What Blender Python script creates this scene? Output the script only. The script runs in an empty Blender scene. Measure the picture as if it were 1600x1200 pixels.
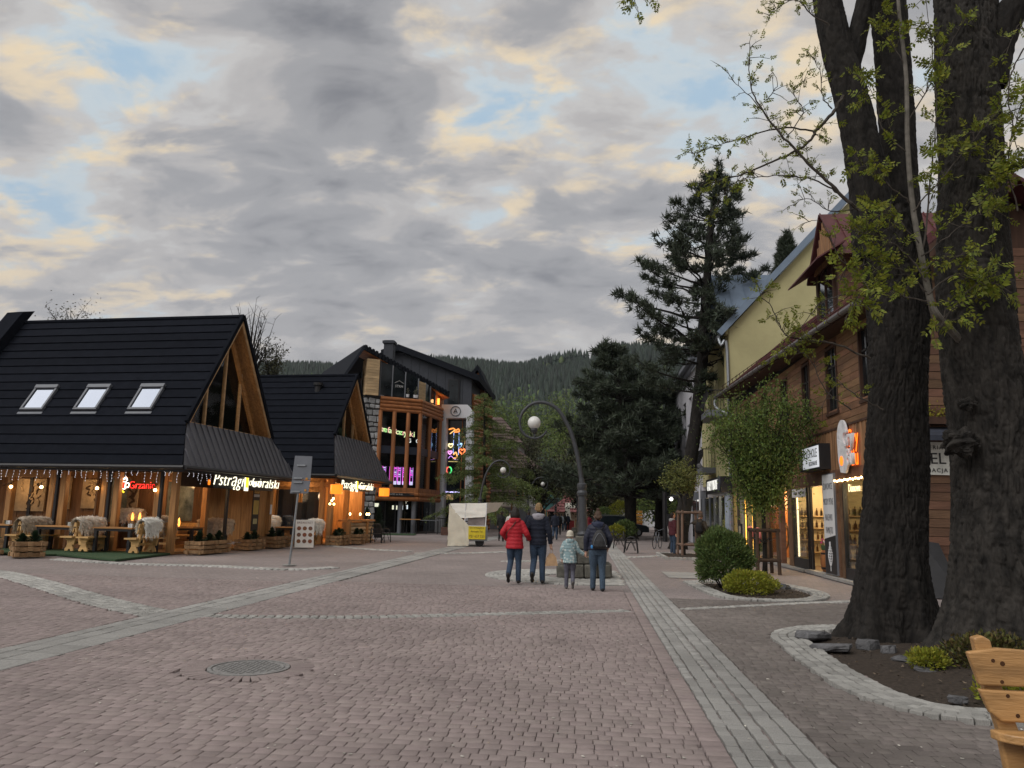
import bpy, math, random
import numpy as np
from mathutils import Vector, Matrix
random.seed(7); rng = np.random.default_rng(7)
S = bpy.context.scene; COL = S.collection
# ---------------------------------------------------------------- camera
FPX, CH = 1200.0, 1.6
_r, _p, _y = math.radians(1.26), math.radians(9.57), math.radians(5.6)
CF = Vector((-math.sin(_y)*math.cos(_p), math.cos(_y)*math.cos(_p), math.sin(_p)))
_R0 = CF.cross(Vector((0, 0, 1))).normalized(); _U0 = _R0.cross(CF)
CR = _R0*math.cos(_r) + _U0*math.sin(_r); CU = _U0*math.cos(_r) - _R0*math.sin(_r)
CP = Vector((0, 0, CH))
cam_d = bpy.data.cameras.new('camera'); cam = bpy.data.objects.new('camera', cam_d); COL.objects.link(cam)
cam.matrix_world = Matrix(((CR.x, CU.x, -CF.x, CP.x), (CR.y, CU.y, -CF.y, CP.y), (CR.z, CU.z, -CF.z, CP.z), (0, 0, 0, 1)))
cam_d.sensor_width = 36.0; cam_d.lens = 36.0*FPX/1600.0; cam_d.clip_start = 0.1; cam_d.clip_end = 6000
S.camera = cam
def ray(u, v): return CF + CR*((u-800)/FPX) + CU*((600-v)/FPX)
def PG(u, v, z=0.0):                       # point of the photograph on the level z
    d = ray(u, v); return CP + d*((z-CH)/d.z)
def PY(u, v, y): d = ray(u, v); return CP + d*(y/d.y)     # ... on the plane y
def PX(u, v, x): d = ray(u, v); return CP + d*(x/d.x)     # ... on the plane x
# ---------------------------------------------------------------- sky, sun, exposure
SUN_EL, SUN_AZ = math.radians(48), math.radians(-138)      # azimuth from +Y towards +X
W = bpy.data.worlds.new('World'); S.world = W; W.use_nodes = True
def world_nodes():
    nt = W.node_tree; N = nt.nodes; L = nt.links
    for n in list(N): N.remove(n)
    out = N.new('ShaderNodeOutputWorld'); bg = N.new('ShaderNodeBackground'); L.new(bg.outputs[0], out.inputs[0])
    bg.inputs[1].default_value = 0.07
    def m(op, a, b=None, c=None, clamp=False):
        n = N.new('ShaderNodeMath'); n.operation = op; n.use_clamp = clamp
        for i, x in enumerate((a, b, c)):
            if x is None: continue
            if isinstance(x, (int, float)): n.inputs[i].default_value = x
            else: L.new(x, n.inputs[i])
        return n.outputs[0]
    def vm(op, a, b):
        n = N.new('ShaderNodeVectorMath'); n.operation = op
        for i, x in enumerate((a, b)):
            if isinstance(x, (tuple, Vector)): n.inputs[i].default_value = x
            else: L.new(x, n.inputs[i])
        return n
    tc = N.new('ShaderNodeTexCoord'); D = tc.outputs['Generated']
    sx = N.new('ShaderNodeSeparateXYZ'); L.new(D, sx.inputs[0])
    zz = m('ADD', m('MAXIMUM', sx.outputs[2], 0.0), 0.27)
    cx = N.new('ShaderNodeCombineXYZ')
    L.new(m('DIVIDE', sx.outputs[0], zz), cx.inputs[0]); L.new(m('DIVIDE', sx.outputs[1], zz), cx.inputs[1])
    mp = N.new('ShaderNodeMapping'); mp.inputs['Rotation'].default_value = (0, 0, math.radians(-28)); mp.inputs['Scale'].default_value = (1.0, 1.5, 1)
    mp.inputs['Location'].default_value = (3.1, 1.7, 0)
    L.new(cx.outputs[0], mp.inputs[0])
    def noise(vec, sc, det, ro, dist, w=0.0):
        n = N.new('ShaderNodeTexNoise'); n.noise_dimensions = '4D'; L.new(vec, n.inputs['Vector'])
        n.inputs['Scale'].default_value = sc; n.inputs['Detail'].default_value = det
        n.inputs['Roughness'].default_value = ro; n.inputs['Distortion'].default_value = dist; n.inputs['W'].default_value = w
        return n.outputs['Fac']
    n1 = noise(mp.outputs[0], 2.1, 5, .48, .35, 1.3)
    n2 = noise(mp.outputs[0], 5.0, 9, .55, .4, 4.0)
    n3 = noise(mp.outputs[0], 7.5, 8, .56, .3, 9.0)
    dens = m('ADD', m('ADD', m('MULTIPLY', n1, .46), m('MULTIPLY', n2, .72)), -.025)
    # the big cloud masses and the blue rifts between them, as directions in the sky
    for (u, v, k, a) in ((520, 160, 130, .15), (350, 250, 160, .05), (700, 20, 160, .07), (1000, 20, 160, .05), (600, 430, 60, .05), (1000, 430, 60, .045), (150, 440, 90, .03), (1330, 420, 60, .03),
                         (20, 340, 260, -.08), (180, 335, 300, -.08), (330, 318, 300, -.09), (480, 305, 300, -.08), (640, 262, 300, -.10), (790, 215, 300, -.09), (700, 100, 300, -.10), (930, 130, 300, -.10), (1050, 90, 200, -.06),
                         (1190, 190, 120, -.09), (1080, 270, 200, -.06), (900, 310, 260, -.06), (330, 80, 300, -.09), (200, 170, 300, -.06), (60, 60, 160, -.04), (1290, 60, 120, -.04)):
        d = ray(u, v).normalized()
        dens = m('ADD', dens, m('MULTIPLY', m('EXPONENT', m('MULTIPLY', m('SUBTRACT', vm('DOT_PRODUCT', D, d).outputs['Value'], 1.0), float(k))), a*(.86 if a < 0 else 1.15)))
    def ramp(fac, stops, interp='EASE'):
        n = N.new('ShaderNodeValToRGB'); e = n.color_ramp; e.interpolation = interp
        while len(e.elements) < len(stops): e.elements.new(.5)
        for el, (p, c) in zip(e.elements, stops): el.position = p; el.color = (*c, 1)
        L.new(fac, n.inputs[0]); return n.outputs[0]
    def mix(f, a, b):
        n = N.new('ShaderNodeMix'); n.data_type = 'RGBA'
        if isinstance(f, float): n.inputs[0].default_value = f
        else: L.new(f, n.inputs[0])
        L.new(a, n.inputs[6]); L.new(b, n.inputs[7]); return n.outputs[2]
    base = ramp(dens, ((.36, (.40, .54, .67)), (.45, (.56, .63, .67)), (.51, (.56, .545, .53)), (.57, (.475, .457, .445)), (.65, (.355, .352, .357)), (.80, (.21, .212, .225))), 'EASE')
    # low sun catching the thin clouds beside the rifts
    thin = ramp(dens, ((.38, (0, 0, 0)), (.46, (1, 1, 1)), (.54, (.8, .8, .8)), (.62, (0, 0, 0))))
    glow = m('MULTIPLY', m('MULTIPLY', thin, ramp(n3, ((.48, (0, 0, 0)), (.64, (1, 1, 1))))), .9)
    gc = N.new('ShaderNodeRGB'); gc.outputs[0].default_value = (.86, .69, .45, 1); cl = mix(glow, base, gc.outputs[0])
    # towards the horizon the deck closes to an even pale grey, peach near the skyline
    hz = m('POWER', m('SUBTRACT', 1.0, m('MAXIMUM', sx.outputs[2], 0.0), clamp=True), 4.2)
    low = ramp(m('MAXIMUM', sx.outputs[2], 0.0), ((.0, (.50, .43, .39)), (.12, (.50, .445, .41)), (.2, (.43, .415, .42)), (.4, (.39, .40, .43))))
    c = mix(m('MULTIPLY', hz, .95, clamp=True), cl, low)
    sc = N.new('ShaderNodeVectorMath'); sc.operation = 'SCALE'; L.new(c, sc.inputs[0]); sc.inputs['Scale'].default_value = 10.0
    sky = N.new('ShaderNodeTexSky'); sky.sky_type = 'NISHITA'; sky.sun_disc = False
    sky.sun_elevation = SUN_EL; sky.sun_rotation = SUN_AZ
    L.new(mix(.93, sky.outputs[0], sc.outputs[0]), bg.inputs[0])
world_nodes()
sun_d = bpy.data.lights.new('sun', 'SUN'); sun_d.energy = 1.5; sun_d.angle = math.radians(55); sun_d.color = (1, .97, .94)
sun = bpy.data.objects.new('sun', sun_d); COL.objects.link(sun)
_sd = Vector((math.sin(SUN_AZ)*math.cos(SUN_EL), math.cos(SUN_AZ)*math.cos(SUN_EL), math.sin(SUN_EL)))
sun.rotation_euler = _sd.to_track_quat('Z', 'Y').to_euler()
VS = S.view_settings; VS.view_transform = 'Standard'; VS.look = 'None'; VS.gamma = 1; VS.use_curve_mapping = False
VS.exposure = 0.62
S.cycles.max_bounces = 6; S.cycles.transparent_max_bounces = 12; S.cycles.diffuse_bounces = 3; S.cycles.sample_clamp_indirect = 4.0
S.cycles.use_denoising = True
# ---------------------------------------------------------------- helpers
MW = {}                                    # world matrix of every thing and part made so far
def link(o): COL.objects.link(o); return o
def props(o, label=None, cat=None, group=None, kind=None):
    if label: o['label'] = label
    if cat: o['category'] = cat
    if group: o['group'] = group
    if kind: o['kind'] = kind
    return o
def thing(name, label, cat, loc=(0, 0, 0), rz=0.0, group=None):
    o = link(bpy.data.objects.new(name, None)); o.location = loc; o.rotation_euler = (0, 0, rz)
    o.empty_display_size = .2
    MW[o.name] = Matrix.Translation(Vector(loc)) @ Matrix.Rotation(rz, 4, 'Z')
    return props(o, label, cat, group)
def np_mesh(name, V, Fs, smooth=False, mats=None, midx=None):
    """mesh from arrays: V (n,3), Fs list of (m,k) index arrays (k may differ)"""
    me = bpy.data.meshes.new(name); V = np.asarray(V, 'f4').reshape(-1, 3)
    Fs = [np.asarray(f, 'i4') for f in Fs if len(f)]
    me.vertices.add(len(V)); me.vertices.foreach_set('co', V.ravel())
    tot = np.concatenate([np.full(len(f), f.shape[1], 'i4') for f in Fs]); idx = np.concatenate([f.ravel() for f in Fs])
    me.loops.add(len(idx)); me.loops.foreach_set('vertex_index', idx)
    st = np.concatenate(([0], np.cumsum(tot)[:-1])).astype('i4')
    me.polygons.add(len(tot)); me.polygons.foreach_set('loop_start', st); me.polygons.foreach_set('loop_total', tot)
    if smooth: me.polygons.foreach_set('use_smooth', np.ones(len(tot), bool))
    if mats:
        for mm in mats: me.materials.append(mm)
    if midx is not None: me.polygons.foreach_set('material_index', np.asarray(midx, 'i4'))
    me.update(calc_edges=True); me.validate(); return me
def obj(name, me, parent=None, mat=None, loc=None, rot=None, scale=None, **pr):
    o = link(bpy.data.objects.new(name, me))
    if mat is not None and not me.materials: me.materials.append(mat)
    if parent is not None: o.parent = parent
    if loc is not None: o.location = loc
    if rot is not None: o.rotation_euler = rot
    if scale is not None: o.scale = scale
    if loc is None and rot is None and scale is None: MW[o.name] = MW.get(parent.name, Matrix()) if parent is not None else Matrix()
    return props(o, **pr)
def copy_tree(o, parent=None):
    c = o.copy(); link(c)
    if parent is not None: c.parent = parent
    for ch in list(o.children): copy_tree(ch, c)
    return c
def rotz(a): return Matrix.Rotation(a, 3, 'Z')
class MB:
    def __init__(s): s.v = []; s.f = []; s.mi = []; s.m = 0
    def add(s, vs, fs):
        n = len(s.v); s.v += [tuple(x) for x in vs]; s.f += [tuple(i+n for i in f) for f in fs]; s.mi += [s.m]*len(fs); return s
    def box(s, c, d, R=None):
        c = Vector(c); x, y, z = d[0]/2, d[1]/2, d[2]/2
        P = [Vector((i*x, j*y, k*z)) for k in (-1, 1) for j in (-1, 1) for i in (-1, 1)]
        if R is not None: P = [R @ p for p in P]
        return s.add([p+c for p in P], [(0, 2, 3, 1), (4, 5, 7, 6), (0, 1, 5, 4), (2, 6, 7, 3), (0, 4, 6, 2), (1, 3, 7, 5)])
    def bb(s, x0, x1, y0, y1, z0, z1): return s.box(((x0+x1)/2, (y0+y1)/2, (z0+z1)/2), (x1-x0, y1-y0, z1-z0))
    def beam(s, a, b, w, h, up=(0, 0, 1)):             # box from a to b, width w (sideways), height h (along up)
        a, b = Vector(a), Vector(b); d = b-a; L = d.length
        if L < 1e-6: return s
        d.normalize(); u = Vector(up); sd = d.cross(u)
        if sd.length < 1e-4: u = Vector((1, 0, 0)); sd = d.cross(u)
        sd.normalize(); u = sd.cross(d)
        return s.box((a+b)/2, (L, w, h), Matrix((d, -sd, u)).transposed())
    def prism(s, pts, d):
        pts = [Vector(p) for p in pts]; d = Vector(d); n = len(pts)
        return s.add(pts+[p+d for p in pts], [tuple(range(n-1, -1, -1)), tuple(range(n, 2*n))]+[(i, (i+1) % n, n+(i+1) % n, n+i) for i in range(n)])
    def quad(s, *p): return s.add(p, [tuple(range(len(p)))])
    def tube(s, pts, r, n=8, cap=True):
        pts = [Vector(p) for p in pts]; k = len(pts); rs = [r]*k if isinstance(r, (int, float)) else list(r)
        t0 = (pts[1]-pts[0]).normalized(); x = t0.orthogonal().normalized(); V = []
        for i, p in enumerate(pts):
            t = (pts[min(i+1, k-1)]-pts[max(i-1, 0)])
            t = t.normalized() if t.length > 1e-9 else t0
            x = (x-t*x.dot(t)); x = x.normalized() if x.length > 1e-6 else t.orthogonal().normalized(); y = t.cross(x)
            ri = rs[i]; rx, ry = ri if isinstance(ri, tuple) else (ri, ri)
            V += [p+x*(rx*math.cos(2*math.pi*j/n))+y*(ry*math.sin(2*math.pi*j/n)) for j in range(n)]
        Fq = [(i*n+j, i*n+(j+1) % n, (i+1)*n+(j+1) % n, (i+1)*n+j) for i in range(k-1) for j in range(n)]
        if cap: Fq += [tuple(range(n-1, -1, -1)), tuple((k-1)*n+j for j in range(n))]
        return s.add(V, Fq)
    def lathe(s, prof, n=20, o=(0, 0, 0), R=None):
        o = Vector(o); V = []
        for r, z in prof:
            for j in range(n):
                p = Vector((r*math.cos(2*math.pi*j/n), r*math.sin(2*math.pi*j/n), z)); V.append(o+(R @ p if R is not None else p))
        k = len(prof)
        Fq = [(i*n+j, i*n+(j+1) % n, (i+1)*n+(j+1) % n, (i+1)*n+j) for i in range(k-1) for j in range(n)]
        Fq += [tuple(range(n-1, -1, -1)), tuple((k-1)*n+j for j in range(n))]
        return s.add(V, Fq)
    def ball(s, c, r, n=12, m=8):
        c = Vector(c); r = r if isinstance(r, tuple) else (r, r, r); V = [c+Vector((0, 0, -r[2]))]
        for i in range(1, m):
            a = math.pi*i/m-math.pi/2
            V += [c+Vector((r[0]*math.cos(a)*math.cos(2*math.pi*j/n), r[1]*math.cos(a)*math.sin(2*math.pi*j/n), r[2]*math.sin(a))) for j in range(n)]
        V.append(c+Vector((0, 0, r[2]))); Fq = []
        for j in range(n): Fq.append((0, 1+(j+1) % n, 1+j))
        for i in range(m-2):
            for j in range(n): Fq.append((1+i*n+j, 1+i*n+(j+1) % n, 1+(i+1)*n+(j+1) % n, 1+(i+1)*n+j))
        e = len(V)-1; b = 1+(m-2)*n
        for j in range(n): Fq.append((b+j, b+(j+1) % n, e))
        return s.add(V, Fq)
    def mesh(s, name, mat=None, smooth=False):
        me = bpy.data.meshes.new(name); me.from_pydata(s.v, [], s.f)
        if mat is not None:
            for m_ in (mat if isinstance(mat, (list, tuple)) else [mat]): me.materials.append(m_)
        if len(set(s.mi)) > 1: me.polygons.foreach_set('material_index', s.mi)
        if smooth: me.polygons.foreach_set('use_smooth', [True]*len(s.f))
        me.update(); return me
    def build(s, name, mat=None, parent=None, smooth=False, world=False, **pr):
        if world and parent is not None:
            I = MW[parent.name].inverted(); s.v = [tuple(I @ Vector(p)) for p in s.v]
        return obj(name, s.mesh(name, mat, smooth), parent, **pr)
def bev(o, w, seg=2):
    b = o.modifiers.new('bevel', 'BEVEL'); b.width = w; b.segments = seg; b.limit_method = 'ANGLE'; return o
def catmull(P, n=8):
    P = [Vector(p) for p in P]; Q = [P[0]]+P+[P[-1]]; out = []
    for i in range(1, len(Q)-2):
        a, b, c, d = Q[i-1:i+3]
        for k in range(n):
            t = k/n; out.append(.5*((2*b)+(c-a)*t+(2*a-5*b+4*c-d)*t*t+(3*b-a-3*c+d)*t**3))
    out.append(P[-1]); return out
def bake(o):                                # replace the mesh by what its modifiers make
    dg = bpy.context.evaluated_depsgraph_get(); me = bpy.data.meshes.new_from_object(o.evaluated_get(dg)); o.modifiers.clear(); o.data = me; return o
# ---------------------------------------------------------------- materials
def M(name, col, rough=.75, var=.18, scale=5, bump=0.0, bscale=60, metal=0.0, piece=0.0, stretch=(1, 1, 1), spec=.3, col2=None, trans=0.0, hue=0.0, coat=0.0, detail=5, stain=0.0):
    m = bpy.data.materials.new(name); m.use_nodes = True; nt = m.node_tree; N = nt.nodes; L = nt.links; b = N['Principled BSDF']
    b.inputs['Roughness'].default_value = rough; b.inputs['Metallic'].default_value = metal; b.inputs['Specular IOR Level'].default_value = spec
    b.inputs['Coat Weight'].default_value = coat
    tc = N.new('ShaderNodeTexCoord'); oi = N.new('ShaderNodeObjectInfo'); ge = N.new('ShaderNodeNewGeometry')
    ra = N.new('ShaderNodeMath'); ra.operation = 'ADD'; L.new(oi.outputs['Random'], ra.inputs[0]); L.new(ge.outputs['Random Per Island'], ra.inputs[1])
    fr = N.new('ShaderNodeMath'); fr.operation = 'FRACT'; L.new(ra.outputs[0], fr.inputs[0])
    sc = N.new('ShaderNodeVectorMath'); sc.operation = 'MULTIPLY_ADD'; L.new(tc.outputs['Object'], sc.inputs[0]); sc.inputs[1].default_value = stretch
    cb = N.new('ShaderNodeMath'); cb.operation = 'MULTIPLY'; cb.inputs[1].default_value = 37.0; L.new(ra.outputs[0] if piece else oi.outputs['Random'], cb.inputs[0]); L.new(cb.outputs[0], sc.inputs[2])
    no = N.new('ShaderNodeTexNoise'); L.new(sc.outputs[0], no.inputs['Vector']); no.inputs['Scale'].default_value = scale; no.inputs['Detail'].default_value = detail; no.inputs['Roughness'].default_value = .6
    rp = N.new('ShaderNodeValToRGB'); L.new(no.outputs['Fac'], rp.inputs[0]); e = rp.color_ramp.elements
    c1 = [x*(1-var) for x in col]; c2 = list(col2) if col2 else [min(1, x*(1+var)) for x in col]
    e[0].position = .32; e[0].color = (*c1, 1); e[1].position = .68; e[1].color = (*c2, 1)
    last = rp.outputs[0]
    if piece or hue:
        hs = N.new('ShaderNodeHueSaturation'); L.new(last, hs.inputs['Color'])
        mr = N.new('ShaderNodeMapRange'); L.new(fr.outputs[0], mr.inputs[0]); mr.inputs[3].default_value = 1-piece; mr.inputs[4].default_value = 1+piece
        L.new(mr.outputs[0], hs.inputs['Value'])
        if hue:
            f2 = N.new('ShaderNodeMath'); f2.operation = 'MULTIPLY'; f2.inputs[1].default_value = 7.31; L.new(fr.outputs[0], f2.inputs[0])
            f3 = N.new('ShaderNodeMath'); f3.operation = 'FRACT'; L.new(f2.outputs[0], f3.inputs[0])
            mh = N.new('ShaderNodeMapRange'); L.new(f3.outputs[0], mh.inputs[0]); mh.inputs[3].default_value = .5-hue; mh.inputs[4].default_value = .5+hue; L.new(mh.outputs[0], hs.inputs['Hue'])
        last = hs.outputs[0]
    if stain:                              # worn and soiled areas that run across the single stones
        v1 = None
        for sc_, lo, hi, a0, a1 in ((.42, .35, .65, 1-stain, 1+stain*.4), (1.9, .30, .46, 1-stain*.9, 1.0)):
            n3 = N.new('ShaderNodeTexNoise'); n3.inputs['Scale'].default_value = sc_; n3.inputs['Detail'].default_value = 6; L.new(ge.outputs['Position'], n3.inputs['Vector'])
            m3 = N.new('ShaderNodeMapRange'); L.new(n3.outputs['Fac'], m3.inputs[0]); m3.inputs[1].default_value = lo; m3.inputs[2].default_value = hi; m3.inputs[3].default_value = a0; m3.inputs[4].default_value = a1
            if v1 is None: v1 = m3.outputs[0]
            else: q3 = N.new('ShaderNodeMath'); q3.operation = 'MULTIPLY'; L.new(v1, q3.inputs[0]); L.new(m3.outputs[0], q3.inputs[1]); v1 = q3.outputs[0]
        h3 = N.new('ShaderNodeHueSaturation'); L.new(last, h3.inputs['Color']); L.new(v1, h3.inputs['Value']); last = h3.outputs[0]
    L.new(last, b.inputs['Base Color'])
    if bump:
        n2 = N.new('ShaderNodeTexNoise'); L.new(sc.outputs[0], n2.inputs['Vector']); n2.inputs['Scale'].default_value = bscale; n2.inputs['Detail'].default_value = 4
        bp = N.new('ShaderNodeBump'); bp.inputs['Strength'].default_value = bump; bp.inputs['Distance'].default_value = .02; L.new(n2.outputs['Fac'], bp.inputs['Height']); L.new(bp.outputs[0], b.inputs['Normal'])
    if trans:
        tr = N.new('ShaderNodeBsdfTranslucent'); L.new(last, tr.inputs[0]); mx = N.new('ShaderNodeMixShader'); mx.inputs[0].default_value = trans
        L.new(b.outputs[0], mx.inputs[1]); L.new(tr.outputs[0], mx.inputs[2]); L.new(mx.outputs[0], N['Material Output'].inputs[0])
    return m
def EM(name, col, s):
    m = bpy.data.materials.new(name); m.use_nodes = True; b = m.node_tree.nodes['Principled BSDF']
    b.inputs['Base Color'].default_value = (*[min(1, c) for c in col], 1); b.inputs['Emission Color'].default_value = (*col, 1); b.inputs['Emission Strength'].default_value = s; b.inputs['Roughness'].default_value = .4
    return m
def GL(name, tint=(.8, .85, .85), refl=.12, rough=.03):
    m = bpy.data.materials.new(name); m.use_nodes = True; nt = m.node_tree; N = nt.nodes; L = nt.links
    for n in list(N):
        if n.type == 'BSDF_PRINCIPLED': N.remove(n)
    t = N.new('ShaderNodeBsdfTransparent'); t.inputs[0].default_value = (*tint, 1); g = N.new('ShaderNodeBsdfGlossy'); g.inputs['Roughness'].default_value = rough
    no = N.new('ShaderNodeTexNoise'); no.inputs['Scale'].default_value = .7; bp = N.new('ShaderNodeBump'); bp.inputs['Strength'].default_value = .05; L.new(no.outputs[0], bp.inputs['Height']); L.new(bp.outputs[0], g.inputs['Normal'])
    ge = N.new('ShaderNodeNewGeometry'); vd = N.new('ShaderNodeVectorMath'); vd.operation = 'DOT_PRODUCT'; L.new(ge.outputs['Normal'], vd.inputs[0]); L.new(ge.outputs['Incoming'], vd.inputs[1])
    def mm(op, x, y):
        q = N.new('ShaderNodeMath'); q.operation = op; q.use_clamp = op == 'SUBTRACT'
        for i, z in enumerate((x, y)):
            if isinstance(z, float): q.inputs[i].default_value = z
            elif z is not None: L.new(z, q.inputs[i])
        return q.outputs[0]
    a_ = mm('ADD', mm('MULTIPLY', mm('POWER', mm('SUBTRACT', 1.0, mm('ABSOLUTE', vd.outputs['Value'], None)), 5.0), 1.0-refl), refl)
    mx = N.new('ShaderNodeMixShader'); L.new(a_, mx.inputs[0]); L.new(t.outputs[0], mx.inputs[1]); L.new(g.outputs[0], mx.inputs[2]); L.new(mx.outputs[0], N['Material Output'].inputs[0])
    return m
def text(s, size, mat, parent, loc, rot, name='lettering', extrude=.004, shear=0.0, align='CENTER', bevel=0.0, sx=1.0, space=1.0, thin=0.0, **pr):
    c = bpy.data.curves.new(name, 'FONT'); c.body = s; c.size = size; c.extrude = extrude; c.shear = shear; c.align_x = align; c.align_y = 'CENTER'; c.bevel_depth = bevel; c.space_character = space; c.offset = thin
    c.resolution_u = 3
    t = bpy.data.objects.new('tmp', c); link(t); dg = bpy.context.evaluated_depsgraph_get(); me = bpy.data.meshes.new_from_object(t.evaluated_get(dg)); bpy.data.objects.remove(t); bpy.data.curves.remove(c)
    me.materials.clear(); me.materials.append(mat)
    return obj(name, me, parent, loc=loc, rot=rot, scale=(sx, 1, 1), **pr)
def lamp(name, loc, e, col=(1, .62, .3), size=.25, parent=None):
    l = bpy.data.lights.new(name, 'POINT'); l.energy = e; l.color = col; l.shadow_soft_size = size
    o = link(bpy.data.objects.new(name, l)); o.location = loc
    if parent is not None: o.parent = parent
    return o
PI = math.pi; R90 = PI/2
mt = dict(
 bedding=M('joint_sand', (.05, .047, .044), .95, .3, 30),
 paver=M('paver', (.262, .217, .208), .85, .10, 9, .5, 130, piece=.10, hue=.008, spec=.2, stain=.16),
 paverb=M('paver_brown', (.172, .152, .141), .85, .13, 9, .5, 130, piece=.12, hue=.008, spec=.2, stain=.2),
 slab=M('granite_slab', (.300, .295, .282), .85, .16, 14, .5, 150, piece=.12, spec=.2, stain=.2),
 cobble=M('granite_cobble', (.36, .355, .335), .8, .2, 26, .7, 90, piece=.22, stain=.15),
 cobbled=M('granite_cobble_dark', (.17, .17, .165), .85, .2, 26, .7, 90, piece=.25),
 stone=M('field_stone', (.10, .10, .105), .85, .35, 8, .8, 40, piece=.2),
 soil=M('soil', (.045, .034, .026), .95, .4, 25, 1, 90),
 iron=M('cast_iron', (.22, .215, .21), .65, .25, 20, .3, 120, metal=.2),
 roof=M('roof_metal', (.0085, .010, .0145), .8, .15, 3, .06, 60, spec=.03, piece=.10),
 seam=M('seam_metal', (.090, .090, .104), .5, .1, 3, spec=.25, piece=.06),
 blackm=M('black_metal', (.018, .018, .02), .45, .2, 5),
 timber=M('timber', (.34, .175, .065), .62, .3, 6, .3, 50, stretch=(2, 2, .18), piece=.12),
 timberx=M('timber_x', (.34, .175, .065), .62, .3, 6, .3, 50, stretch=(.18, 2, 2), piece=.12),
 timberp=M('timber_pale', (.42, .27, .14), .6, .25, 6, .3, 50, stretch=(.3, 1, 1), piece=.12),
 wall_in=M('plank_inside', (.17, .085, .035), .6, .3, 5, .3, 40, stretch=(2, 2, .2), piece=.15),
 crate=M('crate_wood', (.27, .165, .085), .8, .35, 9, .5, 60, stretch=(.4, 1, 1), piece=.22),
 bench=M('bench_wood', (.55, .34, .14), .55, .22, 7, .3, 50, stretch=(.3, 1.6, 1.6), piece=.10),
 carpet=M('green_carpet', (.040, .075, .036), .95, .2, 60, .6, 200),
 fleece=M('sheepskin', (.70, .61, .49), .95, .25, 14, .8, 60, col2=(.86, .82, .75)),
 glass=GL('glass', (.90, .92, .91), .03), glassd=GL('glass_dark', (.72, .74, .74), .02),
 grey=M('grey_paint', (.13, .14, .16), .5, .08, 4), galv=M('galvanised', (.26, .28, .30), .42, .12, 10, metal=.7),
 white=M('white_paint', (.62, .63, .65), .6, .06, 3), plaster=M('white_plaster', (.50, .50, .52), .9, .08, 2, .2, 80),
 grn=M('fir_green', (.022, .045, .022), .8, .35, 12, piece=.35, trans=.15),
 bark=M('bark', (.065, .052, .043), .95, .45, 9, 1.0, 34, stretch=(1, 1, .25)),
)
def leafm(name, col, var=.35, tr=.35, piece=.45, hue=.025): return M(name, col, .6, var, 3, piece=piece, trans=tr, hue=hue)
# ================================================================ GROUND
def poly_in(P, x, y):
    c = False; n = len(P); j = n-1
    for i in range(n):
        if (P[i][1] > y) != (P[j][1] > y) and x < (P[j][0]-P[i][0])*(y-P[i][1])/(P[j][1]-P[i][1])+P[i][0]: c = not c
        j = i
    return c
def d_line(L, x, y):
    best = 1e9
    for (ax, ay), (bx, by) in zip(L, L[1:]):
        dx, dy = bx-ax, by-ay; t = max(0, min(1, ((x-ax)*dx+(y-ay)*dy)/(dx*dx+dy*dy+1e-12)))
        best = min(best, math.hypot(x-ax-t*dx, y-ay-t*dy))
    return best
g2 = lambda *uv: [tuple(PG(u, v))[:2] for u, v in uv]
def sm(pts, n=6): return [tuple(p)[:2] for p in catmull([(*q, 0) for q in pts], n)]
XR0, XR1 = 1.0, 1.66            # granite strip on the right of the street
XL0, XL1 = -6.45, -5.62         # ... and on the left
BED = sm([(7.6, 12.75), (6.0, 12.75), (4.4, 12.75), (3.3, 12.45), (2.62, 11.6), (2.48, 10.4), (2.42, 9.0), (2.50, 7.8), (2.85, 7.1), (3.6, 6.9), (5.0, 6.95), (7.6, 7.0)])
BEDP = BED
BED2 = sm([(2.45, 20.2), (2.55, 18.0), (2.75, 16.6), (3.4, 16.0), (4.4, 16.2), (5.15, 17.3), (5.3, 18.6), (4.9, 20.2), (3.6, 20.9)], 6)
CB = sm(g2((-60, 888), (0, 895), (60, 910), (120, 928), (180, 944), (235, 956), (262, 960)))
T1 = sm(g2((318, 962), (420, 963.5), (560, 964), (700, 961), (840, 957.5), (978, 954)))
T2 = sm(g2((1066, 951), (1150, 947), (1250, 942), (1345, 938)))
LAMP0 = (-0.16, 21.05); DISC_R = 2.5
MAN = tuple(PG(389, 1043))[:2]
PIT = (3.6, 4.9, 28.6, 35.5)
def zone(x, y):
    if XR0 < x < XR1 or XL0 < x < XL1: return 1
    if math.hypot(x-MAN[0], y-MAN[1]) < .66: return 2
    if x < XL0 and y < 20 and d_line(CB, x, y) < .36: return 3
    if XL1 < x < XR0 and d_line(T1, x, y) < .17: return 4
    if x > XR1 and d_line(T2, x, y) < .15: return 4
    if x > 2.2 and 6.7 < y < 13 and (poly_in(BED, x, y) or (x > 5 and 6.95 < y < 12.75)): return 5
    if x > 2.2 and 15.8 < y < 21 and poly_in(BED2, x, y): return 6
    if x < XR0 and math.hypot(x-LAMP0[0], y-LAMP0[1]) < DISC_R: return 7
    return 0
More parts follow.
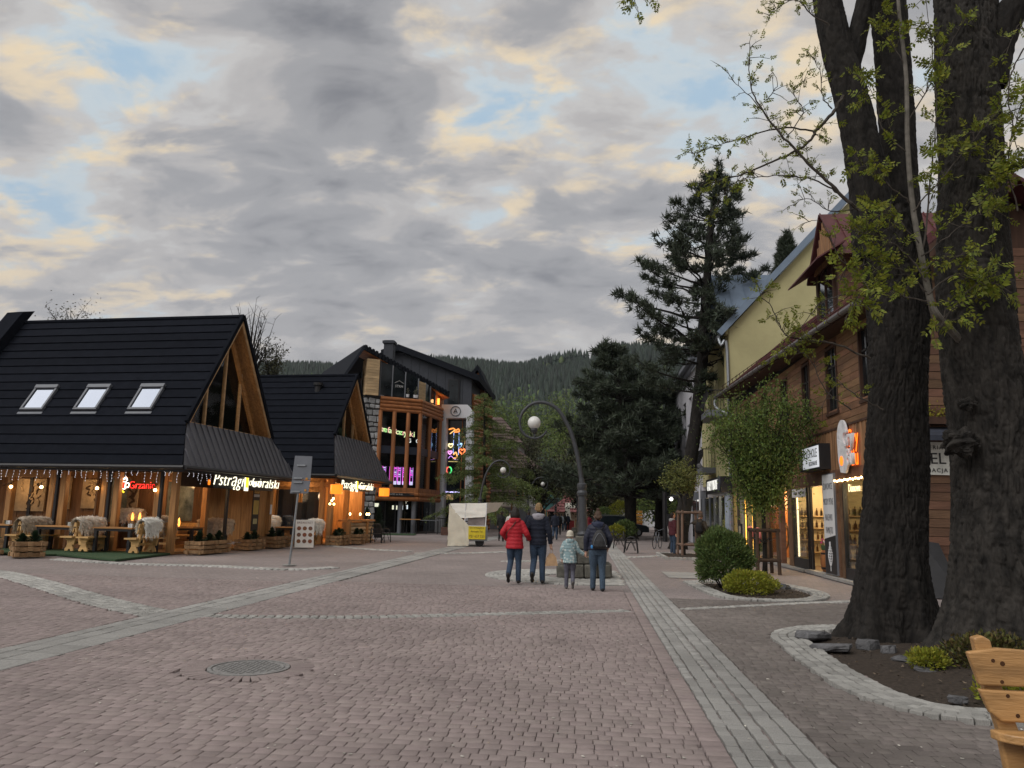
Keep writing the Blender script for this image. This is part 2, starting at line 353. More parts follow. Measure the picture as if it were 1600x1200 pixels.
# the wide ground sheet and the bed under the pavers
ground = MB().quad((-950, -80, -.10), (950, -80, -.10), (950, 1650, -.10), (-950, 1650, -.10)).build('ground', M('dull_grass', (.05, .065, .03), .95, .4, .3), kind='structure')
def paving_mat():
    m = bpy.data.materials.new('paving_far'); m.use_nodes = True; nt = m.node_tree; N = nt.nodes; L = nt.links; b = N['Principled BSDF']; b.inputs['Roughness'].default_value = .85; b.inputs['Specular IOR Level'].default_value = .25
    tc = N.new('ShaderNodeTexCoord')
    br = N.new('ShaderNodeTexBrick'); L.new(tc.outputs['Object'], br.inputs[0]); br.inputs['Scale'].default_value = 1.0
    br.inputs['Brick Width'].default_value = .14; br.inputs['Row Height'].default_value = .118; br.inputs['Mortar Size'].default_value = .006; br.inputs['Mortar Smooth'].default_value = .3
    br.inputs['Color1'].default_value = (.262, .224, .216, 1); br.inputs['Color2'].default_value = (.215, .184, .177, 1); br.inputs['Mortar'].default_value = (.135, .118, .114, 1); br.squash = 1.3; br.squash_frequency = 3
    no = N.new('ShaderNodeTexNoise'); no.inputs['Scale'].default_value = .35; no.inputs['Detail'].default_value = 6; L.new(tc.outputs['Object'], no.inputs['Vector'])
    mr = N.new('ShaderNodeMapRange'); L.new(no.outputs[0], mr.inputs[0]); mr.inputs[1].default_value = .3; mr.inputs[2].default_value = .7; mr.inputs[3].default_value = .82; mr.inputs[4].default_value = 1.12
    hs = N.new('ShaderNodeHueSaturation'); L.new(br.outputs[0], hs.inputs['Color']); L.new(mr.outputs[0], hs.inputs['Value']); L.new(hs.outputs[0], b.inputs['Base Color'])
    return m
paving = MB().quad((-60, -14, -.025), (40, -14, -.025), (40, 150, -.025), (-60, 150, -.025)).build('paving', paving_mat(), kind='structure')
# one worn-edged paver of 1 x 1 x 0.06 whose top lies at z = 0; pieces scale it
def stone_mesh(name, mat, bevx, bevy, h=.06, dome=.003, rough=0.0, seed=0):
    r = random.Random(seed); x, y = .5, .5; P = []
    for (sx, sy) in ((-1, -1), (1, -1), (1, 1), (-1, 1)): P.append((sx*x, sy*y, -h))
    for (sx, sy) in ((-1, -1), (1, -1), (1, 1), (-1, 1)): P.append((sx*(x+r.uniform(-rough, rough)), sy*(y+r.uniform(-rough, rough)), -bevx*.45))
    for (sx, sy) in ((-1, -1), (1, -1), (1, 1), (-1, 1)): P.append((sx*(x-bevx/.17+r.uniform(-rough, rough)), sy*(y-bevy/.17+r.uniform(-rough, rough)), r.uniform(-rough, rough)*.04))
    P.append((0, 0, dome)); F = []
    for i in range(4):
        j = (i+1) % 4; F += [(i, j, 4+j, 4+i), (4+i, 4+j, 8+j, 8+i), (8+i, 8+j, 12)]
    return P, F
def lay(name, pieces, mat, parent, bevel=.008, h=.06, rough=.0, dome=.002, stuff_name=None, zoff=0.0):
    """pieces: (x, y, lx, ly, rot). the 300 nearest are objects, the rest one joined part"""
    pieces = sorted(pieces, key=lambda p: (p[0]**2+p[1]**2)/(p[2]*p[3])**.5)
    vars_ = []
    for k in range(5):
        P, F = stone_mesh(name, mat, bevel, bevel, h, dome, rough, k); vars_.append((np.array(P), F))
    mes = []
    for P, F in vars_:
        me = bpy.data.meshes.new(name); me.from_pydata(P.tolist(), [], F); me.materials.append(mat); me.update(); mes.append(me)
    for i, (x, y, lx, ly, a) in enumerate(pieces[:300]):
        o = bpy.data.objects.new(name, mes[i % 5]); COL.objects.link(o); o.parent = parent; o.location = (x, y, zoff+random.uniform(-.002, .002)); o.scale = (lx, ly, 1)
        o.rotation_euler = (random.uniform(-.006, .006), random.uniform(-.006, .006), a+random.uniform(-.012, .012))
    rest = pieces[300:]
    if rest:
        Vs = []; Q = []; T = []; n0 = 0
        for (x, y, lx, ly, a) in rest:
            P, F = vars_[random.randrange(5)]; ca, sa = math.cos(a), math.sin(a); X = P[:, 0]*lx; Y_ = P[:, 1]*ly
            Vs.append(np.stack((x+ca*X-sa*Y_, y+sa*X+ca*Y_, P[:, 2]+zoff+random.uniform(-.002, .002)+X*random.uniform(-.006, .006)), 1))
            for f in F: (Q if len(f) == 4 else T).append(tuple(i+n0 for i in f))
            n0 += len(P)
        obj(stuff_name or name+'_field', np_mesh(name, np.concatenate(Vs), [np.array(Q), np.array(T)], mats=[mat]), parent, kind='stuff')
def in_view(x, y, m=1.0):
    q = Vector((x, y, 0))-CP; d = q.dot(CF)
    if d < .5: return False
    return abs(q.dot(CR)/d) < .667+m/d and abs(q.dot(CU)/d) < .5+m/d
def rows(x0, x1, y0, y1, test, cl=-99, cr=99, rh=.118, lens=(.10, .125, .125, .165), gap=.006):
    out = []; y = y0; k = 0
    while y < y1:
        x = x0-random.random()*.2; rj = random.uniform(-.002, .002)
        while x < x1:
            l_ = random.choice(lens); xn = x+l_; xa, xb = max(x, cl), min(xn, cr); l = xb-xa
            if l < .03: x = xn; continue
            cx, cy = (xa+xb)/2, y+rh/2
            if in_view(cx, cy) and test(cx, cy): out.append((cx, cy+rj, l-gap*random.uniform(.8, 1.5), rh-gap*random.uniform(.8, 1.5), 0))
            x = xn
        y += rh
    return out
pv = rows(XL1-.1, XR0-.02, 3.0, 17.4, lambda x, y: zone(x, y) == 0, XL1+.012, XR0-.17)
# a soldier course along the strip
y = 3.0
while y < 17:
    if in_view(.93, y): pv.append((.915, y, .15, .115, 0))
    y += .12
pv += rows(-14.0, XL0+.1, 5.5, 17.0, lambda x, y: zone(x, y) == 0, -99, XL0-.012)
lay('paver', pv, mt['paver'], paving, .0052, dome=.0006)
pr = rows(XR1-.1, 7.0, 3.0, 16.0, lambda x, y: zone(x, y) == 0, XR1+.012, 99)
lay('brown_paver', pr, mt['paverb'], paving, .0052, dome=.0006)
sl = []
for xa, xb, ls in ((XR0, 1.10, (.10, .12, .15)), (1.105, 1.25, (.12, .2, .25)), (1.255, 1.36, (.10, .14)), (1.375, 1.52, (.14, .2, .26)), (1.525, XR1, (.12, .2))):
    y = 3.2
    while y < 34:
        l = random.choice(ls); sl.append(((xa+xb)/2+random.uniform(-.006, .006), y+l/2, xb-xa-random.uniform(.006, .018), l-.012, random.uniform(-.05, .05))); y += l
for xa, xb, ls in ((XL0, -6.26, (.2, .26)), (-6.255, -6.02, (.3, .4)), (-6.015, XL1, (.4, .5))):
    y = 5.0
    while y < 34:
        l = random.choice(ls); sl.append(((xa+xb)/2, y+l/2, xb-xa-.008, l-.008, 0)); y += l
lay('granite_slab', sl, mt['slab'], paving, .010, rough=.012, zoff=.002)
# far strips as single sheets
MB().quad((XR0, 34, -.018), (XR1, 34, -.018), (XR1, 120, -.018), (XR0, 120, -.018)).quad((XL0, 34, -.018), (XL1, 34, -.018), (XL1, 120, -.018), (XL0, 120, -.018)).build('granite_strip', mt['slab'], paving)
def along(line, step, offs, w, jit=.01):
    out = []; acc = 0; pts = [Vector((*p, 0)) for p in line]
    for off in offs:
        nxt = random.random()*step; s = 0
        for a, b in zip(pts, pts[1:]):
            d = b-a; L = d.length
            if L < 1e-6: continue
            d /= L; nrm = Vector((-d.y, d.x, 0))
            while nxt < s+L:
                p = a+d*(nxt-s)+nrm*(off+random.uniform(-jit, jit)); l = step*random.uniform(.82, 1.0)
                out.append((p.x, p.y, l-.012, w-.012, math.atan2(d.y, d.x))); nxt += step
            s += L
    return out
cob = along(CB, .14, (-.26, -.13, 0, .13, .26), .13)+along(T1, .13, (-.11, 0, .11), .11)+along(T2, .13, (-.08, .03), .11)
cob = [c for c in cob if not (XL0 < c[0] < XL1 or XR0-.05 < c[0] < XR1)]
lay('cobble', cob, mt['cobble'], paving, .014, rough=.03, dome=.008, zoff=.003)
# disc of setts round the lamp
dk = []
R = .95
while R < DISC_R:
    n = int(2*PI*R/.14); o_ = random.random()
    for k in range(n):
        a = 2*PI*(k+o_)/n; x, y = LAMP0[0]+R*math.cos(a), LAMP0[1]+R*math.sin(a)
        if x < XR0-.08: dk.append((x, y, .105, .128, a))
    R += .115
lay('sett', dk, mt['cobble'], paving, .014, rough=.03, dome=.008, zoff=.004)
cl_ = []
for lin in (g2((86, 873), (200, 880), (340, 884), (450, 889), (525, 886)), g2((510, 852), (580, 858), (640, 861)), g2((650, 864), (720, 864), (790, 862)), g2((790, 877), (840, 876), (900, 875)), g2((962, 869), (1000, 870), (1060, 866))): cl_ += along(sm(lin), .17, (-.15, 0, .15), .15)
P_, F_ = stone_mesh('c', None, .014, .014, .05, .008, .03, 3); V_ = []; Q_ = []; T_ = []; P_ = np.array(P_)
for (x, y, lx, ly, a) in cl_:
    ca, sa = math.cos(a), math.sin(a); n0 = len(V_)*len(P_); V_.append(np.stack((x+ca*P_[:, 0]*lx-sa*P_[:, 1]*ly, y+sa*P_[:, 0]*lx+ca*P_[:, 1]*ly, P_[:, 2]+.004), 1))
    for f in F_: (Q_ if len(f) == 4 else T_).append(tuple(i+n0 for i in f))
obj('cobble_line', np_mesh('cobble_line', np.concatenate(V_), [np.array(Q_), np.array(T_)], mats=[mt['cobble']]), paving, kind='stuff')
# right pavement: concrete patch between strip and shops
MB().quad((XR1+.6, 21.6, -.012), (4.9, 21.6, -.012), (4.9, 23.9, -.012), (XR1+.6, 23.9, -.012)).build('sett_patch', mt['slab'], paving)
# ---- manhole
mh = thing('manhole_cover', 'round cast iron manhole cover with a chequered lid set in the reddish paving', 'manhole cover', (MAN[0], MAN[1], 0))
mb = MB(); mb.lathe([(.40, -.03), (.40, .004), (.365, .006), (.365, -.004), (.35, -.004), (.35, -.03)], 48); mb.build('frame', mt['iron'], mh)
mb = MB(); mb.lathe([(.345, -.03), (.345, .002), (.0, .002)], 48)
for i in range(-6, 7):
    for j in range(-6, 7):
        if math.hypot(i*.05, j*.05) < .31: mb.box((i*.05, j*.05, .005), (.034, .016, .008), rotz(.78 if (i+j) % 2 else -.78))
mb.build('lid', mt['iron'], mh)
ring = []
for k in range(42):
    a = 2*PI*k/42; ring.append((MAN[0]+.53*math.cos(a), MAN[1]+.53*math.sin(a), .235, .070, a))
lay('ring_paver', ring, mt['paver'], paving, .008, zoff=.001)
# ---- tree beds
def bed(P, name, label, rows_, mat, soil_h, cx, cy, edge_mat, closed, inset=.42):
    t = thing(name, label, 'planting bed', (0, 0, 0))
    Q = list(P)
    if closed: Q = Q+[Q[0]]
    out = along(Q, .125, rows_, .115)
    lay('cobble', out, edge_mat, t, .014, rough=.04, dome=.01, zoff=.03, h=.1)
    # soil as a lumpy fan
    V = [(cx, cy, soil_h)]; n = len(P); P0_ = list(P); P = []
    for i in range(n):
        a, b = Vector(P0_[(i-1) % n] if closed else P0_[max(0, i-1)]), Vector(P0_[(i+1) % n] if closed else P0_[min(n-1, i+1)]); d_ = (b-a).normalized(); P.append((P0_[i][0]-d_.y*inset, P0_[i][1]+d_.x*inset)); Fs = []; K = 9
    for k in range(1, K+1):
        for (x, y) in P:
            f = k/K; V.append((cx+(x-cx)*f, cy+(y-cy)*f, .0+soil_h*(1-f**3)-.035+random.uniform(-.012, .012)))
    for j in range(n if closed else n-1): Fs.append((0, 1+j, 1+(j+1) % n))
    for k in range(K-1):
        for j in range(n if closed else n-1):
            a = 1+k*n+j; b = 1+k*n+(j+1) % n; Fs.append((a, a+n, b+n, b))
    me = bpy.data.meshes.new('soil'); me.from_pydata(V, [], Fs); me.update()
    obj('soil', me, t, mt['soil'], kind='stuff'); mb = MB(); rr = random.Random(9)
    for _ in range(900):
        q = P[rr.randrange(n)]; f = rr.random()**.6; x, y = cx+(q[0]-cx)*f, cy+(q[1]-cy)*f; s = rr.uniform(.006, .03)*(2 if rr.random() < .08 else 1)
        a = Vector((x, y, soil_h*(1-f**3)-.03+s*.4)); mb.add([a+Vector((rr.uniform(-s, s), rr.uniform(-s, s), rr.uniform(-.3, .8)*s)) for _ in range(4)], [(0, 1, 2), (0, 2, 3), (0, 3, 1), (1, 3, 2)])
    mb.build('crumb', M('soil_crumb', (.075, .058, .042), .95, .5, 40, piece=.7), t, kind='stuff'); return t
BEDI = [(x, y) for x, y in BED]
bed1 = bed(BED, 'tree_bed', 'cobble edged earth bed round the two big tree trunks', (.06, .175, .29, .405), mt['cobble'], .13, 6.0, 9.8, mt['cobble'], False)
bed2 = bed(BED2, 'shrub_bed', 'cobble edged bed with the round green bush in front of the shops', (.06, .175, .29), mt['cobble'], .08, 3.8, 18.4, mt['cobble'], True, .33)
# rocks lying in the big bed
def rock(x, y, s, seed, label, sq=(1, 1, .6)):
    r = random.Random(seed); mb = MB(); mb.ball((0, 0, 0), 1, 9, 7)
    V = []
    for p in mb.v:
        q = Vector(p); k = 1+.35*math.sin(3*q.x+seed)*math.cos(2.3*q.y+seed*1.7)+r.uniform(-.12, .12)
        q = q*k; q = Vector((max(-.85, min(.85, q.x)), max(-.8, min(.8, q.y)), max(-.6, min(.62, q.z)))); V.append((q.x*s*sq[0], q.y*s*sq[1], q.z*s*sq[2]))
    mb.v = V; t = mb.build('rock', mt['stone'], label=label, cat='rock', group='rocks round the tree trunks'); t.location = (x, y, .03+s*sq[2]*.25); t.rotation_euler = (r.uniform(-.2, .2), r.uniform(-.2, .2), r.uniform(0, 3)); return t
for u, v, s, sq, lb in ((1268, 990, .22, (1.3, .9, .45), 'flat grey rock at the left tip of the tree bed'), (1300, 1008, .20, (1.4, .7, .4), 'second flat grey rock, just right of the one at the bed tip'), (1355, 1008, .15, (1, .9, .9), 'rounded dark rock against the foot of the left trunk'),
                        (1388, 1013, .14, (1.2, .8, .7), 'squarish grey rock right of the rounded one by the left trunk'), (1418, 1028, .15, (1.5, .6, .4), 'long low rock lying on the soil in front of the trunks'), (1462, 1018, .20, (1.1, .9, .8), 'large pale edged rock between the two trunks'),
                        (1440, 1012, .11, (1.3, .8, .6), 'small rock left of the large one between the trunks'), (1496, 1086, .08, (1.2, .8, .6), 'small pale stone on the soil near the wooden bench'), (1447, 1042, .10, (1.4, .8, .4), 'low stone behind the yellow shrub in the tree bed')):
    p = PG(u, v, .08); rock(p.x, p.y, s, int(u), lb, sq)
p = PG(1213, 921); o = rock(p.x, p.y+.1, .3, 5, 'low grey boulder beside the yellow shrub in the small bed', (1.4, .7, .5)); o['group'] = 'rocks in the shrub bed'
# crumbs and blossom litter on the pavement: one loose scatter
mb = MB()
for k in range(420):
    y = 4.2+random.random()**1.6*16; x = random.uniform(-.62*y-.3, .55*y)
    if x > 1.9 and 6.8 < y < 12.9: continue
    s = random.uniform(.004, .013); a = random.random()*3
    mb.box((x, y, .008), (s*2.2, s, .004), rotz(a))
mb.build('litter', M('pale_litter', (.42, .40, .36), .9, .4, 30, piece=.4), paving, kind='stuff')
# ================================================================ THE TWO GABLED TAVERNS ON THE LEFT
em_warm = EM('lamp_glow', (1, .62, .25), 9); em_or = EM('lantern_glow', (1, .22, .015), 1.0); em_wht = EM('neon_white', (1, .95, .72), 1.1); em_red = EM('neon_red', (1, .025, .02), 1.4)
em_yel = EM('neon_yellow', (1, .75, .04), 1.0); em_fire = EM('flame', (1, .36, .06), 3); em_tip = EM('string_light', (.9, .9, 1), .8)
carved_m = M('carved_panel', (.34, .25, .15), .8, .2, 6, .4, 30); carve_d = M('carving_dark', (.06, .035, .02), .8, .3, 10)
def tavern(o, label, am, hw, zr, ze, zg, blen, seed, ncourse, sky=False):
    t = thing('tavern', label, 'building', (*o, 0), math.radians(85), None)
    a0, a1 = am-hw, am+hw; sl = (zr-ze)/hw                       # roof rise per metre
    def bend(z): return 0.0 if z >= zg else -.72*(zg-z)/(zg-ze)
    # --- near slope, course by course, each a sheet whose lower lip stands proud
    L = math.hypot(hw, zr-ze)
    for k in range(ncourse):
        f0, f1 = k/ncourse, (k+1)/ncourse
        aa, za, ab, zb = a0+hw*f0, ze+(zr-ze)*f0, a0+hw*f1, ze+(zr-ze)*f1
        n = Vector((-(zr-ze), 0, hw)).normalized()
        P0 = [Vector((aa, bend(za), za)), Vector((aa, blen, za)), Vector((ab, blen, zb)), Vector((ab, bend(zb), zb))]
        up = [P0[0]+n*.055, P0[1]+n*.055, P0[2]+n*.012, P0[3]+n*.012]
        MB().add(P0+up, [(3, 2, 1, 0), (4, 5, 6, 7), (0, 1, 5, 4), (1, 2, 6, 5), (2, 3, 7, 6), (3, 0, 4, 7)]).build('roof_panel', mt['roof'], t)
    MB().prism([(am, -.02, zr-.02), (am, blen, zr-.02), (a1, blen, ze), (a1, -.72, ze), (am+hw*(zr-zg)/(zr-ze), 0, zg)], (.05, 0, .05)).build('far_slope', mt['roof'], t)
    MB().tube([(am, -.06, zr+.02), (am, blen, zr+.02)], .09, 10).build('ridge_cap', mt['roof'], t)
    # verge caps along the gable edge
    mb = MB(); ga, gb = am-hw*(zr-zg)/(zr-ze), am+hw*(zr-zg)/(zr-ze)
    mb.beam((ga-.05, -.04, zg), (am, -.04, zr+.06), .12, .16); mb.beam((gb+.05, -.04, zg), (am, -.04, zr+.06), .12, .16); mb.build('verge_cap', mt['roof'], t)
    # --- pent roof of standing seam sheets under the gable
    n_s = int(2*hw/.36)
    for k in range(n_s):
        x0, x1 = a0+2*hw*k/n_s, a0+2*hw*(k+1)/n_s
        def top(x):                                          # upper end of a seam: gable foot or hip
            f = 1.0
            if x < ga: f = (x-a0)/(ga-a0)
            if x > gb: f = (a1-x)/(a1-gb)
            return Vector((x, -.74*(1-f)-.01, ze+(zg-ze)*f+.02))
        e0, e1 = Vector((x0, -.76, ze)), Vector((x1, -.76, ze)); t0, t1 = top(x0), top(x1)
        nn = Vector((0, -1, .35)).normalized()
        mb = MB().add([e0, e1, t1, t0]+[p-nn*.02 for p in (e0, e1, t1, t0)], [(0, 1, 2, 3), (7, 6, 5, 4), (0, 4, 5, 1)])
        if (t1-e1).length > .1: mb.beam(e1+nn*.018, t1+nn*.022, .026, .06, nn)
        mb.build('roof_sheet', mt['seam'], t)
    mb = MB(); mb.tube([(a0-.06, blen, ze-.06), (a0-.06, -.8, ze-.06)], .075, 8); mb.tube([(a0-.06, -.84, ze-.06), (a1+.06, -.84, ze-.06)], .075, 8)
    mb.bb(a0+.02, a0+.06, -.74, blen, ze-.2, ze-.02); mb.bb(a0+.02, a1, -.76, -.72, ze-.2, ze-.02); mb.build('gutter', mt['blackm'], t)
    mb = MB(); mb.bb(a0+.06, -.02, -.7, blen, ze-.10, ze-.06); mb.bb(-.02, a1, -.70, 0, ze-.10, ze-.06); mb.build('soffit', mt['timberx'], t)
    # --- glazed gable
    for s in (0, 1):
        xa = ga+.10 if s == 0 else gb-.10; mb = MB()
        mb.beam((xa, -.015, zg+.06), (am, -.015, zr-.16), .05, .17); o_ = mb.build('bargeboard', mt['timberp'], t)
    gz = .55; zb_ = zg+.12
    def gap(x): return zr-.28-abs(x-am)*sl
    MB().bb(ga+.12, gb-.12, gz-.12, gz+.04, zg-.1, zb_).build('gable_sill', mt['timberp'], t)
    xs = [ga+.45, am-1.15, am+.02, am+1.2, gb-.45]
    for x in xs[1:4]: MB().bb(x-.045, x+.045, gz-.06, gz+.05, zb_, gap(x)).build('mullion', mt['timberp'], t)
    for x0, x1 in zip(xs, xs[1:]):
        if x0 < am < x1: P = [(x0, gz, zb_), (x1, gz, zb_), (x1, gz, gap(x1)), (am, gz, gap(am)), (x0, gz, gap(x0))]
        else: P = [(x0, gz, zb_), (x1, gz, zb_), (x1, gz, gap(x1)), (x0, gz, gap(x0))]
        MB().prism(P, (0, .012, 0)).build('pane', mt['glass'], t)
    mb = MB()                                                # timber soffit under both verges, and rafters
    for s in (-1, 1):
        for k in range(3):
            y0 = -.01+k*.2
            mb.beam((am+s*(gb-am-.22), y0+.1, zg+.02), (am+s*.08, y0+.1, zr-.26), .19, .03)
        mb.beam((am+s*(gb-am-.55), gz-.03, zg+.05), (am+s*.10, gz-.03, zr-.62), .10, .17)
    mb.build('verge_lining', mt['timberx'], t)
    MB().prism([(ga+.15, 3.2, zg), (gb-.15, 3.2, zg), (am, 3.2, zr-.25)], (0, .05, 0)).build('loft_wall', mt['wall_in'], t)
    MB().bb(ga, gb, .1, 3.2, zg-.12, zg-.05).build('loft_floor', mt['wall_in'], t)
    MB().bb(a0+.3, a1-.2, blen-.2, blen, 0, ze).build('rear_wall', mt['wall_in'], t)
    return t, (a0, a1, ga, gb)
def posts(t, pts, w=.2, z1=2.75, mat=None, lean=0):
    for (a, b) in pts: bev(MB().bb(a-w/2, a+w/2, b-w/2, b+w/2, 0, z1).build('post', mat or mt['timber'], t), .012, 1)
b1, (A0, A1, GA, GB) = tavern((-13.9, 25.2), 'large dark roofed tavern with three skylights and a glazed gable', 3.3, 4.1, 9.05, 2.93, 4.5, 17.0, 1, 17)
F1 = MW[b1.name]
# skylights on the near slope
th1 = math.atan2(9.05-2.93, 4.1)
for b_ in (6.5, 4.27, 2.05):
    def SP(f, bb, h): return Vector((-.8+4.1*f, bb, 2.93+6.12*f))+Vector((-math.sin(th1), 0, math.cos(th1)))*h
    f0, f1, w = .332, .482, .44
    mb = MB(); mb.beam(SP(f0, b_-w, .07), SP(f1, b_-w, .07), .08, .12); mb.beam(SP(f0, b_+w, .07), SP(f1, b_+w, .07), .08, .12)
    nn = SP(0, 0, 1)-SP(0, 0, 0)
    mb.beam(SP(f0, b_-w-.04, .07), SP(f0, b_+w+.04, .07), .08, .12, nn); mb.beam(SP(f1, b_-w-.04, .09), SP(f1, b_+w+.04, .09), .16, .14, nn)
    mb.beam(SP(f0-.022, b_-w-.08, .05), SP(f0-.022, b_+w+.08, .05), .10, .03, nn)
    fr = mb.build('skylight', mt['grey'], b1)
    q = [SP(f0+.008, b_-w+.05, .09), SP(f0+.008, b_+w-.05, .09), SP(f1-.008, b_+w-.05, .09), SP(f1-.008, b_-w+.05, .09)]
    m_ = bpy.data.materials.get('skylight_glass') or M('skylight_glass', (.10, .12, .16), .04, .02, 1, spec=1.0, coat=1.0)
    m_.node_tree.nodes['Principled BSDF'].inputs['Metallic'].default_value = .85
    m_.node_tree.nodes['Principled BSDF'].inputs['Base Color'].default_value = (.40, .43, .50, 1)
    MB().quad(*q).build('pane', m_, fr)
mb = MB()                                                    # raised party wall crossing the roof
def SQ(f, bb, h): return Vector((-.8+4.1*f, bb, 2.93+6.12*f))+Vector((-math.sin(th1), 0, math.cos(th1)))*h
mb.prism([SQ(.30, 9.9, .02), SQ(.30, 9.9, .42), SQ(1.03, 9.9, .42), SQ(1.1, 9.9, .02)], (0, .75, 0)); mb.build('roof_parapet', mt['roof'], b1)
# ---- ground floor of the first tavern
posts(b1, [(0, 0), (0, .62), (0, 2.2), (0, 2.68), (0, 4.3), (0, 4.75), (0, 6.45), (0, 8.6), (0, 11), (6.6, 0), (3.3, .9)], .21)
posts(b1, [(-.12, 4.5), (-.12, 2.44), (-.12, .45), (3.25, -.02)], .11, 2.8, mt['blackm'])
mb = MB(); mb.bb(-.1, .1, -.1, 4.55, 2.72, 2.95).bb(-.1, 6.7, -.1, .1, 2.75, 2.95); mb.bb(.3, 6.6, .2, .3, 2.3, 2.8); mb.build('lintel', M('dark_beam', (.05, .028, .015), .7, .3, 6), b1)
MB().bb(-.1, .12, 4.58, 12, 2.50, 2.92).build('lintel', mt['timberx'], b1)
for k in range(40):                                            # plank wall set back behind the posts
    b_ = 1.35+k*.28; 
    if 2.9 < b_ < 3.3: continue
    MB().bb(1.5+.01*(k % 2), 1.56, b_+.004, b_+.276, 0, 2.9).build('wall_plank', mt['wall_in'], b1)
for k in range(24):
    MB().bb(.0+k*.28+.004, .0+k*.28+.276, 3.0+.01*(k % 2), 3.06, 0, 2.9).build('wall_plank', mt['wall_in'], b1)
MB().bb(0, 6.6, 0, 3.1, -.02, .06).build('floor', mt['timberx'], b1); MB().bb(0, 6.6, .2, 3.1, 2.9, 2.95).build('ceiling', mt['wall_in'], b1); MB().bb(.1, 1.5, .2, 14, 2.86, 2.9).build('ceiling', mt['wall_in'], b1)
for (b0, b1_, z0, z1) in ((6.3, 7.55, 1.30, 2.5), (5.25, 5.65, 1.40, 2.6), (3.95, 4.75, 1.45, 2.5), (2.45, 2.95, 1.45, 2.2)):
    pn = MB().bb(1.40, 1.46, b0, b1_, z0, z1).build('carved_panel', carved_m, b1)
    rr = random.Random(int(b0*10)); mb = MB()                  # raised figure work
    for q in range(7):
        cb_, cz = rr.uniform(b0+.1, b1_-.1), rr.uniform(z0+.1, z1-.15)
        pts = [(1.385, cb_+rr.uniform(-.12, .12), cz+(i-2)*.09+rr.uniform(-.04, .04)) for i in range(5)]
        pts = [(x, min(b1_-.03, max(b0+.03, y_)), min(z1-.03, max(z0+.03, z_))) for x, y_, z_ in pts]
        mb.m = q % 2; mb.tube(catmull(pts, 3), .022+.02*rr.random(), 6)
    mb.build('carving', [carve_d, M('carving_pale', (.36, .27, .17), .8, .2, 6)] if 0 else [carve_d, carved_m], pn)
    if b0 > 6: MB().bb(1.36, 1.40, 6.85, 6.97, 0.9, 2.6).build('frame', mt['blackm'], b1)
# windows with their dark panes on the front (gable side)
for a_, w_ in ((1.15, 1.7), (4.4, 2.3)):
    fr = MB().bb(a_-w_/2-.06, a_+w_/2+.06, 2.90, 2.97, .95, 2.62).build('window', mt['timber'], b1)
    MB().bb(a_-w_/2, a_+w_/2, 2.86, 2.9, 1.0, 2.55).build('pane', M('dusk_pane', (.10, .12, .10), .08, .5, 2.2, spec=.8, col2=(.22, .25, .24)), fr)
MB().bb(5.7, 6.5, .05, .10, 0, 2.75).build('front_panel', mt['timber'], b1)
# interior lamps that are lit in the photograph
for (a, b, z, e) in ((2.0, 1.6, 2.3, 38), (4.9, 1.6, 2.3, 34), (.75, 1.2, 2.2, 18), (.75, 4.0, 2.2, 17), (.75, 7.0, 2.2, 15), (3.3, 1.4, 6.0, 12)):
    lamp('room_or_fill_light', (a, b, z), e, parent=b1)
def pendant(p, r, h, mat, label, par=None, drop=.35, grp='orange drum lanterns under the tavern eaves'):
    P = p if par is None else MW[par.name] @ Vector(p)
    t = thing('lantern', label, 'lantern', P, math.radians(85), grp)
    mb = MB(); mb.lathe([(r, -h/2), (r*1.02, 0), (r, h/2)], 16); mb.build('shade', mat, t, smooth=False)
    MB().tube([(0, 0, h/2), (0, 0, h/2+drop)], .008, 5).build('cord', mt['blackm'], t)
    return t
pendant((1.6, .6, 2.58), .19, .17, em_or, 'orange drum lantern under the sign of the large tavern', b1, .2)
pendant((2.3, .35, 2.5), .17, .19, em_or, 'second orange drum lantern under the large tavern sign, lower and right of the first', b1, .25)
pendant((4.7, .5, 2.5), .22, .2, em_or, 'orange drum lantern at the right end of the large tavern sign', b1, .25)
def bulb_sconce(a, b, z, label):
    P = F1 @ Vector((a, b, z)); t = thing('wall_lantern', label, 'lantern', P, 0, 'round bulbs on the terrace posts')
    MB().ball((0, 0, 0), .055, 12, 8).build('bulb', em_warm, t, smooth=True); mb = MB(); mb.tube([(0, 0, .05), (0, 0, .16), (.02, .1, .2)], .012, 5)
    rr = random.Random(int(b*100))
    mb.build('bracket', mt['blackm'], t)
    mb = MB()
    for k in range(16):
        q = Vector((0, 0, .1)); pts = [q]
        d = Vector((rr.uniform(-1, .2), rr.uniform(-1, 1), rr.uniform(-1, 1)))
        for i in range(4): q = q+d*.06+Vector((0, 0, -.012*i)); d = d+Vector((rr.uniform(-.6, .6), rr.uniform(-.6, .6), rr.uniform(-.6, .6)))*.7; pts.append(q)
        mb.tube(pts, .006, 4)
    mb.build('twig_wreath', M('twigs', (.04, .025, .015), .9), t)
for a, b, z, lb in ((-.22, 5.05, 2.16, 'lit bulb with twigs on the leftmost black terrace post'), (-.22, 2.85, 2.15, 'lit bulb with twigs on the middle black terrace post'), (-.22, .62, 2.12, 'lit bulb with twigs by the corner post under the red neon'), (-.2, 6.3, 2.15, 'small lit bulb at the left edge of the terrace')): bulb_sconce(a, b, z, lb)
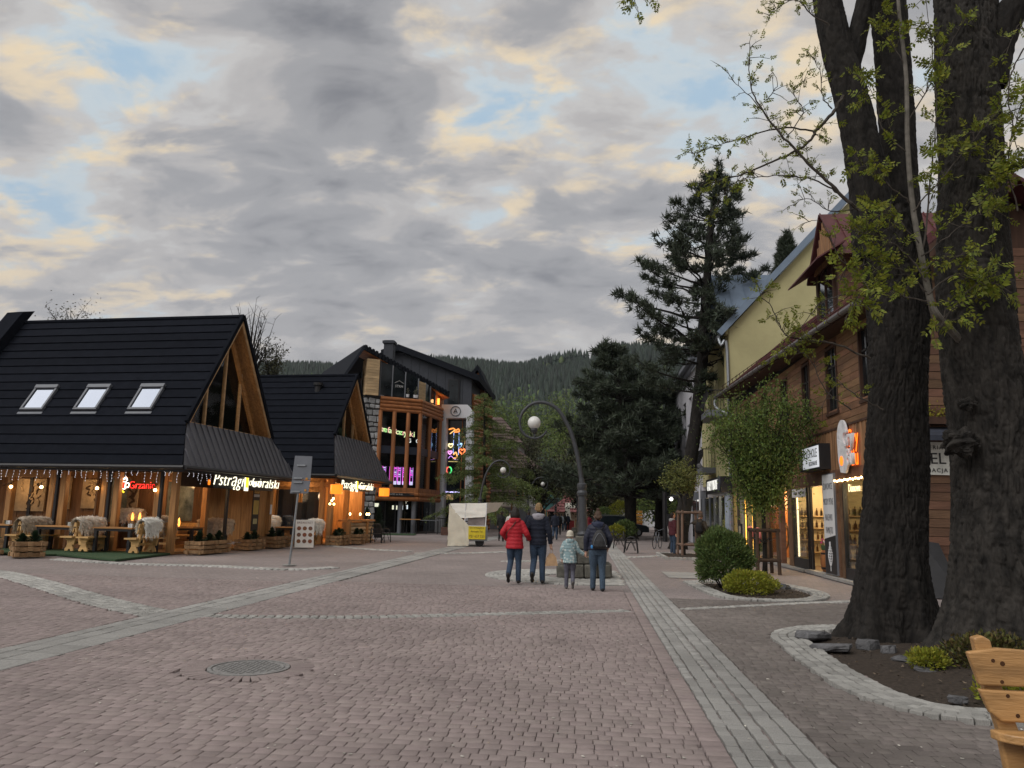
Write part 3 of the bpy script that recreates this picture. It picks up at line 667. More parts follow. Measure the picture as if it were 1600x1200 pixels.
# icicle lights hanging below the gutter
def icicles(par, pts, label, seed):
    rr = random.Random(seed); t = thing('string_lights', label, 'string lights', MW[par.name] @ Vector(pts[0]), math.radians(85)); o = Vector(pts[0])
    a, b = Vector(pts[0]), Vector(pts[1]); n = int((b-a).length/.24); mb = MB(); mt_ = MB(); mb.tube([Vector((0, 0, 0)), b-a], .006, 4)
    for k in range(n):
        p = (b-a)*((k+.5)/n); l = rr.choice((.18, .28, .4)); q = [p]
        for i in range(4): q.append(q[-1]+Vector((rr.uniform(-.02, .02), rr.uniform(-.03, .03), -l/4)))
        mb.tube(q, .005, 4)
        for i in (1, 2, 3, 4): mt_.ball(q[i], .011, 5, 3)
    mb.build('wire', M('wire_white', (.5, .5, .5), .6), t); mt_.build('bulb', em_tip, t, kind='stuff'); return t
icicles(b1, ((-.7, 11, 2.78), (-.7, -.6, 2.78)), 'icicle string lights hanging from the long gutter of the large tavern', 3)
icicles(b1, ((-.5, -.7, 2.78), (1.0, -.7, 2.78)), 'short icicle string lights at the front corner of the large tavern', 4)
def stroke_sign(par, loc, rot, size, label, sx=1.0):
    """script neon: three words and a glass of beer on a dark board"""
    t = thing('neon_sign', label, 'neon sign', MW[par.name] @ Vector(loc), rot)
    MB().box((0, .02, 0), (4.3*size*sx, .03, .62*size)).build('board', mt['blackm'], t)
    for s, x, w, sz in (('Pstrągi', -1.24, 1, .66), ('rowar', .56, 1, .44), ('Góralski', 1.46, 1, .60)):
        text(s, sz*size, em_wht, t, (x*size*sx, -.02, -.02), (R90, 0, 0), extrude=.012, shear=.28, bevel=0, sx=1.0*sx, space=1.08, thin=-.012)
    g = MB(); g.bb(-.14*size*sx, .10*size*sx, -.06, -.02, -.36*size, .27*size); gl = g.build('beer_glass', em_wht, t)
    MB().bb(-.11*size*sx, .07*size*sx, -.07, -.06, -.24*size, .24*size).build('beer', em_yel, gl)
    return t
stroke_sign(b1, (3.5, -.60, 2.60), math.radians(85), 1.02, 'glowing white script neon sign on the large tavern front', 1.0)
# red "Grzaniec" neon with its mug behind the terrace glass
gn = thing('neon_sign', 'red neon sign with a steaming mug over the left terrace', 'neon sign', F1 @ Vector((.10, 1.46, 2.28)), math.radians(-5))
text('Grzaniec', .36, em_red, gn, (.17, 0, 0), (R90, 0, 0), extrude=.01, sx=.90, thin=-.004)
mb = MB()
pts = [(-.78, 0, .12), (-.76, 0, -.13), (-.56, 0, -.13), (-.54, 0, .12), (-.78, 0, .12)]
mb.tube([Vector(p) for p in pts], .02, 6); mb.tube(catmull([(-.54, 0, .08), (-.42, 0, .06), (-.43, 0, -.06), (-.55, 0, -.08)], 4), .018, 6)
mb.tube(catmull([(-.80, 0, .14), (-.72, 0, .26), (-.64, 0, .2), (-.56, 0, .27), (-.5, 0, .16)], 4), .024, 6); mb.build('mug', EM('neon_pink', (1, .75, .6), 3), gn)
MB().bb(-.72, -.60, -.01, .01, -.08, .08).build('drink', em_red, gn)
MB().tube(catmull([(-.86, 0, -.24), (-.7, 0, -.18), (-.58, 0, -.25)], 4), .03, 6).build('saucer', em_yel, gn)
# posters on the big tavern
def poster(par, c, w, h, name, label, cols, rz=math.radians(85), lines=()):
    t = thing(name, label, 'poster', MW[par.name] @ Vector(c), rz)
    MB().box((0, 0, 0), (w, .03, h)).build('panel', mt['blackm'], t)
    for (x0, x1, z0, z1, cc) in cols: MB().bb(x0*w, x1*w, -.02, -.016, z0*h, z1*h).build('print', M('print', cc, .6, .1, 4), t)
    for (s, z, sz, cc) in lines: text(s, sz, M('print_text', cc, .6, .05), t, (0, -.021, z*h), (R90, 0, 0), extrude=.001)
    return t
poster(b1, (5.45, -.02, 1.55), .52, 1.75, 'menu_poster', 'tall black and amber menu poster on the large tavern front', ((-.4, .4, .36, .48, (.45, .27, .07)), (-.42, .42, .28, .34, (.5, .5, .5)), (-.4, .4, -.12, .2, (.42, .30, .08)), (-.3, .3, -.34, -.22, (.4, .38, .2))), lines=(('MENU', .42, .12, (.1, .05, .02)),))
MB().bb(6.48, 6.62, -.135, -.115, 1.35, 1.75).build('notice', mt['white'], b1)
# ---------------- second tavern
b2, _ = tavern((-12.1, 35.2), 'smaller dark roofed tavern with the curved log bar, behind the large one', 3.0, 3.75, 8.45, 3.2, 5.15, 9.0, 2, 15)
F2 = MW[b2.name]
posts(b2, [(0, -.3), (0, .12), (0, 2.6), (1.9, .5), (3.6, .4), (5.6, .4)], .22, 3.0)
for k in range(22):
    b_ = .4+k*.28; MB().bb(.25+.01*(k % 2), .31, b_+.004, b_+.276, 0, 3.1).build('wall_plank', mt['timber'], b2)
for k in range(22): MB().bb(.3+k*.28+.004, .3+k*.28+.276, 2.6+.01*(k % 2), 2.66, 0, 3.1).build('wall_plank', mt['timber'], b2)
for k in range(8): MB().bb(5.8, 5.86, .3+k*.3+.004, .3+k*.3+.296, 0, 3.1).build('wall_plank', mt['timber'], b2)
mb = MB(); mb.bb(-.1, .1, -.4, 4, 2.62, 2.84).bb(-.1, .1, -.4, 4, 2.98, 3.12).bb(-.1, 6.6, -.35, -.15, 2.85, 3.1); mb.build('lintel', mt['timberx'], b2)
for a0_, b0_, w_, z0, z1 in ((.2, 1.9, .5, .7, 2.5), (.2, .75, .42, 1.0, 2.4)):
    fr = MB().bb(.17, .23, b0_-w_-.07, b0_+w_+.07, z0-.07, z1+.07).build('window', mt['timber'], b2); MB().bb(.13, .17, b0_-w_, b0_+w_, z0, z1).build('pane', bpy.data.materials['skylight_glass'], fr)
MB().bb(.13, .16, .9, 1.7, 0.4, 1.9).build('chalkboard', mt['blackm'], b2)
MB().bb(0, 6.4, -.2, 2.6, 0, .05).build('floor', mt['timberx'], b2); MB().bb(0, 6.5, -.3, 2.7, 3.1, 3.15).build('ceiling', mt['timberx'], b2)
for (a, b, z, e) in ((4.6, 1.3, 2.6, 85), (1.8, 1.2, 2.6, 60), (-.5, 1.2, 2.7, 22), (3.4, -1.3, 2.3, 30)): lamp('room_or_fill_light', (a, b, z), e, (1, .60, .27), parent=b2)  # the last is a fill lamp added out front to brighten the log bar
stroke_sign(b2, (2.25, -.62, 2.80), math.radians(85), .88, 'glowing white script neon sign on the smaller tavern front', 1.0)
pendant((-.55, -.78, 2.52), .27, .42, em_or, 'orange drum lantern hanging at the left corner of the smaller tavern', b2, .4)
pendant((5.8, -.80, 2.58), .27, .42, em_or, 'orange drum lantern hanging at the right corner of the smaller tavern', b2, .4)
for k, (a, b, z) in enumerate(((-.75, -.6, 1.85), (-.55, -.6, 2.0), (-.3, -.6, 1.85), (-.4, -.6, 2.1))):
    P = F2 @ Vector((a, b, z)); t = thing('glass_lantern', ('leftmost small hanging glass light below the left orange drum lantern', 'second small hanging glass light below the left orange drum lantern', 'rightmost small hanging glass light below the left orange drum lantern', 'highest small hanging glass light below the left orange drum lantern')[k], 'lantern', P, 0, 'small hanging glass lights')
    MB().ball((0, 0, 0), .05, 8, 6).build('bulb', em_warm, t, smooth=True); MB().tube([(0, 0, .05), (0, 0, .6)], .006, 4).build('cord', mt['blackm'], t)
# curved bar of stacked logs with a plank counter
bar = thing('log_bar', 'curved bar of stacked round logs under the smaller tavern sign', 'bar counter', F2 @ Vector((0, 0, 0)), math.radians(85))
arc = catmull([(1.0, -.60, 0), (2.2, -.78, 0), (3.5, -.80, 0), (4.7, -.6, 0), (5.5, -.1, 0)], 5)
logm = M('bar_log', (.48, .34, .20), .7, .25, 5, .4, 50, stretch=(.4, 1, 1), piece=.15)
for k in range(5): MB().tube([p+Vector((0, 0, .11+k*.20)) for p in arc], .105, 12).build('log', logm, bar, smooth=False)
mb = MB()
for p, q in zip(arc, arc[1:]): mb.beam(p+Vector((0, .08, 1.09)), q+Vector((0, .08, 1.09)), .5, .08)
mb.build('counter', mt['timberx'], bar)
for x in (.9, 3.2): MB().bb(x-.12, x+.12, -.97, -.66, 0, 1.06).build('upright', mt['timber'], bar)
for k, (a, b) in enumerate(((1.7, -.6), (2.9, -.65), (3.8, -.65), (4.9, -.35))):
    P = F2 @ Vector((a, b, 1.135)); t = thing('table_lamp', ('lit candle lamp at the left end of the log bar', 'lit candle lamp left of the middle of the log bar', 'lit candle lamp right of the middle of the log bar', 'lit candle lamp at the right end of the log bar')[k], 'lamp', P, 0, 'candle lamps on the log bar')
    MB().lathe([(.05, 0), (.05, .02), (.012, .03), (.012, .2), (.06, .2), (.06, .21)], 10).build('stand', mt['blackm'], t); MB().ball((0, 0, .27), (.045, .045, .07), 8, 6).build('bulb', em_warm, t, smooth=True)
# small fires / candles on the terrace tables inside the large tavern
# ---------------- benches, tables, sheepskins
def make_bench():
    t = thing('tavern_bench', 'b', 'bench', (0, 0, 0)); L = 1.25      # length along local y, faces +x
    for y in (-.45, .45):
        mb = MB(); P = [(-.14, 0), (-.20, .04), (-.20, .0)]
        prof = [(-.02, 0), (.07, 0), (.10, .06), (.16, .06), (.19, 0), (.30, 0), (.30, .05), (.22, .20), (.24, .32), (.36, .42), (-.06, .42), (.02, .32), (.05, .20), (-.02, .05)]
        mb.prism([(x, y-.03, z) for x, z in prof], (0, .06, 0)); mb.build('leg', mt['bench'], t)
        MB().prism([(-.03, y-.035, .2), (.08, y-.035, .2), (-.10, y-.035, .98), (-.19, y-.035, .98)], (0, .07, 0)).build('back_post', mt['bench'], t)
    MB().bb(-.04, .40, -L/2, L/2, .42, .47).build('seat', mt['bench'], t)
    for z in (.60, .78): MB().prism([(-.02-(z-.2)*.15, -L/2, z), (.02-(z-.2)*.15, -L/2, z), (-.01-(z-.2)*.15, -L/2, z+.14), (-.05-(z-.2)*.15, -L/2, z+.14)], (0, L, 0)).build('back_board', mt['bench'], t)
    MB().bb(.11, .15, -.45, .45, .22, .29).build('stretcher', mt['bench'], t)
    return t
bench0 = make_bench(); bench_used = [False]
def put(proto, used, P, rz, label, group):
    o = proto if not used[0] else copy_tree(proto); used[0] = True
    o.location = P; o.rotation_euler = (0, 0, rz); o['label'] = label; o['group'] = group; MW[o.name] = Matrix.Translation(Vector(P)) @ Matrix.Rotation(rz, 4, 'Z'); return o
def make_table():
    t = thing('tavern_table', 't', 'table', (0, 0, 0))
    MB().bb(-.72, .72, -.36, .36, .74, .78).build('tabletop', mt['timberx'], t); MB().bb(-.68, .68, -.33, .33, .66, .74).build('apron', mt['blackm'], t)
    for x in (-.62, .62):
        for y in (-.28, .28): MB().bb(x-.05, x+.05, y-.05, y+.05, 0, .66).build('leg', mt['blackm'], t)
    return t
table0 = make_table(); table_used = [False]
def fleece_mesh(seed, w=.9):
    """a sheepskin folded over a bench back: thick saddle with hanging locks"""
    r = np.random.default_rng(seed); nu, nv = 26, 22; V = []
    for i in range(nu):
        s = (i/(nu-1)-.5)*2                                   # across the back: -1 front .. 1 rear
        for j in range(nv):
            y = (j/(nv-1)-.5)*w; ed = 1-abs(y/(w/2))**5*.35
            ang = s*1.5; rad = .15
            if abs(s) < .55: x = rad*math.sin(s/.55*R90); z = rad*math.cos(s/.55*R90)*.9
            else: x = math.copysign(rad+.03*math.sin(j*1.3), s); z = -(abs(s)-.55)/.45*(.33+.07*math.sin(j*.9+seed)+.04*math.sin(j*2.7))*ed
            V.append((x*ed, y, z*ed))
    V = np.array(V); n = V/np.maximum(.05, np.linalg.norm(V*[1, 0, 1], axis=1, keepdims=True))*[1, 0, 1]
    V += n*(r.normal(0, .012, (len(V), 1)))
    F = [(i*nv+j, i*nv+j+1, (i+1)*nv+j+1, (i+1)*nv+j) for i in range(nu-1) for j in range(nv-1)]
    # locks of wool
    K = 2600; idx = r.integers(0, len(V), K); P = V[idx]+r.normal(0, .012, (K, 3)); nn = n[idx]
    dn = np.stack((nn[:, 0]*.5, r.normal(0, .35, K), -.75-.3*r.random(K)+nn[:, 2]*.7), 1); dn /= np.linalg.norm(dn, axis=1, keepdims=True)
    ln = r.uniform(.04, .10, (K, 1)); sd = np.cross(dn, nn+r.normal(0, .2, (K, 3))); sd /= np.linalg.norm(sd, axis=1, keepdims=True)+1e-6
    T = np.stack((P-sd*.009+nn*.006, P+sd*.009+nn*.006, P+dn*ln+nn*.03), 1).reshape(-1, 3); n0 = len(V)
    return np_mesh('sheepskin', np.concatenate((V, T)), [np.array(F), np.arange(len(T)).reshape(-1, 3)+n0], True)
fl_mats = [mt['fleece'], M('sheepskin_grey', (.52, .45, .36), .95, .3, 14, .8, 60), M('sheepskin_white', (.88, .86, .79), .95, .2, 14, .8, 60)]
fl_mesh = [fleece_mesh(s, w) for s, w in ((1, .95), (2, 1.05), (3, .7))]
def fleece(P, rz, k, m, label, sc=1.0):
    me = fl_mesh[k] if not fl_mesh[k].materials or fl_mesh[k].materials[0] == fl_mats[m] else fl_mesh[k].copy()
    me.materials.clear(); me.materials.append(fl_mats[m])
    o = obj('sheepskin', me, loc=P, rot=(0, 0, rz), scale=(sc, sc, sc), label=label, cat='sheepskin', group='sheepskins on the bench backs'); return o
BG, TG = 'wooden benches at the taverns', 'tables of the taverns'
def L1(a, b, z=0): return F1 @ Vector((a, b, z))
rz_l, rz_r = math.radians(85)+R90, math.radians(85)-R90        # facing +b (left), facing -b (right)
benches = ((4.75, -.8, rz_l, 'bench facing left with its back to the leftmost terrace table'), (4.50, -.8, rz_r, 'bench facing right at the leftmost whole black table'), (2.62, -.85, rz_l, 'bench facing left between the two black terrace tables'), (2.38, -.85, rz_r, 'bench facing right between the two black terrace tables'), (.28, -.85, rz_l, 'bench at the right end of the terrace by the corner post'))
for b_, a_, rz, lb in benches: put(bench0, bench_used, L1(a_, b_, .09), rz, 'wooden '+lb, BG)
for b_, a_, lb in ((6.0, -.8, 'black legged table at the left edge of the terrace'), (3.55, -.8, 'black legged terrace table behind the log planter'), (1.35, -.85, 'black legged terrace table near the tavern corner')): put(table0, table_used, L1(a_, b_, .09), rz_l, lb, TG)
fleece(L1(-.85, 4.62, .98), rz_l, 1, 1, 'greyish sheepskin over the bench backs behind the leftmost log planter', 1.2)
fleece(L1(-.85, 2.5, 1.02), rz_l, 0, 0, 'cream and tan sheepskin over the bench backs between two black tables', 1.25)
fleece(L1(-1.0, .15, 1.04), rz_l, 2, 2, 'white shaggy sheepskin on the bench by the corner post', 1.15)
fleece(L1(.6, .75, 1.08), rz_l, 0, 1, 'dull brown sheepskin behind the corner post', 1.2)
# benches and a table under the gable
for a_, b_, rz, lb in ((1.6, 1.9, math.radians(85), 'wooden bench inside the large tavern front, left'), (3.6, 1.8, math.radians(85)+PI, 'wooden bench inside the large tavern front, right'), (.5, .9, math.radians(85), 'wooden bench just inside the corner post of the large tavern')): put(bench0, bench_used, L1(a_, b_, .06), rz, lb, BG)
for a_, b_, lb in ((2.5, 1.3, 'table inside the large tavern front'), (4.6, 1.5, 'table inside the large tavern front beside the poster')): put(table0, table_used, L1(a_, b_, .06), math.radians(85)+R90, lb, TG)
fleece(L1(1.3, 1.6, 1.02), math.radians(85), 1, 1, 'brownish sheepskin inside the large tavern front, left', 1.25)
fleece(L1(3.9, .75, .98), math.radians(85)+.4, 0, 1, 'grey sheepskin hanging low inside the large tavern front, right', 1.35)
fleece(L1(1.1, 2.4, 1.35), math.radians(85), 0, 0, 'pale sheepskin by the window inside the large tavern', 1.0)
def L2(a, b, z=0): return F2 @ Vector((a, b, z))
for a_, b_, rz, lb in ((-1.0, 2.0, rz_r, 'wooden bench in the gap before the smaller tavern, left'), (-1.1, 0.0, rz_l, 'wooden bench in the gap before the smaller tavern, right')): put(bench0, bench_used, L2(a_, b_), rz, lb, BG)
put(table0, table_used, L2(-1.0, 1.0), rz_l, 'table between the benches in the gap before the smaller tavern', TG)
fleece(L2(-1.3, 2.05, .95), rz_r, 0, 2, 'white sheepskin on the bench left of the food menu board', 1.15)
fleece(L2(-.6, 2.2, 1.1), rz_r, 2, 2, 'white sheepskin behind the one left of the food menu board', 1.15)
fleece(L2(-1.2, -.15, 1.0), rz_l, 1, 2, 'big white sheepskin on the bench right of the food menu board', 1.2)
# green carpet step under the terrace
cp = [tuple(PG(*q))[:2] for q in ((-30, 862), (30, 869), (88, 868), (180, 877), (262, 867), (262, 862))]
ccx = [(p[0], p[1]) for p in cp]
t = thing('carpet_step', 'low step covered with green carpet under the terrace tables', 'platform', (0, 0, 0))
back = [tuple(L1(.1, -.05))[:2], tuple(L1(.1, 8.5))[:2]]
MB().prism([(x, y, .0) for x, y in ccx[:-1]]+[(*back[0], 0), (*back[1], 0)], (0, 0, .05)).build('carpet', mt['carpet'], t)
# fires and glasses on tables
def candle(P, label, s=1.0):
    t = thing('candle', label, 'candle', P, 0, 'little table flames in the taverns'); MB().lathe([(.05*s, 0), (.06*s, .06*s), (.055*s, .09*s)], 10).build('bowl', mt['glass'], t)
    MB().lathe([(.018*s, .02), (.03*s, .07*s), (.02*s, .13*s), (.004, .2*s)], 8).build('flame', em_fire, t, smooth=True)
for (a, b, z, s, lb) in ((.9, 5.0, 1.02, 1, 'small flame behind the greyish sheepskin'), (.9, 2.2, 1.05, 1.5, 'tall flame under the red neon sign, left'), (.95, 1.95, 1.05, 1.5, 'tall flame under the red neon sign, right'), (1.0, 1.2, .95, 1.3, 'low flame under the last letters of the red neon'),
                         (2.3, 1.3, .84, 1.6, 'flame on the table inside the large tavern front, left'), (2.55, 1.45, .84, 1.7, 'flame on the table inside the large tavern front, right'), (4.6, 1.4, .84, 1.2, 'flame on the table beside the tall menu poster')): candle(L1(a, b, z), lb, s)
def glasses(P, label, seed):
    rr = random.Random(seed); t = thing('glassware', label, 'glasses', P, 0, 'glasses and cutlery jars on the terrace tables')
    for k in range(4): MB().lathe([(.032, 0), (.036, .13), (.034, .13), (.03, .01)], 10, (rr.uniform(-.15, .15), rr.uniform(-.1, .1), 0)).build('jar', mt['glass'], t)
    MB().box((.05, .02, .06), (.14, .1, .12)).build('napkin_box', mt['white'], t)
glasses(L1(-.8, 3.3, .87), 'glasses and a napkin box on the terrace table behind the planter', 1); glasses(L1(-.85, 1.0, .87), 'glasses and a napkin box on the terrace table near the corner', 2); glasses(L1(-.8, 5.7, .87), 'jar and napkin box on the leftmost terrace table', 3)
# ---------------- log planters with little firs
def small_fir(mb, c, h, r, seed, n=120):
    rr = random.Random(seed); c = Vector(c)
    for k in range(n):
        f = rr.random()**.8; z = h*f; rad = r*(1-f)**.7*(.5+.6*rr.random()); a = rr.random()*2*PI
        p = c+Vector((0, 0, z*.9)); q = c+Vector((rad*math.cos(a), rad*math.sin(a), z+.06)); s = Vector((-math.sin(a), math.cos(a), .3))*.025
        mb.add([p+s*.4, p-s*.4, q-s, q+s, q+(q-p)*.25], [(0, 1, 2, 3), (3, 2, 4)])
        for j in range(3):
            f2 = .4+.25*j; m_ = p.lerp(q, f2); w = s.normalized()*.075
            mb.add([m_, m_+w+(q-p)*.25, m_+(q-p)*.1], [(0, 1, 2)]); mb.add([m_, m_-w+(q-p)*.25, m_+(q-p)*.1], [(0, 1, 2)])
def planter(P0, P1, depth, h, label, seed, firs, rows_=3):
    P0, P1 = Vector(P0), Vector(P1); d = P1-P0; L = d.length; t = thing('log_planter', label, 'planter', P0, math.atan2(d.y, d.x), 'log planters in front of the taverns'); rr = random.Random(seed)
    rh = h/rows_
    for k in range(rows_):
        e = .06 if k % 2 else .0
        for y in (.05, depth-.05): MB().box((L/2, y, rh*(k+.5)), (L+.06-e+rr.uniform(-.06, .06), .09+rr.uniform(-.01, .02), rh*.78), rotz(rr.uniform(-.01, .01))).build('log', mt['crate'], t)
        for x in (.08, L*.5, L-.08):
            if 0 < x < L: MB().box((x, depth/2, rh*(k+.5)+(.02 if k < rows_-1 else 0)), (.12, depth+.16, rh*.72)).build('crosspiece', mt['crate'], t)
    MB().bb(.08, L-.08, .08, depth-.08, h*.7, h*.8).build('soil', mt['soil'], t)
    for k in range(firs):
        mb = MB(); small_fir(mb, ((k+.5)*L/firs+rr.uniform(-.05, .05), depth/2, h*.78), rr.uniform(.26, .42) if firs > 1 else .42, .26, seed*7+k, 150); mb.build('fir', mt['grn'], t, kind='stuff')
def gv(u, v): p = PG(u, v); return (p.x, p.y, 0)
planter(gv(20, 872), gv(70, 871), .62, .48, 'log planter with fir sprigs left of the green carpet', 1, 2)
planter(gv(-44, 868), gv(2, 867), .6, .5, 'log planter cut by the left edge, on the terrace paving', 2, 2)
planter(L1(.15, -1.05), L1(2.1, -.95), .55, .46, 'log planter with firs right of the corner post', 3, 3)
planter(L1(3.5, -.95), L1(4.7, -.9), .55, .42, 'log planter in front of the menu poster', 4, 2)
planter(L1(5.5, -1.0), L1(6.8, -.95), .7, .48, 'log planter with two small firs left of the sign pole', 5, 2)
planter(L2(-.9, -1.2), L2(.35, -1.15), .55, .46, 'log planter between the food menu board and the log bar', 6, 3)
planter(L2(.75, -1.5), L2(1.85, -1.45), .45, .5, 'small log planter against the log bar', 7, 2)
# food board
fb = thing('menu_board', 'white A frame board with food pictures standing by the sign pole', 'menu board', PG(474, 856), math.radians(24))
M_w = M('board_white', (.62, .60, .57), .6, .05)
for s in (-1, 1):
    R = Matrix.Rotation(s*.22, 3, 'X'); mb = MB(); mb.box(R @ Vector((0, 0, .56))+Vector((0, -s*.125*-1-s*.25, 0)), (.72, .025, 1.1), R); o = mb.build('board', M_w if s < 0 else mt['blackm'], fb) if 0 else None
mb = MB(); mb.quad((-.38, -.30, .03), (.38, -.30, .03), (.38, 0, 1.15), (-.38, 0, 1.15)); 
MB().prism([(-.38, -.32, .03), (.38, -.32, .03), (.38, -.02, 1.15), (-.38, -.02, 1.15)], (0, .02, 0)).build('front_board', M_w, fb)
MB().prism([(-.38, .32, .03), (.38, .32, .03), (.38, .02, 1.15), (-.38, .02, 1.15)], (0, -.02, 0)).build('rear_board', mt['blackm'], fb)
tl = math.atan2(1.12, .30)
text('BREAKFAST', .125, M('print_brown', (.12, .05, .04), .6), fb, (0, -.054, 1.03), (tl, 0, 0), extrude=.001)
food = [M('dish', c, .5, .5, 40, col2=(.25, .1, .04)) for c in ((.30, .06, .04), (.20, .08, .03), (.06, .07, .10))]
for i in range(3):
    for j in range(3):
        z = .80-.26*i; y = -.322+.30*(z-.03)/1.12-.004; mb = MB(); mb.lathe([(.085, 0), (.085, .006), (0, .007)], 12, ((j-1)*.23, y, z), Matrix.Rotation(tl, 3, 'X')); mb.build('dish_print', food[(i*2+j) % 3], fb)
# roof vent on the smaller tavern
MB().lathe([(.16, 0), (.16, .35), (.24, .36), (.24, .5), (.1, .52)], 12, (2.4, 1.8, 7.5)).build('roof_vent', mt['blackm'], b2)
# ================================================================ ARCADE BUILDING AND WHAT LIES BEHIND
arc_log = M('facade_log', (.30, .115, .040), .55, .3, 5, .3, 50, stretch=(.25, 1, 1), piece=.12); arc_col = M('facade_column', (.30, .12, .045), .6, .35, 5, .3, 50, stretch=(1, 1, .15), piece=.1)
palewood = M('stacked_wood', (.42, .30, .17), .7, .25, 5, .4, 50, stretch=(.3, .3, 1), piece=.18); char = M('charcoal_cladding', (.042, .046, .056), .8, .12, 3, piece=.08)
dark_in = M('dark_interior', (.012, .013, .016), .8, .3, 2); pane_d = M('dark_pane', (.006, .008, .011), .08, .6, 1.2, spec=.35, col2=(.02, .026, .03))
ar = thing('arcade_building', 'tall arcade building with stone pillar, log front and dark slanted roof', 'building', (-14, 57, 0))
K0, K1, K2, K3 = Vector((-16.35, 53.6, 0)), Vector((-15.0, 54.4, 0)), Vector((-12.35, 56.1, 0)), Vector((-11.65, 60.6, 0))
up = lambda p, z: Vector((p.x, p.y, z)); inn = Vector((-.53, .85, 0))
# stone pillar with separately laid stones
mb = MB(); mb.prism([up(K0, 0), up(K1, 0), up(K1+inn*1.6, 0), up(K0+inn*1.6, 0)], (0, 0, 9.72)); mb.build('pillar_core', M('mortar', (.06, .06, .06), .95, .2, 20), ar, world=True)
stm = M('pillar_stone', (.27, .275, .28), .85, .3, 5, .7, 20, piece=.30)
fd = (K1-K0).normalized(); nd = Vector((fd.y, -fd.x, 0))
def stones(o, d, n, w, z0, z1):
    z = z0
    while z < z1:
        h = random.uniform(.30, .52); x = -random.random()*.2
        while x < w-.05:
            l = min(random.uniform(.30, .62), w-x); hh = h*random.uniform(.8, 1.0); c = o+d*(x+l/2)+n*random.uniform(.0, .05); R = Matrix((d, -n, Vector((0, 0, 1)))).transposed() @ Matrix.Rotation(random.uniform(-.22, .22), 3, 'Y')
            o_ = MB().box((0, 0, 0), (l-.05, .16, hh-.05)).build('stone', stm, ar); o_.location = MW[ar.name].inverted() @ Vector((c.x, c.y, min(z+hh/2, z1-hh/2))); o_.rotation_euler = R.to_euler(); bev(o_, .035, 1); x += l
        z += h
stones(K0, fd, nd, (K1-K0).length, 0, 9.7)
d2 = Vector((-fd.y, fd.x, 0)); stones(K0+inn*1.5, -inn, Vector((-.85, -.53, 0)), 1.5, 3.5, 9.7)
MB().prism([up(K0-fd*.1-inn*.1, 0), up(K1+fd*.1-inn*.1, 0), up(K1+inn*1.7, 0), up(K0+inn*1.7, 0)], (0, 0, .12)).build('pillar_cap', mt['blackm'], ar, world=True).location.z = 9.72
# log bands
for (z0, n, h) in ((8.78, 4, .27), (2.32, 2, .33)):
    for k in range(n):
        z = z0+h*(k+.5); off = nd*(.12 if n == 2 else .05+.03*(k % 2))
        MB().tube([up(K1, z)+off, up(K2, z)+off*1.3], h*.53, 12).build('log', arc_log, ar, world=True); MB().tube([up(K2, z)+off*1.3, up(K3, z)+Vector((.1, 0, 0))], h*.53, 12).build('log', arc_log, ar, world=True)
MB().beam(up(K1, 3.12)+nd*.1, up(K2, 3.12)+nd*.1, .3, .3).beam(up(K2, 3.12)+nd*.1, up(K3, 3.12)+nd*.1, .3, .3).build('sill_beam', arc_col, ar, world=True)
MB().beam(up(K1, 2.78)+nd*.30, up(K1.lerp(K2, .9), 2.78)+nd*.30, .04, .22).build('shop_board', mt['blackm'], ar, world=True)
def face(p, q, f, z, off=0.0): r = p.lerp(q, f); return Vector((r.x, r.y, z))+nd*off
def text_on(s, size, mat, par, p, q, f, z, off, **k):
    d = (q-p).normalized(); P = face(p, q, f, z, off); return text(s, size, mat, par, MW[par.name].inverted() @ P if par else P, (R90, 0, math.atan2(d.y, d.x)), **k)
text_on('GAMES  &  PUB', .16, M('board_letters', (.4, .4, .4), .5), ar, K1, K2, .45, 2.78, .33)
# timber columns and the tall panes between them
for p, q, fs in ((K1, K2, (.02, .36, .70, 1.0)), (K2, K3, (.45, .97))):
    for f in fs: MB().tube([face(p, q, f, 3.2, .08), face(p, q, f, 8.8, .08)], .15, 10).build('column', arc_col, ar, world=True)
def glz(p, q, f0, f1, z0, z1, mat, off=0.0, name='pane'): return MB().prism([face(p, q, f0, z0, off), face(p, q, f1, z0, off), face(p, q, f1, z1, off), face(p, q, f0, z1, off)], inn*.03).build(name, mat, ar, world=True)
for p, q, fs in ((K1, K2, (.02, .36, .70, 1.0)), (K2, K3, (0, .45, .97))):
    for f0, f1 in zip(fs, fs[1:]): glz(p, q, f0, f1, 3.27, 8.78, mt['glassd'])
    for f0, f1 in zip(fs, fs[1:]): MB().beam(face(p, q, f0, 6.0, .02), face(p, q, f1, 6.0, .02), .06, .55).build('floor_edge', M('slab_edge', (.02, .025, .04), .5), ar, world=True)
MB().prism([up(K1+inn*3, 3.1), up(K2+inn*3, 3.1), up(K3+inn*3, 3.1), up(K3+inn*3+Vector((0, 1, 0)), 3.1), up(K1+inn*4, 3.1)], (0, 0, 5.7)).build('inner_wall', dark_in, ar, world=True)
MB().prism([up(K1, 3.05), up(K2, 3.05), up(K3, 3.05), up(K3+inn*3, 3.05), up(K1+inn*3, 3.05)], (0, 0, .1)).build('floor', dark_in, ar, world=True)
MB().prism([up(K1, 8.75), up(K2, 8.75), up(K3, 8.75), up(K3+inn*3, 8.75), up(K1+inn*3, 8.75)], (0, 0, .1)).build('ceiling', dark_in, ar, world=True)
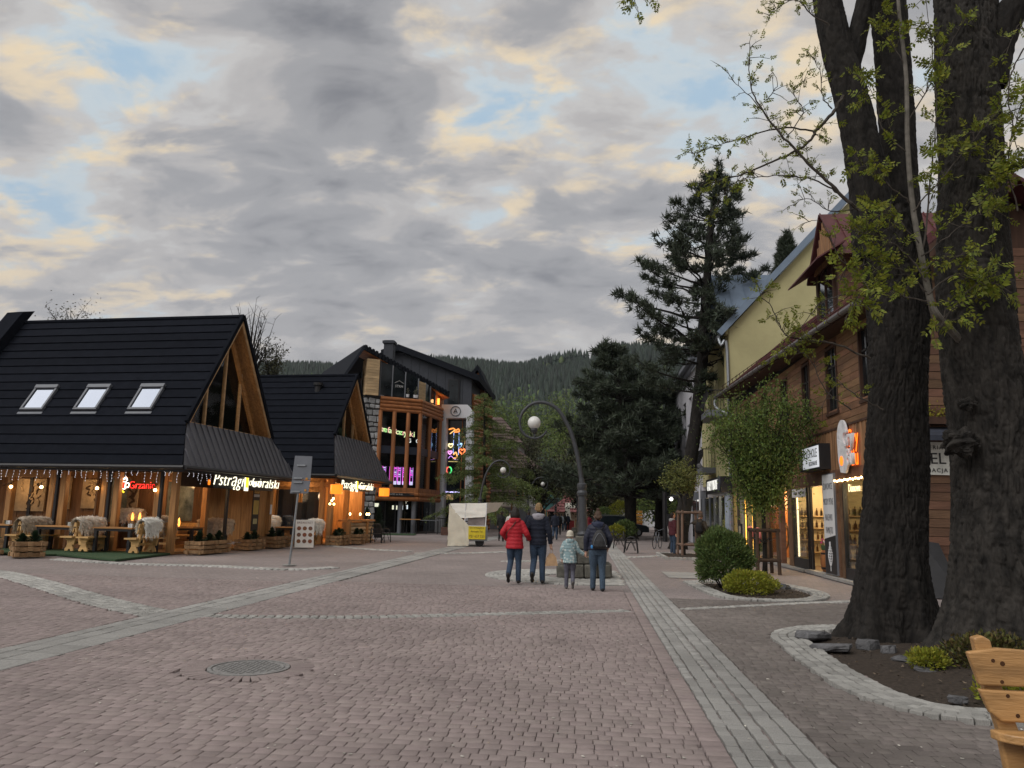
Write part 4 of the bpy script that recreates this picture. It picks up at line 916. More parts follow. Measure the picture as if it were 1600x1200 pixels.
# coloured script neon and arcade machines that glow behind the panes
neonc = [EM('neon_col', c, 1.1) for c in ((.55, 1, .35), (1, .95, .35), (1, .55, .45), (.3, .85, 1), (.85, 1, .5), (1, .75, .9))]
sg = thing('neon_sign', 'many coloured neon lettering behind the upper arcade windows', 'neon sign', face(K1, K2, .45, 7.45, -.18), math.atan2((K2-K1).y, (K2-K1).x))
x = -1.34
for i, ch in enumerate('Strefa Rozrywki'):
    if ch != ' ': text(ch, .58, neonc[(i*2) % 6], sg, (x, 0, .06-.02*i), (R90, 0, 0), extrude=.01, bevel=.007)
    x += .14 if ch in 'trf i' else .225
for k, f in enumerate((.78, .985)): text_on('GC'[k], .42, EM('letter_white', (1, 1, .95), 1.3), None, K1, K2, f, 6.75, -.2, name='neon_letter', label=('round white glowing letter left of the fourth timber column', 'round white glowing letter right of the fourth timber column')[k], cat='neon letter')
pk = [EM('screen_pink', c, s) for c, s in (((1, .12, .85), 1.3), ((.75, .3, 1), 1.0), ((.75, .7, 1), 1.1), ((.25, .15, .45), .7))]
for k, f in enumerate((.06, .155, .25, .42, .52, .62, .74, .92)):
    P = face(K1, K2, f, 3.22, -.75); m_ = thing('arcade_machine', ('arcade machine glowing pink at the far left of the upper windows', 'second glowing arcade machine from the stone pillar', 'third glowing arcade machine from the stone pillar', 'fourth glowing arcade machine, just right of the second timber column', 'fifth glowing arcade machine, middle window', 'sixth glowing arcade machine, left of the third timber column', 'seventh glowing arcade machine, right of the third timber column', 'glowing arcade machine at the right end of the upper windows')[k], 'arcade machine', P, math.atan2((K2-K1).y, (K2-K1).x), 'arcade machines behind the tall windows')
    MB().bb(-.13, .13, 0, .5, 0, 1.7).build('cabinet', dark_in, m_); MB().bb(-.13, -.085, -.03, 0, .35, 1.6).build('light_bar', pk[0], m_); MB().bb(.10, .13, -.03, 0, .35, 1.6).build('light_bar', pk[1], m_)
    for j in range(5): MB().bb(-.06, .08, -.02, 0, .85+j*.15, .95+j*.15).build('prize_shelf', pk[(j+k) % 4], m_)
    MB().bb(-.11, .11, -.06, 0, .30, .55).build('screen', pk[2], m_)
# ground floor: glass front in the shade, pillars, bar table in front
for f0, f1 in ((.03, .3), (.3, .55), (.55, .78), (.78, 1.0)): glz(K1, K2, f0, f1, .1, 2.3, mt['glassd'], -.6)
glz(K2, K3, .05, .95, .1, 2.3, mt['glassd'], -.3)
for f in (.3, .55, .78): MB().beam(face(K1, K2, f, .05, -.58), face(K1, K2, f, 2.35, -.58), .08, .08).build('frame', mt['blackm'], ar, world=True)
for f in (.62, .95): MB().tube([face(K1, K2, f, 0, -.1), face(K1, K2, f, 2.4, -.1)], .17, 12).build('round_pillar', mt['grey'], ar, world=True)
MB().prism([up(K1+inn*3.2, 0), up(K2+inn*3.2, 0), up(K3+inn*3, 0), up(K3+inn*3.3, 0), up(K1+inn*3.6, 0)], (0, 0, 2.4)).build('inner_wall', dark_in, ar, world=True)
for k, (f, z, w) in enumerate(((.12, 2.0, .34), (.52, 1.85, .12), (.60, 1.85, .16), (.75, 1.85, .08), (.87, 1.9, .10))): MB().box(face(K1, K2, f, z, -.9), (w, .04, .3 if k else .26), rotz(.55)).build('lit_sign', em_wht if k < 3 else EM('lit_sign_white', (.9, .95, 1), 1), ar, world=True)
# top storey
T1_, T2_, T3_ = K1+inn*.25, K2+inn*.25, K3+inn*.1
def rz_(p):                                                   # underside of the roof along the front
    f = (p.x+16.0)/5.03; return 13.05-f*2.32
def wallp(p, q, f0, f1, z0, mat, name, off=0, thick=.25, n=1):
    a, b = p.lerp(q, f0), p.lerp(q, f1)
    return MB().prism([up(a, z0)+nd*off, up(b, z0)+nd*off, up(b, rz_(b))+nd*off, up(a, rz_(a))+nd*off], inn*thick).build(name, mat, ar, world=True)
TL = K0+fd*.1+inn*.3
for k in range(13):                                           # stacked wood pier, course by course
    z = 9.85+k*.205; MB().beam(up(TL, z+.1)+fd*.3, up(TL, z+.1)+fd*1.25, 1.2, .19).build('wood_course', palewood, ar, world=True)
for f0, f1 in ((.0, .30), (.30, .62), (.62, .95)): wallp(T1_, T2_, f0, f1, 9.98, pane_d, 'pane')
for f in (0, .30, .62, .95): a = T1_.lerp(T2_, f); MB().beam(up(a, 9.9)+nd*.04, up(a, rz_(a))+nd*.04, .08, .08).build('frame', mt['grey'], ar, world=True)
for k in range(7): z = 9.9+k*.2; MB().beam(up(T2_-fd*.15, z+.1), up(T2_+(T3_-T2_)*.2, z+.1), .2, .18).build('wood_course', palewood, ar, world=True)
wallp(T2_, T3_, .22, .70, 9.98, pane_d, 'pane'); 
for f in (.22, .46, .70): a = T2_.lerp(T3_, f); MB().beam(up(a, 9.9)+nd*.04, up(a, rz_(a))+nd*.04, .1, .1).build('frame', mt['grey'], ar, world=True)
wallp(T2_, T3_, .70, 1.15, 9.9, arc_log, 'wall'); wallp(T2_, T3_, .70, .70, 9.9, arc_log, 'wall') if 0 else None
for k in range(5):
    a = TL+inn*(.5+k*1.2); MB().beam(up(a, 9.8), up(a, 11.2-.0*k), .14, .14).build('frame', mt['timber'], ar, world=True)
MB().prism([up(TL+fd*.1, 9.75), up(TL+inn*6, 9.75), up(TL+inn*6, 11.3), up(TL+fd*.1, 11.6)], fd*.05).build('side_glazing', pane_d, ar, world=True)
for p, q, f, z in ((TL+fd*.75, TL+fd*.76, 0, 10.45), (T2_, T3_, .85, 10.3)):
    P = face(p, q, f, z, .12); MB().box(P, (.16, .1, .5), rotz(.5)).build('wall_light', EM('wall_light', (1, .35, .05), 1.6), ar, world=True); lamp('wall_lamp', MW[ar.name].inverted() @ (P+nd*.35), 6, (1, .5, .2), .15, ar)
# white outline of a house with letters on the top pane
stw = M('window_print', (.55, .55, .55), .6)
text_on('STRH', .26, stw, ar, T1_, T2_, .47, 10.75, .04); mb = MB(); a, b, c = face(T1_, T2_, .36, 11.0, .04), face(T1_, T2_, .47, 11.18, .04), face(T1_, T2_, .58, 11.0, .04); mb.tube([a, b], .018, 4).tube([b, c], .018, 4); mb.build('roof_emblem', stw, ar, world=True)
for k, (f, h) in enumerate(((.68, .45), (.86, .38), (.90, .6))):
    P = face(T1_, T2_, f, 9.98, .02); t = thing('pot_plant', ('pot plant left of the lower right corner of the top windows', 'pale pot plant near the right end of the top windows', 'tall pot plant at the right end of the top windows')[k], 'plant', P-inn*.12, 0, 'pot plants on the top window ledge')
    MB().lathe([(.1, 0), (.14, .22)], 10).build('pot', mt['white'], t); mb = MB(); small_fir(mb, (0, 0, .2), h, .2, k, 30); mb.build('foliage', leafm('houseplant', (.2, .2, .15)), t, kind='stuff')
ms = Vector((0, 0, .36))
AP, EN, LF = Vector((-16.0, 53.0, 13.4)), Vector((-10.9, 60.0, 11.05)), Vector((-17.4, 53.2, 11.3)); bk = inn*13
roofm = M('slate_roof', (.014, .016, .021), .8, .15, 6, .1, 40, spec=.05, piece=.1)
MB().prism([AP, EN, EN+bk, AP+bk], -ms).build('roof', roofm, ar, world=True); MB().prism([AP+Vector((.01, .02, 0)), LF, LF+bk, AP+bk], -ms).build('roof', roofm, ar, world=True)
n_ = 26
for k in range(n_): MB().box(AP.lerp(EN, (k+.5)/n_)+Vector((.03, -.05, -.16)), (.22, .05, .42), Matrix.Rotation(.95, 3, 'Z') @ Matrix.Rotation(.26, 3, 'Y')).build('fascia_tile', roofm, ar, world=True)
MB().prism([AP-ms+Vector((0, .1, -.02)), EN-ms+Vector((0, .1, -.02)), EN-ms+inn*2+Vector((0, 0, -.02)), AP-ms+inn*2+Vector((0, 0, -.02))], (0, 0, -.06)).build('eaves_boards', arc_log, ar, world=True)
MB().bb(-15.8, -15.05, 57.6, 58.3, 11.5, 14.8).bb(-15.9, -14.95, 57.5, 58.4, 14.55, 14.75).build('chimney', char, ar, world=True)
# charcoal upper block with upright panels, and its roof
for k in range(10):
    x0 = -17.3+k*.76; x1 = x0+.74; zt = lambda x: 15.35-(x+16.1)*.37 if x > -16.1 else 15.35
    MB().prism([(x0, 63.9, 8), (x1, 63.9, 8), (x1, 63.9, zt(x1)), (x0, 63.9, zt(x0))], (0, .2, 0)).build('cladding_panel', char, ar, world=True)
MB().prism([(-17.3, 64.2, 0), (-9.75, 64.2, 0), (-9.75, 64.2, 12.9), (-16.1, 64.2, 15.2), (-17.3, 64.2, 15.2)], (0, 9, 0)).build('wall', char, ar, world=True)
MB().prism([(-17.6, 63.3, 15.25), (-16.1, 63.3, 15.75), (-9.0, 63.3, 13.1), (-9.0, 63.3, 12.55), (-16.1, 63.3, 15.2), (-17.6, 63.3, 14.8)], (0, 12, 0)).build('roof', roofm, ar, world=True)
fr = MB().bb(-11.75, -10.75, 63.78, 63.88, 9.9, 12.8).build('window', mt['blackm'], ar, world=True); MB().bb(-11.65, -10.85, 63.74, 63.78, 10.0, 12.7).build('pane', pane_d, fr, world=True)
# log wing and its little gable further back
for k in range(34): MB().tube([(-9.72, 64.6, .3+k*.34), (-8.55, 68.5, .3+k*.34)], .18, 8).build('log', arc_log, ar, world=True)
MB().prism([(-10.9, 69, 13.9), (-10.0, 69, 15.1), (-9.1, 69, 13.2), (-9.2, 69, 12.9), (-10.0, 69, 14.6), (-10.8, 69, 13.5)], (0, 5, 0)).build('roof', roofm, ar, world=True); MB().prism([(-10.6, 69.4, 12.5), (-9.3, 69.4, 12.5), (-9.3, 69.4, 13.1), (-10.0, 69.4, 14.5), (-10.6, 69.4, 13.6)], (0, 4, 0)).build('wall', arc_log, ar, world=True)
# white portal
wp = thing('white_portal', 'white entrance portal with a round letter badge and neon figures', 'portal', (-10.4, 61, 0))
MB().prism([(-11.85, 60.9, 0), (-11.2, 60.9, 0), (-11.25, 60.9, 9.12), (-9.62, 60.9, 9.12), (-9.5, 60.9, 0), (-8.95, 60.9, 0), (-9.15, 60.9, 9.72), (-9.55, 60.9, 10.2), (-11.9, 60.9, 10.2)], (0, 1.2, 0)).build('frame', M('portal_white', (.55, .57, .61), .6, .05, 3), wp, world=True)
MB().bb(-11.25, -9.5, 61.9, 61.95, 0, 9.12).build('glazing', pane_d, wp, world=True)
for x in (-10.05, -9.72): MB().bb(x-.03, x+.03, 61.8, 61.9, 0, 9.1).build('mullion', arc_col, wp, world=True)
bd = MB().tube([(-10.5+.39*math.cos(a), 60.86, 9.66+.39*math.sin(a)) for a in np.linspace(0, 2*PI, 33)], .035, 6).build('badge', mt['grey'], wp, world=True)
text('A', .52, mt['blackm'], bd, MW[wp.name].inverted() @ Vector((-10.5, 60.82, 9.66)), (R90, 0, 0), extrude=.015)
IW = MW[wp.name].inverted()
def neon(pts, r, col, s=.8, name='neon_figure', cl=False):
    return MB().tube(catmull(pts+([pts[0]] if cl else []), 4), r, 5).build(name, EM('neon_tube', col, s), wp, world=True)
yy = 61.7
neon([(-11.15, yy, 8.25), (-10.8, yy, 8.35), (-10.55, yy, 8.2), (-10.35, yy, 8.3), (-10.3, yy, 8.1), (-10.7, yy, 8.05)], .06, (1, .35, .08)); neon([(-11.05, yy, 7.9), (-10.8, yy, 8.1), (-10.6, yy, 8.25)], .04, (1, .6, .2))
neon([(-10.72, yy, 8.0), (-10.74, yy, 7.0), (-10.72, yy, 6.3)], .028, (.35, .5, 1)); neon([(-10.30, yy, 8.0), (-10.28, yy, 7.0), (-10.30, yy, 6.2)], .028, (.35, .5, 1))
def heart(cx_, cz, s, col): neon([(cx_, yy, cz-s), (cx_-s*.9, yy, cz), (cx_-s*.6, yy, cz+s*.7), (cx_, yy, cz+s*.35), (cx_+s*.6, yy, cz+s*.7), (cx_+s*.9, yy, cz)], .05, col, 1.2, 'neon_heart', True)
heart(-10.95, 6.95, .2, (1, .8, .4)); heart(-10.0, 6.5, .26, (1, .25, .08)); heart(-11.0, 6.4, .17, (.9, .35, .8)); heart(-10.2, 7.0, .18, (.35, .6, .9))
neon([(-10.7, yy, 6.2), (-10.5, yy, 6.4), (-10.4, yy, 6.0), (-10.7, yy, 5.9)], .06, (1, .5, .15)); neon([(-11.1, yy, 5.9), (-10.9, yy, 6.1), (-10.6, yy, 5.85), (-10.3, yy, 5.8)], .03, (.6, .3, .9))
neon([(-9.9, yy, 7.7), (-9.8, yy, 7.2), (-9.92, yy, 6.8), (-9.8, yy, 6.5)], .03, (.45, .28, .12), .6)
mb = MB(); o_ = neon([(-11.02+.2*math.cos(a), yy, 4.95+.26*math.sin(a)) for a in np.linspace(1.7, 4.6, 7)], .05, (1, .15, .12)); neon([(-11.02+.2*math.cos(a), yy, 4.95+.26*math.sin(a)) for a in np.linspace(-1.4, 1.5, 7)], .05, (.1, .9, .25))
MB().bb(-11.2, -10.1, yy-.02, yy, 3.15, 3.25).build('light_bar', EM('bar_light', (.6, .55, 1), 1.1), wp, world=True); MB().bb(-11.15, -10.6, yy, yy+.02, 2.6, 3.0).build('lit_panel', EM('dim_panel', (.4, .25, .12), .5), wp, world=True)
MB().bb(-11.1, -10.3, yy, yy+.02, 5.62, 5.68).build('light_bar', EM('dim_bar', (.5, .4, .15), .6), wp, world=True); MB().bb(-11.15, -9.6, 61.85, 61.9, 1.5, 2.55).build('dark_panel', M('panel_navy', (.01, .012, .02), .4), wp, world=True)
mb = MB(); mb.tube([(-10.5, 61.75, 1.0), (-10.5, 61.75, 1.9)], .03, 5).ball((-10.5, 61.75, 1.55), (.1, .04, .06), 8, 6).ball((-10.5, 61.75, 1.05), (.14, .04, .16), 8, 6); mb.build('guitar_emblem', mt['white'], wp, world=True)
text('3 PUB', .42, M('pub_letters', (.35, .35, .38), .5), wp, IW @ Vector((-10.45, 61.78, .62)), (R90, 0, 0), extrude=.01)
mb = MB()
for x in np.linspace(-11.5, -9.8, 12): mb.tube([(x, 60.6, 0), (x, 60.6, 1.1)], .018, 4)
mb.tube([(-11.6, 60.6, 1.1), (-9.7, 60.6, 1.1)], .025, 5); t = thing('railing', 'low black railing in front of the white portal', 'railing', (0, 0, 0)); mb.build('bars', mt['blackm'], t)
# bar table and green mat before the arcade
t = thing('bar_table', 'long wooden bar table on black legs before the arcade', 'table', (-12.6, 55.3, 0), .25)
MB().bb(-.75, .75, -.25, .25, 1.0, 1.06).build('tabletop', mt['timberx'], t); MB().bb(.75, 2.2, -.22, .22, .95, 1.0).build('side_top', mt['grey'], t)
for x in (-.6, -.2, .5, 1.2, 2.0): MB().tube([(x, 0, 0), (x, 0, 1)], .03, 6).build('leg', mt['blackm'], t)
MB().prism([(-15.2, 51.2, 0), (-11.6, 52.4, 0), (-12.0, 55.0, 0), (-15.2, 53.5, 0)], (0, 0, .03)).build('door_mat', mt['carpet'], label='green carpet mat spread before the arcade entrance', cat='mat')
for k, (x, y, h) in enumerate(((-13.2, 46.2, 1.25), (-12.5, 46.4, 1.35))):
    t = thing('potted_conifer', ('squat potted conifer left, behind the iron chairs', 'pointed potted conifer right, behind the iron chairs')[k], 'plant', (x, y, 0), 0, 'potted conifers by the log bar')
    MB().lathe([(.25, 0), (.32, .5)], 12).build('pot', mt['blackm'], t); mb = MB(); small_fir(mb, (0, 0, .5), h, .42, 50+k, 320); mb.build('foliage', mt['grn'], t, kind='stuff')
def iron_chair(P, rz, label, group):
    t = thing('iron_armchair', label, 'chair', P, rz, group)
    MB().bb(-.24, .24, -.24, .24, .43, .46).build('seat', mt['blackm'], t)
    for s in (-1, 1):
        MB().tube(catmull([(s*.27, -.3, 0), (s*.27, -.24, .5), (s*.27, -.10, .68), (s*.27, .12, .66), (s*.27, .24, .45), (s*.27, .3, 0)], 5), .022, 7).build('arm_loop', mt['blackm'], t)
        MB().tube(catmull([(s*.27, -.2, .1), (s*.27, 0, .5), (s*.27, .2, .1)], 4), .014, 6).build('side_arch', mt['blackm'], t)
    MB().tube(catmull([(-.24, .25, .45), (-.2, .31, .85), (0, .33, .92), (.2, .31, .85), (.24, .25, .45)], 5), .02, 7).build('back_arch', mt['blackm'], t)
    mb = MB()
    for x in (-.12, 0, .12): mb.tube([(x, .26, .46), (x, .32, .9)], .01, 5)
    mb.build('back_bars', mt['blackm'], t); return t
for k, (u, v, rz) in enumerate(((597, 847, .3), (607, 846, 1.2))): p = PG(u, v); iron_chair((p.x, p.y-1.2, 0), rz, ('black iron armchair, left of the pair by the log bar', 'black iron armchair, right of the pair by the log bar')[k], 'iron chairs by the log bar')
# ---- white house with flared brown roofs behind the larch
wh = thing('plaster_house', 'grey white plaster house with stepped brown roofs behind the larch', 'building', (-9, 80, 0)); tile = M('brown_tile', (.10, .07, .065), .8, .2, 10, .4, 30, piece=.2); pl2 = M('house_plaster', (.40, .40, .40), .9, .1, 1.5, .2, 60)
MB().bb(-14, -5.6, 79, 90, 0, 6.4).build('wall', pl2, wh, world=True); MB().bb(-5.58, -5.5, 78.95, 90, 2.3, 2.6).bb(-14, -5.5, 78.93, 79, 2.3, 2.6).build('string_course', mt['white'], wh, world=True); MB().bb(-14, -5.55, 78.9, 79, 0, 2.2).build('base_wall', mt['grey'], wh, world=True)
def courses(P0, P1, P2, P3, n, name, mat, par):               # eave P0-P1, ridge P3-P2
    for k in range(n):
        a, b, c, d = P0.lerp(P3, k/n), P1.lerp(P2, k/n), P1.lerp(P2, (k+1)/n), P0.lerp(P3, (k+1)/n); nn = (b-a).cross(d-a).normalized(); 
        if nn.z < 0: nn = -nn
        MB().add([a+nn*.09, b+nn*.09, c+nn*.02, d+nn*.02, a, b, c, d], [(0, 1, 2, 3), (7, 6, 5, 4), (0, 4, 5, 1), (1, 5, 6, 2), (3, 2, 6, 7), (0, 3, 7, 4)]).build(name, mat, par, world=True)
V3 = Vector
courses(V3((-15, 77.8, 6.1)), V3((-4.4, 77.8, 6.1)), V3((-7.2, 80.5, 8.3)), V3((-13, 80.5, 8.3)), 6, 'roof_course', tile, wh); courses(V3((-4.4, 91, 6.1)), V3((-4.4, 77.8, 6.1)), V3((-7.2, 80.5, 8.3)), V3((-7.2, 90, 8.3)), 6, 'roof_course', tile, wh)
MB().bb(-13, -7.2, 80.5, 90, 8.2, 9.0).build('upper_wall', pl2, wh, world=True)
courses(V3((-13.6, 79.8, 8.9)), V3((-6.6, 79.8, 8.9)), V3((-9.3, 83.5, 12.0)), V3((-11.5, 83.5, 12.0)), 8, 'roof_course', tile, wh); courses(V3((-6.6, 91, 8.9)), V3((-6.6, 79.8, 8.9)), V3((-9.3, 83.5, 12.0)), V3((-9.3, 90, 12.0)), 8, 'roof_course', tile, wh)
for x, z in ((-6.7, 4.3), (-8.8, 4.2), (-10.8, 4.2)):
    fr = MB().bb(x-.4, x+.4, 78.88, 78.95, z-.9, z+.9).build('window', mt['timber'], wh, world=True); MB().bb(x-.32, x+.32, 78.85, 78.88, z-.82, z+.82).build('pane', pane_d, fr, world=True); MB().bb(x-.45, x+.45, 78.7, 78.88, z-1.05, z-.9).build('flower_box', mt['blackm'], fr, world=True)
MB().lathe([(.28, 0), (.28, .06)], 16, (-6.05, 78.95, 4.7), Matrix.Rotation(R90, 3, 'X')).build('wall_emblem', mt['grey'], wh, world=True)
courses(V3((-10.4, 75.6, 2.7)), V3((-6.9, 75.6, 2.7)), V3((-6.9, 77.6, 4.3)), V3((-10.4, 77.6, 4.3)), 5, 'canopy_course', tile, wh)
for x in (-10, -8.8, -7.2): MB().beam((x, 75.9, 2.6), (x-.2, 78, .4), .14, .18).build('bracket', mt['timber'], wh, world=True)
lamp('porch_light', IW.to_translation()*0+Vector((-.4, -3.3, 2.2)), 10, parent=wh)
MB().bb(-9.6, -9.3, 75.5, 75.52, 2.9, 3.9).build('red_sign', M('sign_red', (.3, .04, .06), .6), wh, world=True); text('18', .32, mt['white'], wh, MW[wh.name].inverted() @ Vector((-9.45, 75.49, 3.4)), (R90, 0, 0))
# ---- turquoise house and red roofed house closing the street
tq = thing('turquoise_house', 'turquoise gabled shop house far down the street', 'building', (-5.5, 100, 0)); tqm = M('turquoise_board', (.06, .17, .17), .7, .2, 4)
MB().bb(-9.5, -3.6, 100, 108, 0, 3.7).build('wall', tqm, tq, world=True); MB().prism([(-7.2, 99.4, 3.7), (-5.6, 99.4, 5.5), (-4.0, 99.4, 3.7), (-4.4, 99.4, 3.7), (-5.6, 99.4, 5.0), (-6.8, 99.4, 3.7)], (0, 6, 0)).build('gable_roof', tqm, tq, world=True)
MB().bb(-10, -3.4, 99.2, 108, 3.6, 3.8).build('roof', M('green_roof', (.07, .15, .11), .7), tq, world=True); MB().bb(-9.4, -6.6, 99.7, 99.9, 2.5, 3.3).build('shop_fascia', M('fascia_yellow', (.35, .22, .05), .7), tq, world=True)
for x in (-8.6, -7.2, -5.6, -4.4): fr = MB().bb(x-.5, x+.5, 99.85, 99.95, .3, 2.2).build('window', mt['timber'], tq, world=True); MB().bb(x-.42, x+.42, 99.8, 99.85, .4, 2.1).build('pane', pane_d, fr, world=True)
MB().bb(-6.1, -5.1, 99.5, 99.6, 3.8, 4.4).build('attic_window', pane_d, tq, world=True)
rh = thing('red_roofed_house', 'cream timbered house with flared red roofs at the end of the street', 'building', (0, 95, 0)); rtile = M('red_tile', (.19, .075, .075), .8, .2, 8, .3, 30, piece=.15); cream = M('cream_plaster', (.46, .38, .28), .9, .08, 2)
MB().bb(-3.5, 3.2, 95, 103, 0, 2.3).build('wall', cream, rh, world=True); MB().bb(-1.6, 2.6, 96.2, 102, 3.2, 5.3).build('upper_wall', mt['white'], rh, world=True)
courses(V3((-4.7, 93.8, 1.9)), V3((4.2, 93.8, 1.9)), V3((2.8, 96.2, 3.9)), V3((-2.2, 96.2, 3.9)), 6, 'roof_course', rtile, rh); courses(V3((-4.7, 104, 1.9)), V3((-4.7, 93.8, 1.9)), V3((-2.2, 96.2, 3.9)), V3((-2.2, 103, 3.9)), 5, 'roof_course', rtile, rh)
courses(V3((-2.3, 95.5, 5.0)), V3((3.2, 95.5, 5.0)), V3((1.6, 98, 7.1)), V3((-.4, 98, 7.1)), 6, 'roof_course', rtile, rh); courses(V3((-2.3, 103, 5.0)), V3((-2.3, 95.5, 5.0)), V3((-.4, 98, 7.1)), V3((-.4, 101, 7.1)), 5, 'roof_course', rtile, rh)
MB().lathe([(.35, 0), (.2, .8), (.02, 1.9)], 8, (.6, 98, 6.9)).build('spire', rtile, rh, world=True); MB().bb(-2.7, -2.0, 95.6, 96.4, 3.0, 4.8).build('chimney', rtile, rh, world=True)
for x in (-1.4, -.3, .8, 1.9): MB().bb(x-.08, x+.08, 96.1, 96.2, 3.2, 5.2).build('timber_post', M('maroon_timber', (.12, .03, .03), .7), rh, world=True)
for x in (-.85, .25): fr = MB().bb(x-.3, x+.3, 96.12, 96.18, 3.9, 4.8).build('window', mt['timber'], rh, world=True); MB().bb(x-.25, x+.25, 96.08, 96.12, 3.95, 4.75).build('pane', pane_d, fr, world=True)
for x, m_ in ((-2.2, pane_d), (-.3, EM('lit_shop', (1, .95, .85), .9)), (.7, pane_d), (2.2, pane_d)): fr = MB().bb(x-.42, x+.42, 94.88, 94.96, .2, 1.9).build('window', mt['timber'], rh, world=True); MB().bb(x-.36, x+.36, 94.84, 94.88, .3, 1.85).build('pane', m_, fr, world=True)
br = thing('brick_kiosk', 'dark red kiosk with small warm lamps right of the red roofed house', 'kiosk', (5, 90, 0)); MB().bb(3.9, 6, 90, 92, 0, 4.2).build('wall', M('maroon_wall', (.10, .03, .025), .8), br, world=True)
mb = MB()
for x, z in ((4.1, 3.3), (4.5, 3.4), (4.8, 3.4), (4.3, 3.0)): mb.ball((x, 89.9, z), .11, 8, 6)
mb.build('lamps', em_warm, br, world=True, kind='stuff')
# market stall with cream canopy, cart tent with the yellow notice
ms_ = thing('market_stall', 'red and wooden market stall under a cream canopy far down the street', 'market stall', (-.6, 84, 0))
MB().prism([(-2.2, 83.2, 2.35), (.6, 83.2, 2.35), (.6, 86, 2.9), (-2.2, 86, 2.9)], (0, 0, -.06)).prism([(-2.2, 83.2, 2.35), (-2.0, 83.2, 1.1), (-2.0, 83.3, 1.1), (-2.2, 83.3, 2.3)], (.5, 0, 0)).build('canopy', M('canvas', (.50, .48, .42), .9, .08, 3), ms_, world=True)
MB().bb(-2.1, -1.2, 83.4, 84.4, 0, 1.0).build('counter', M('stall_red', (.18, .02, .02), .7), ms_, world=True); MB().bb(-1.1, .4, 83.4, 84.4, 0, 1.1).build('counter', mt['crate'], ms_, world=True)
for x in (-2, .4): MB().tube([(x, 83.4, 0), (x, 83.4, 2.4)], .04, 6).build('post', mt['crate'], ms_, world=True)
canv = M('tarpaulin', (.80, .79, .73), .75, .08, 2, .5, 6); canv2 = M('tarpaulin_side', (.60, .56, .46), .8, .1, 2, .5, 6)
ct = thing('vending_cart', 'cream canvas covered cart tent with a yellow phone notice', 'cart', (-5.9, 38, 0), .12)
def sag(mb, a, b, c, d, n=8, amp=.03, seed=0):
    rr = random.Random(seed); a, b, c, d = map(Vector, (a, b, c, d)); g = [[a.lerp(b, i/n).lerp(d.lerp(c, i/n), j/n)+Vector((rr.uniform(-amp, amp), rr.uniform(-amp, amp), rr.uniform(-amp, amp)*.5-(.03*math.sin(PI*i/n)*math.sin(PI*j/n)))) for i in range(n+1)] for j in range(n+1)]
    V = [p for r in g for p in r]; F = [(j*(n+1)+i, j*(n+1)+i+1, (j+1)*(n+1)+i+1, (j+1)*(n+1)+i) for j in range(n) for i in range(n)]; mb.add(V, F)
mb = MB(); sag(mb, (-.75, -.45, 2.02), (1.05, -.45, 2.08), (1.9, 1.3, 2.15), (-.75, 1.4, 1.95), 8, .02, 1); sag(mb, (-.75, -.47, 2.02), (1.05, -.47, 2.08), (1.0, -.5, 1.40), (-.35, -.5, 1.32), 8, .015, 2); sag(mb, (1.05, -.45, 2.08), (1.9, 1.3, 2.15), (1.55, 1.0, 1.7), (1.0, -.2, 1.55), 6, .015, 6); mb.build('roof_sheet', canv, ct, smooth=True)
mb = MB(); sag(mb, (-.78, -.48, 2.0), (-.15, -.52, 1.3), (.22, -.6, .02), (-.78, -.75, .0), 10, .02, 3); sag(mb, (-.78, 1.4, 1.95), (-.78, -.48, 2.0), (-.8, -.72, .02), (-.8, 1.4, .02), 8, .02, 4); sag(mb, (-.15, -.5, 1.32), (.25, -.53, .95), (.22, -.6, .02), (.0, -.58, .02), 6, .012, 9); mb.build('side_sheet', canv2, ct, smooth=True)
MB().bb(.25, 1.12, -.45, 1.2, .25, .98).build('cart_body', mt['galv'], ct); MB().bb(.15, .98, -.44, -.42, .96, 1.38).build('window', M('plastic_film', (.20, .17, .17), .25, .3, 2, spec=.6), ct)
for x in (.0, 1.02): MB().tube([(x, -.47, .95), (x+.03, -.47, 2.05)], .03, 6).build('post', mt['white'], ct)
MB().bb(-.02, 1.05, -.5, -.45, .93, .985).build('ledge', mt['white'], ct)
nb = MB().bb(.20, 1.02, -.60, -.57, .34, .95).build('notice', M('notice_yellow', (.62, .50, .03), .6, .05), ct)
for s, z, sz in (('DO WYNAJĘCIA', .87, .105), ('Pamiątki Tel.', .70, .12), ('721 627 323', .47, .16)): text(s, sz, M('notice_ink', (.10, .04, .03), .7), nb, (.61, -.605, z), (R90, 0, 0), extrude=.001, sx=.92)
mb = MB(); mb.lathe([(.2, -.03), (.22, 0), (.2, .03)], 16, (.75, -.3, .2), Matrix.Rotation(R90, 3, 'X')); mb.build('wheel', mt['blackm'], ct)
t = thing('flower_tub', 'brown flower tub with a yellow green plant left of the cart tent', 'planter', PG(700, 836), 0); MB().bb(-.45, .45, -.4, .4, 0, .55).build('tub', M('tub_brown', (.08, .04, .03), .8), t); mb = MB(); small_fir(mb, (0, 0, .5), .6, .4, 77, 90); mb.build('foliage', leafm('tub_leaf', (.10, .11, .02)), t, kind='stuff')
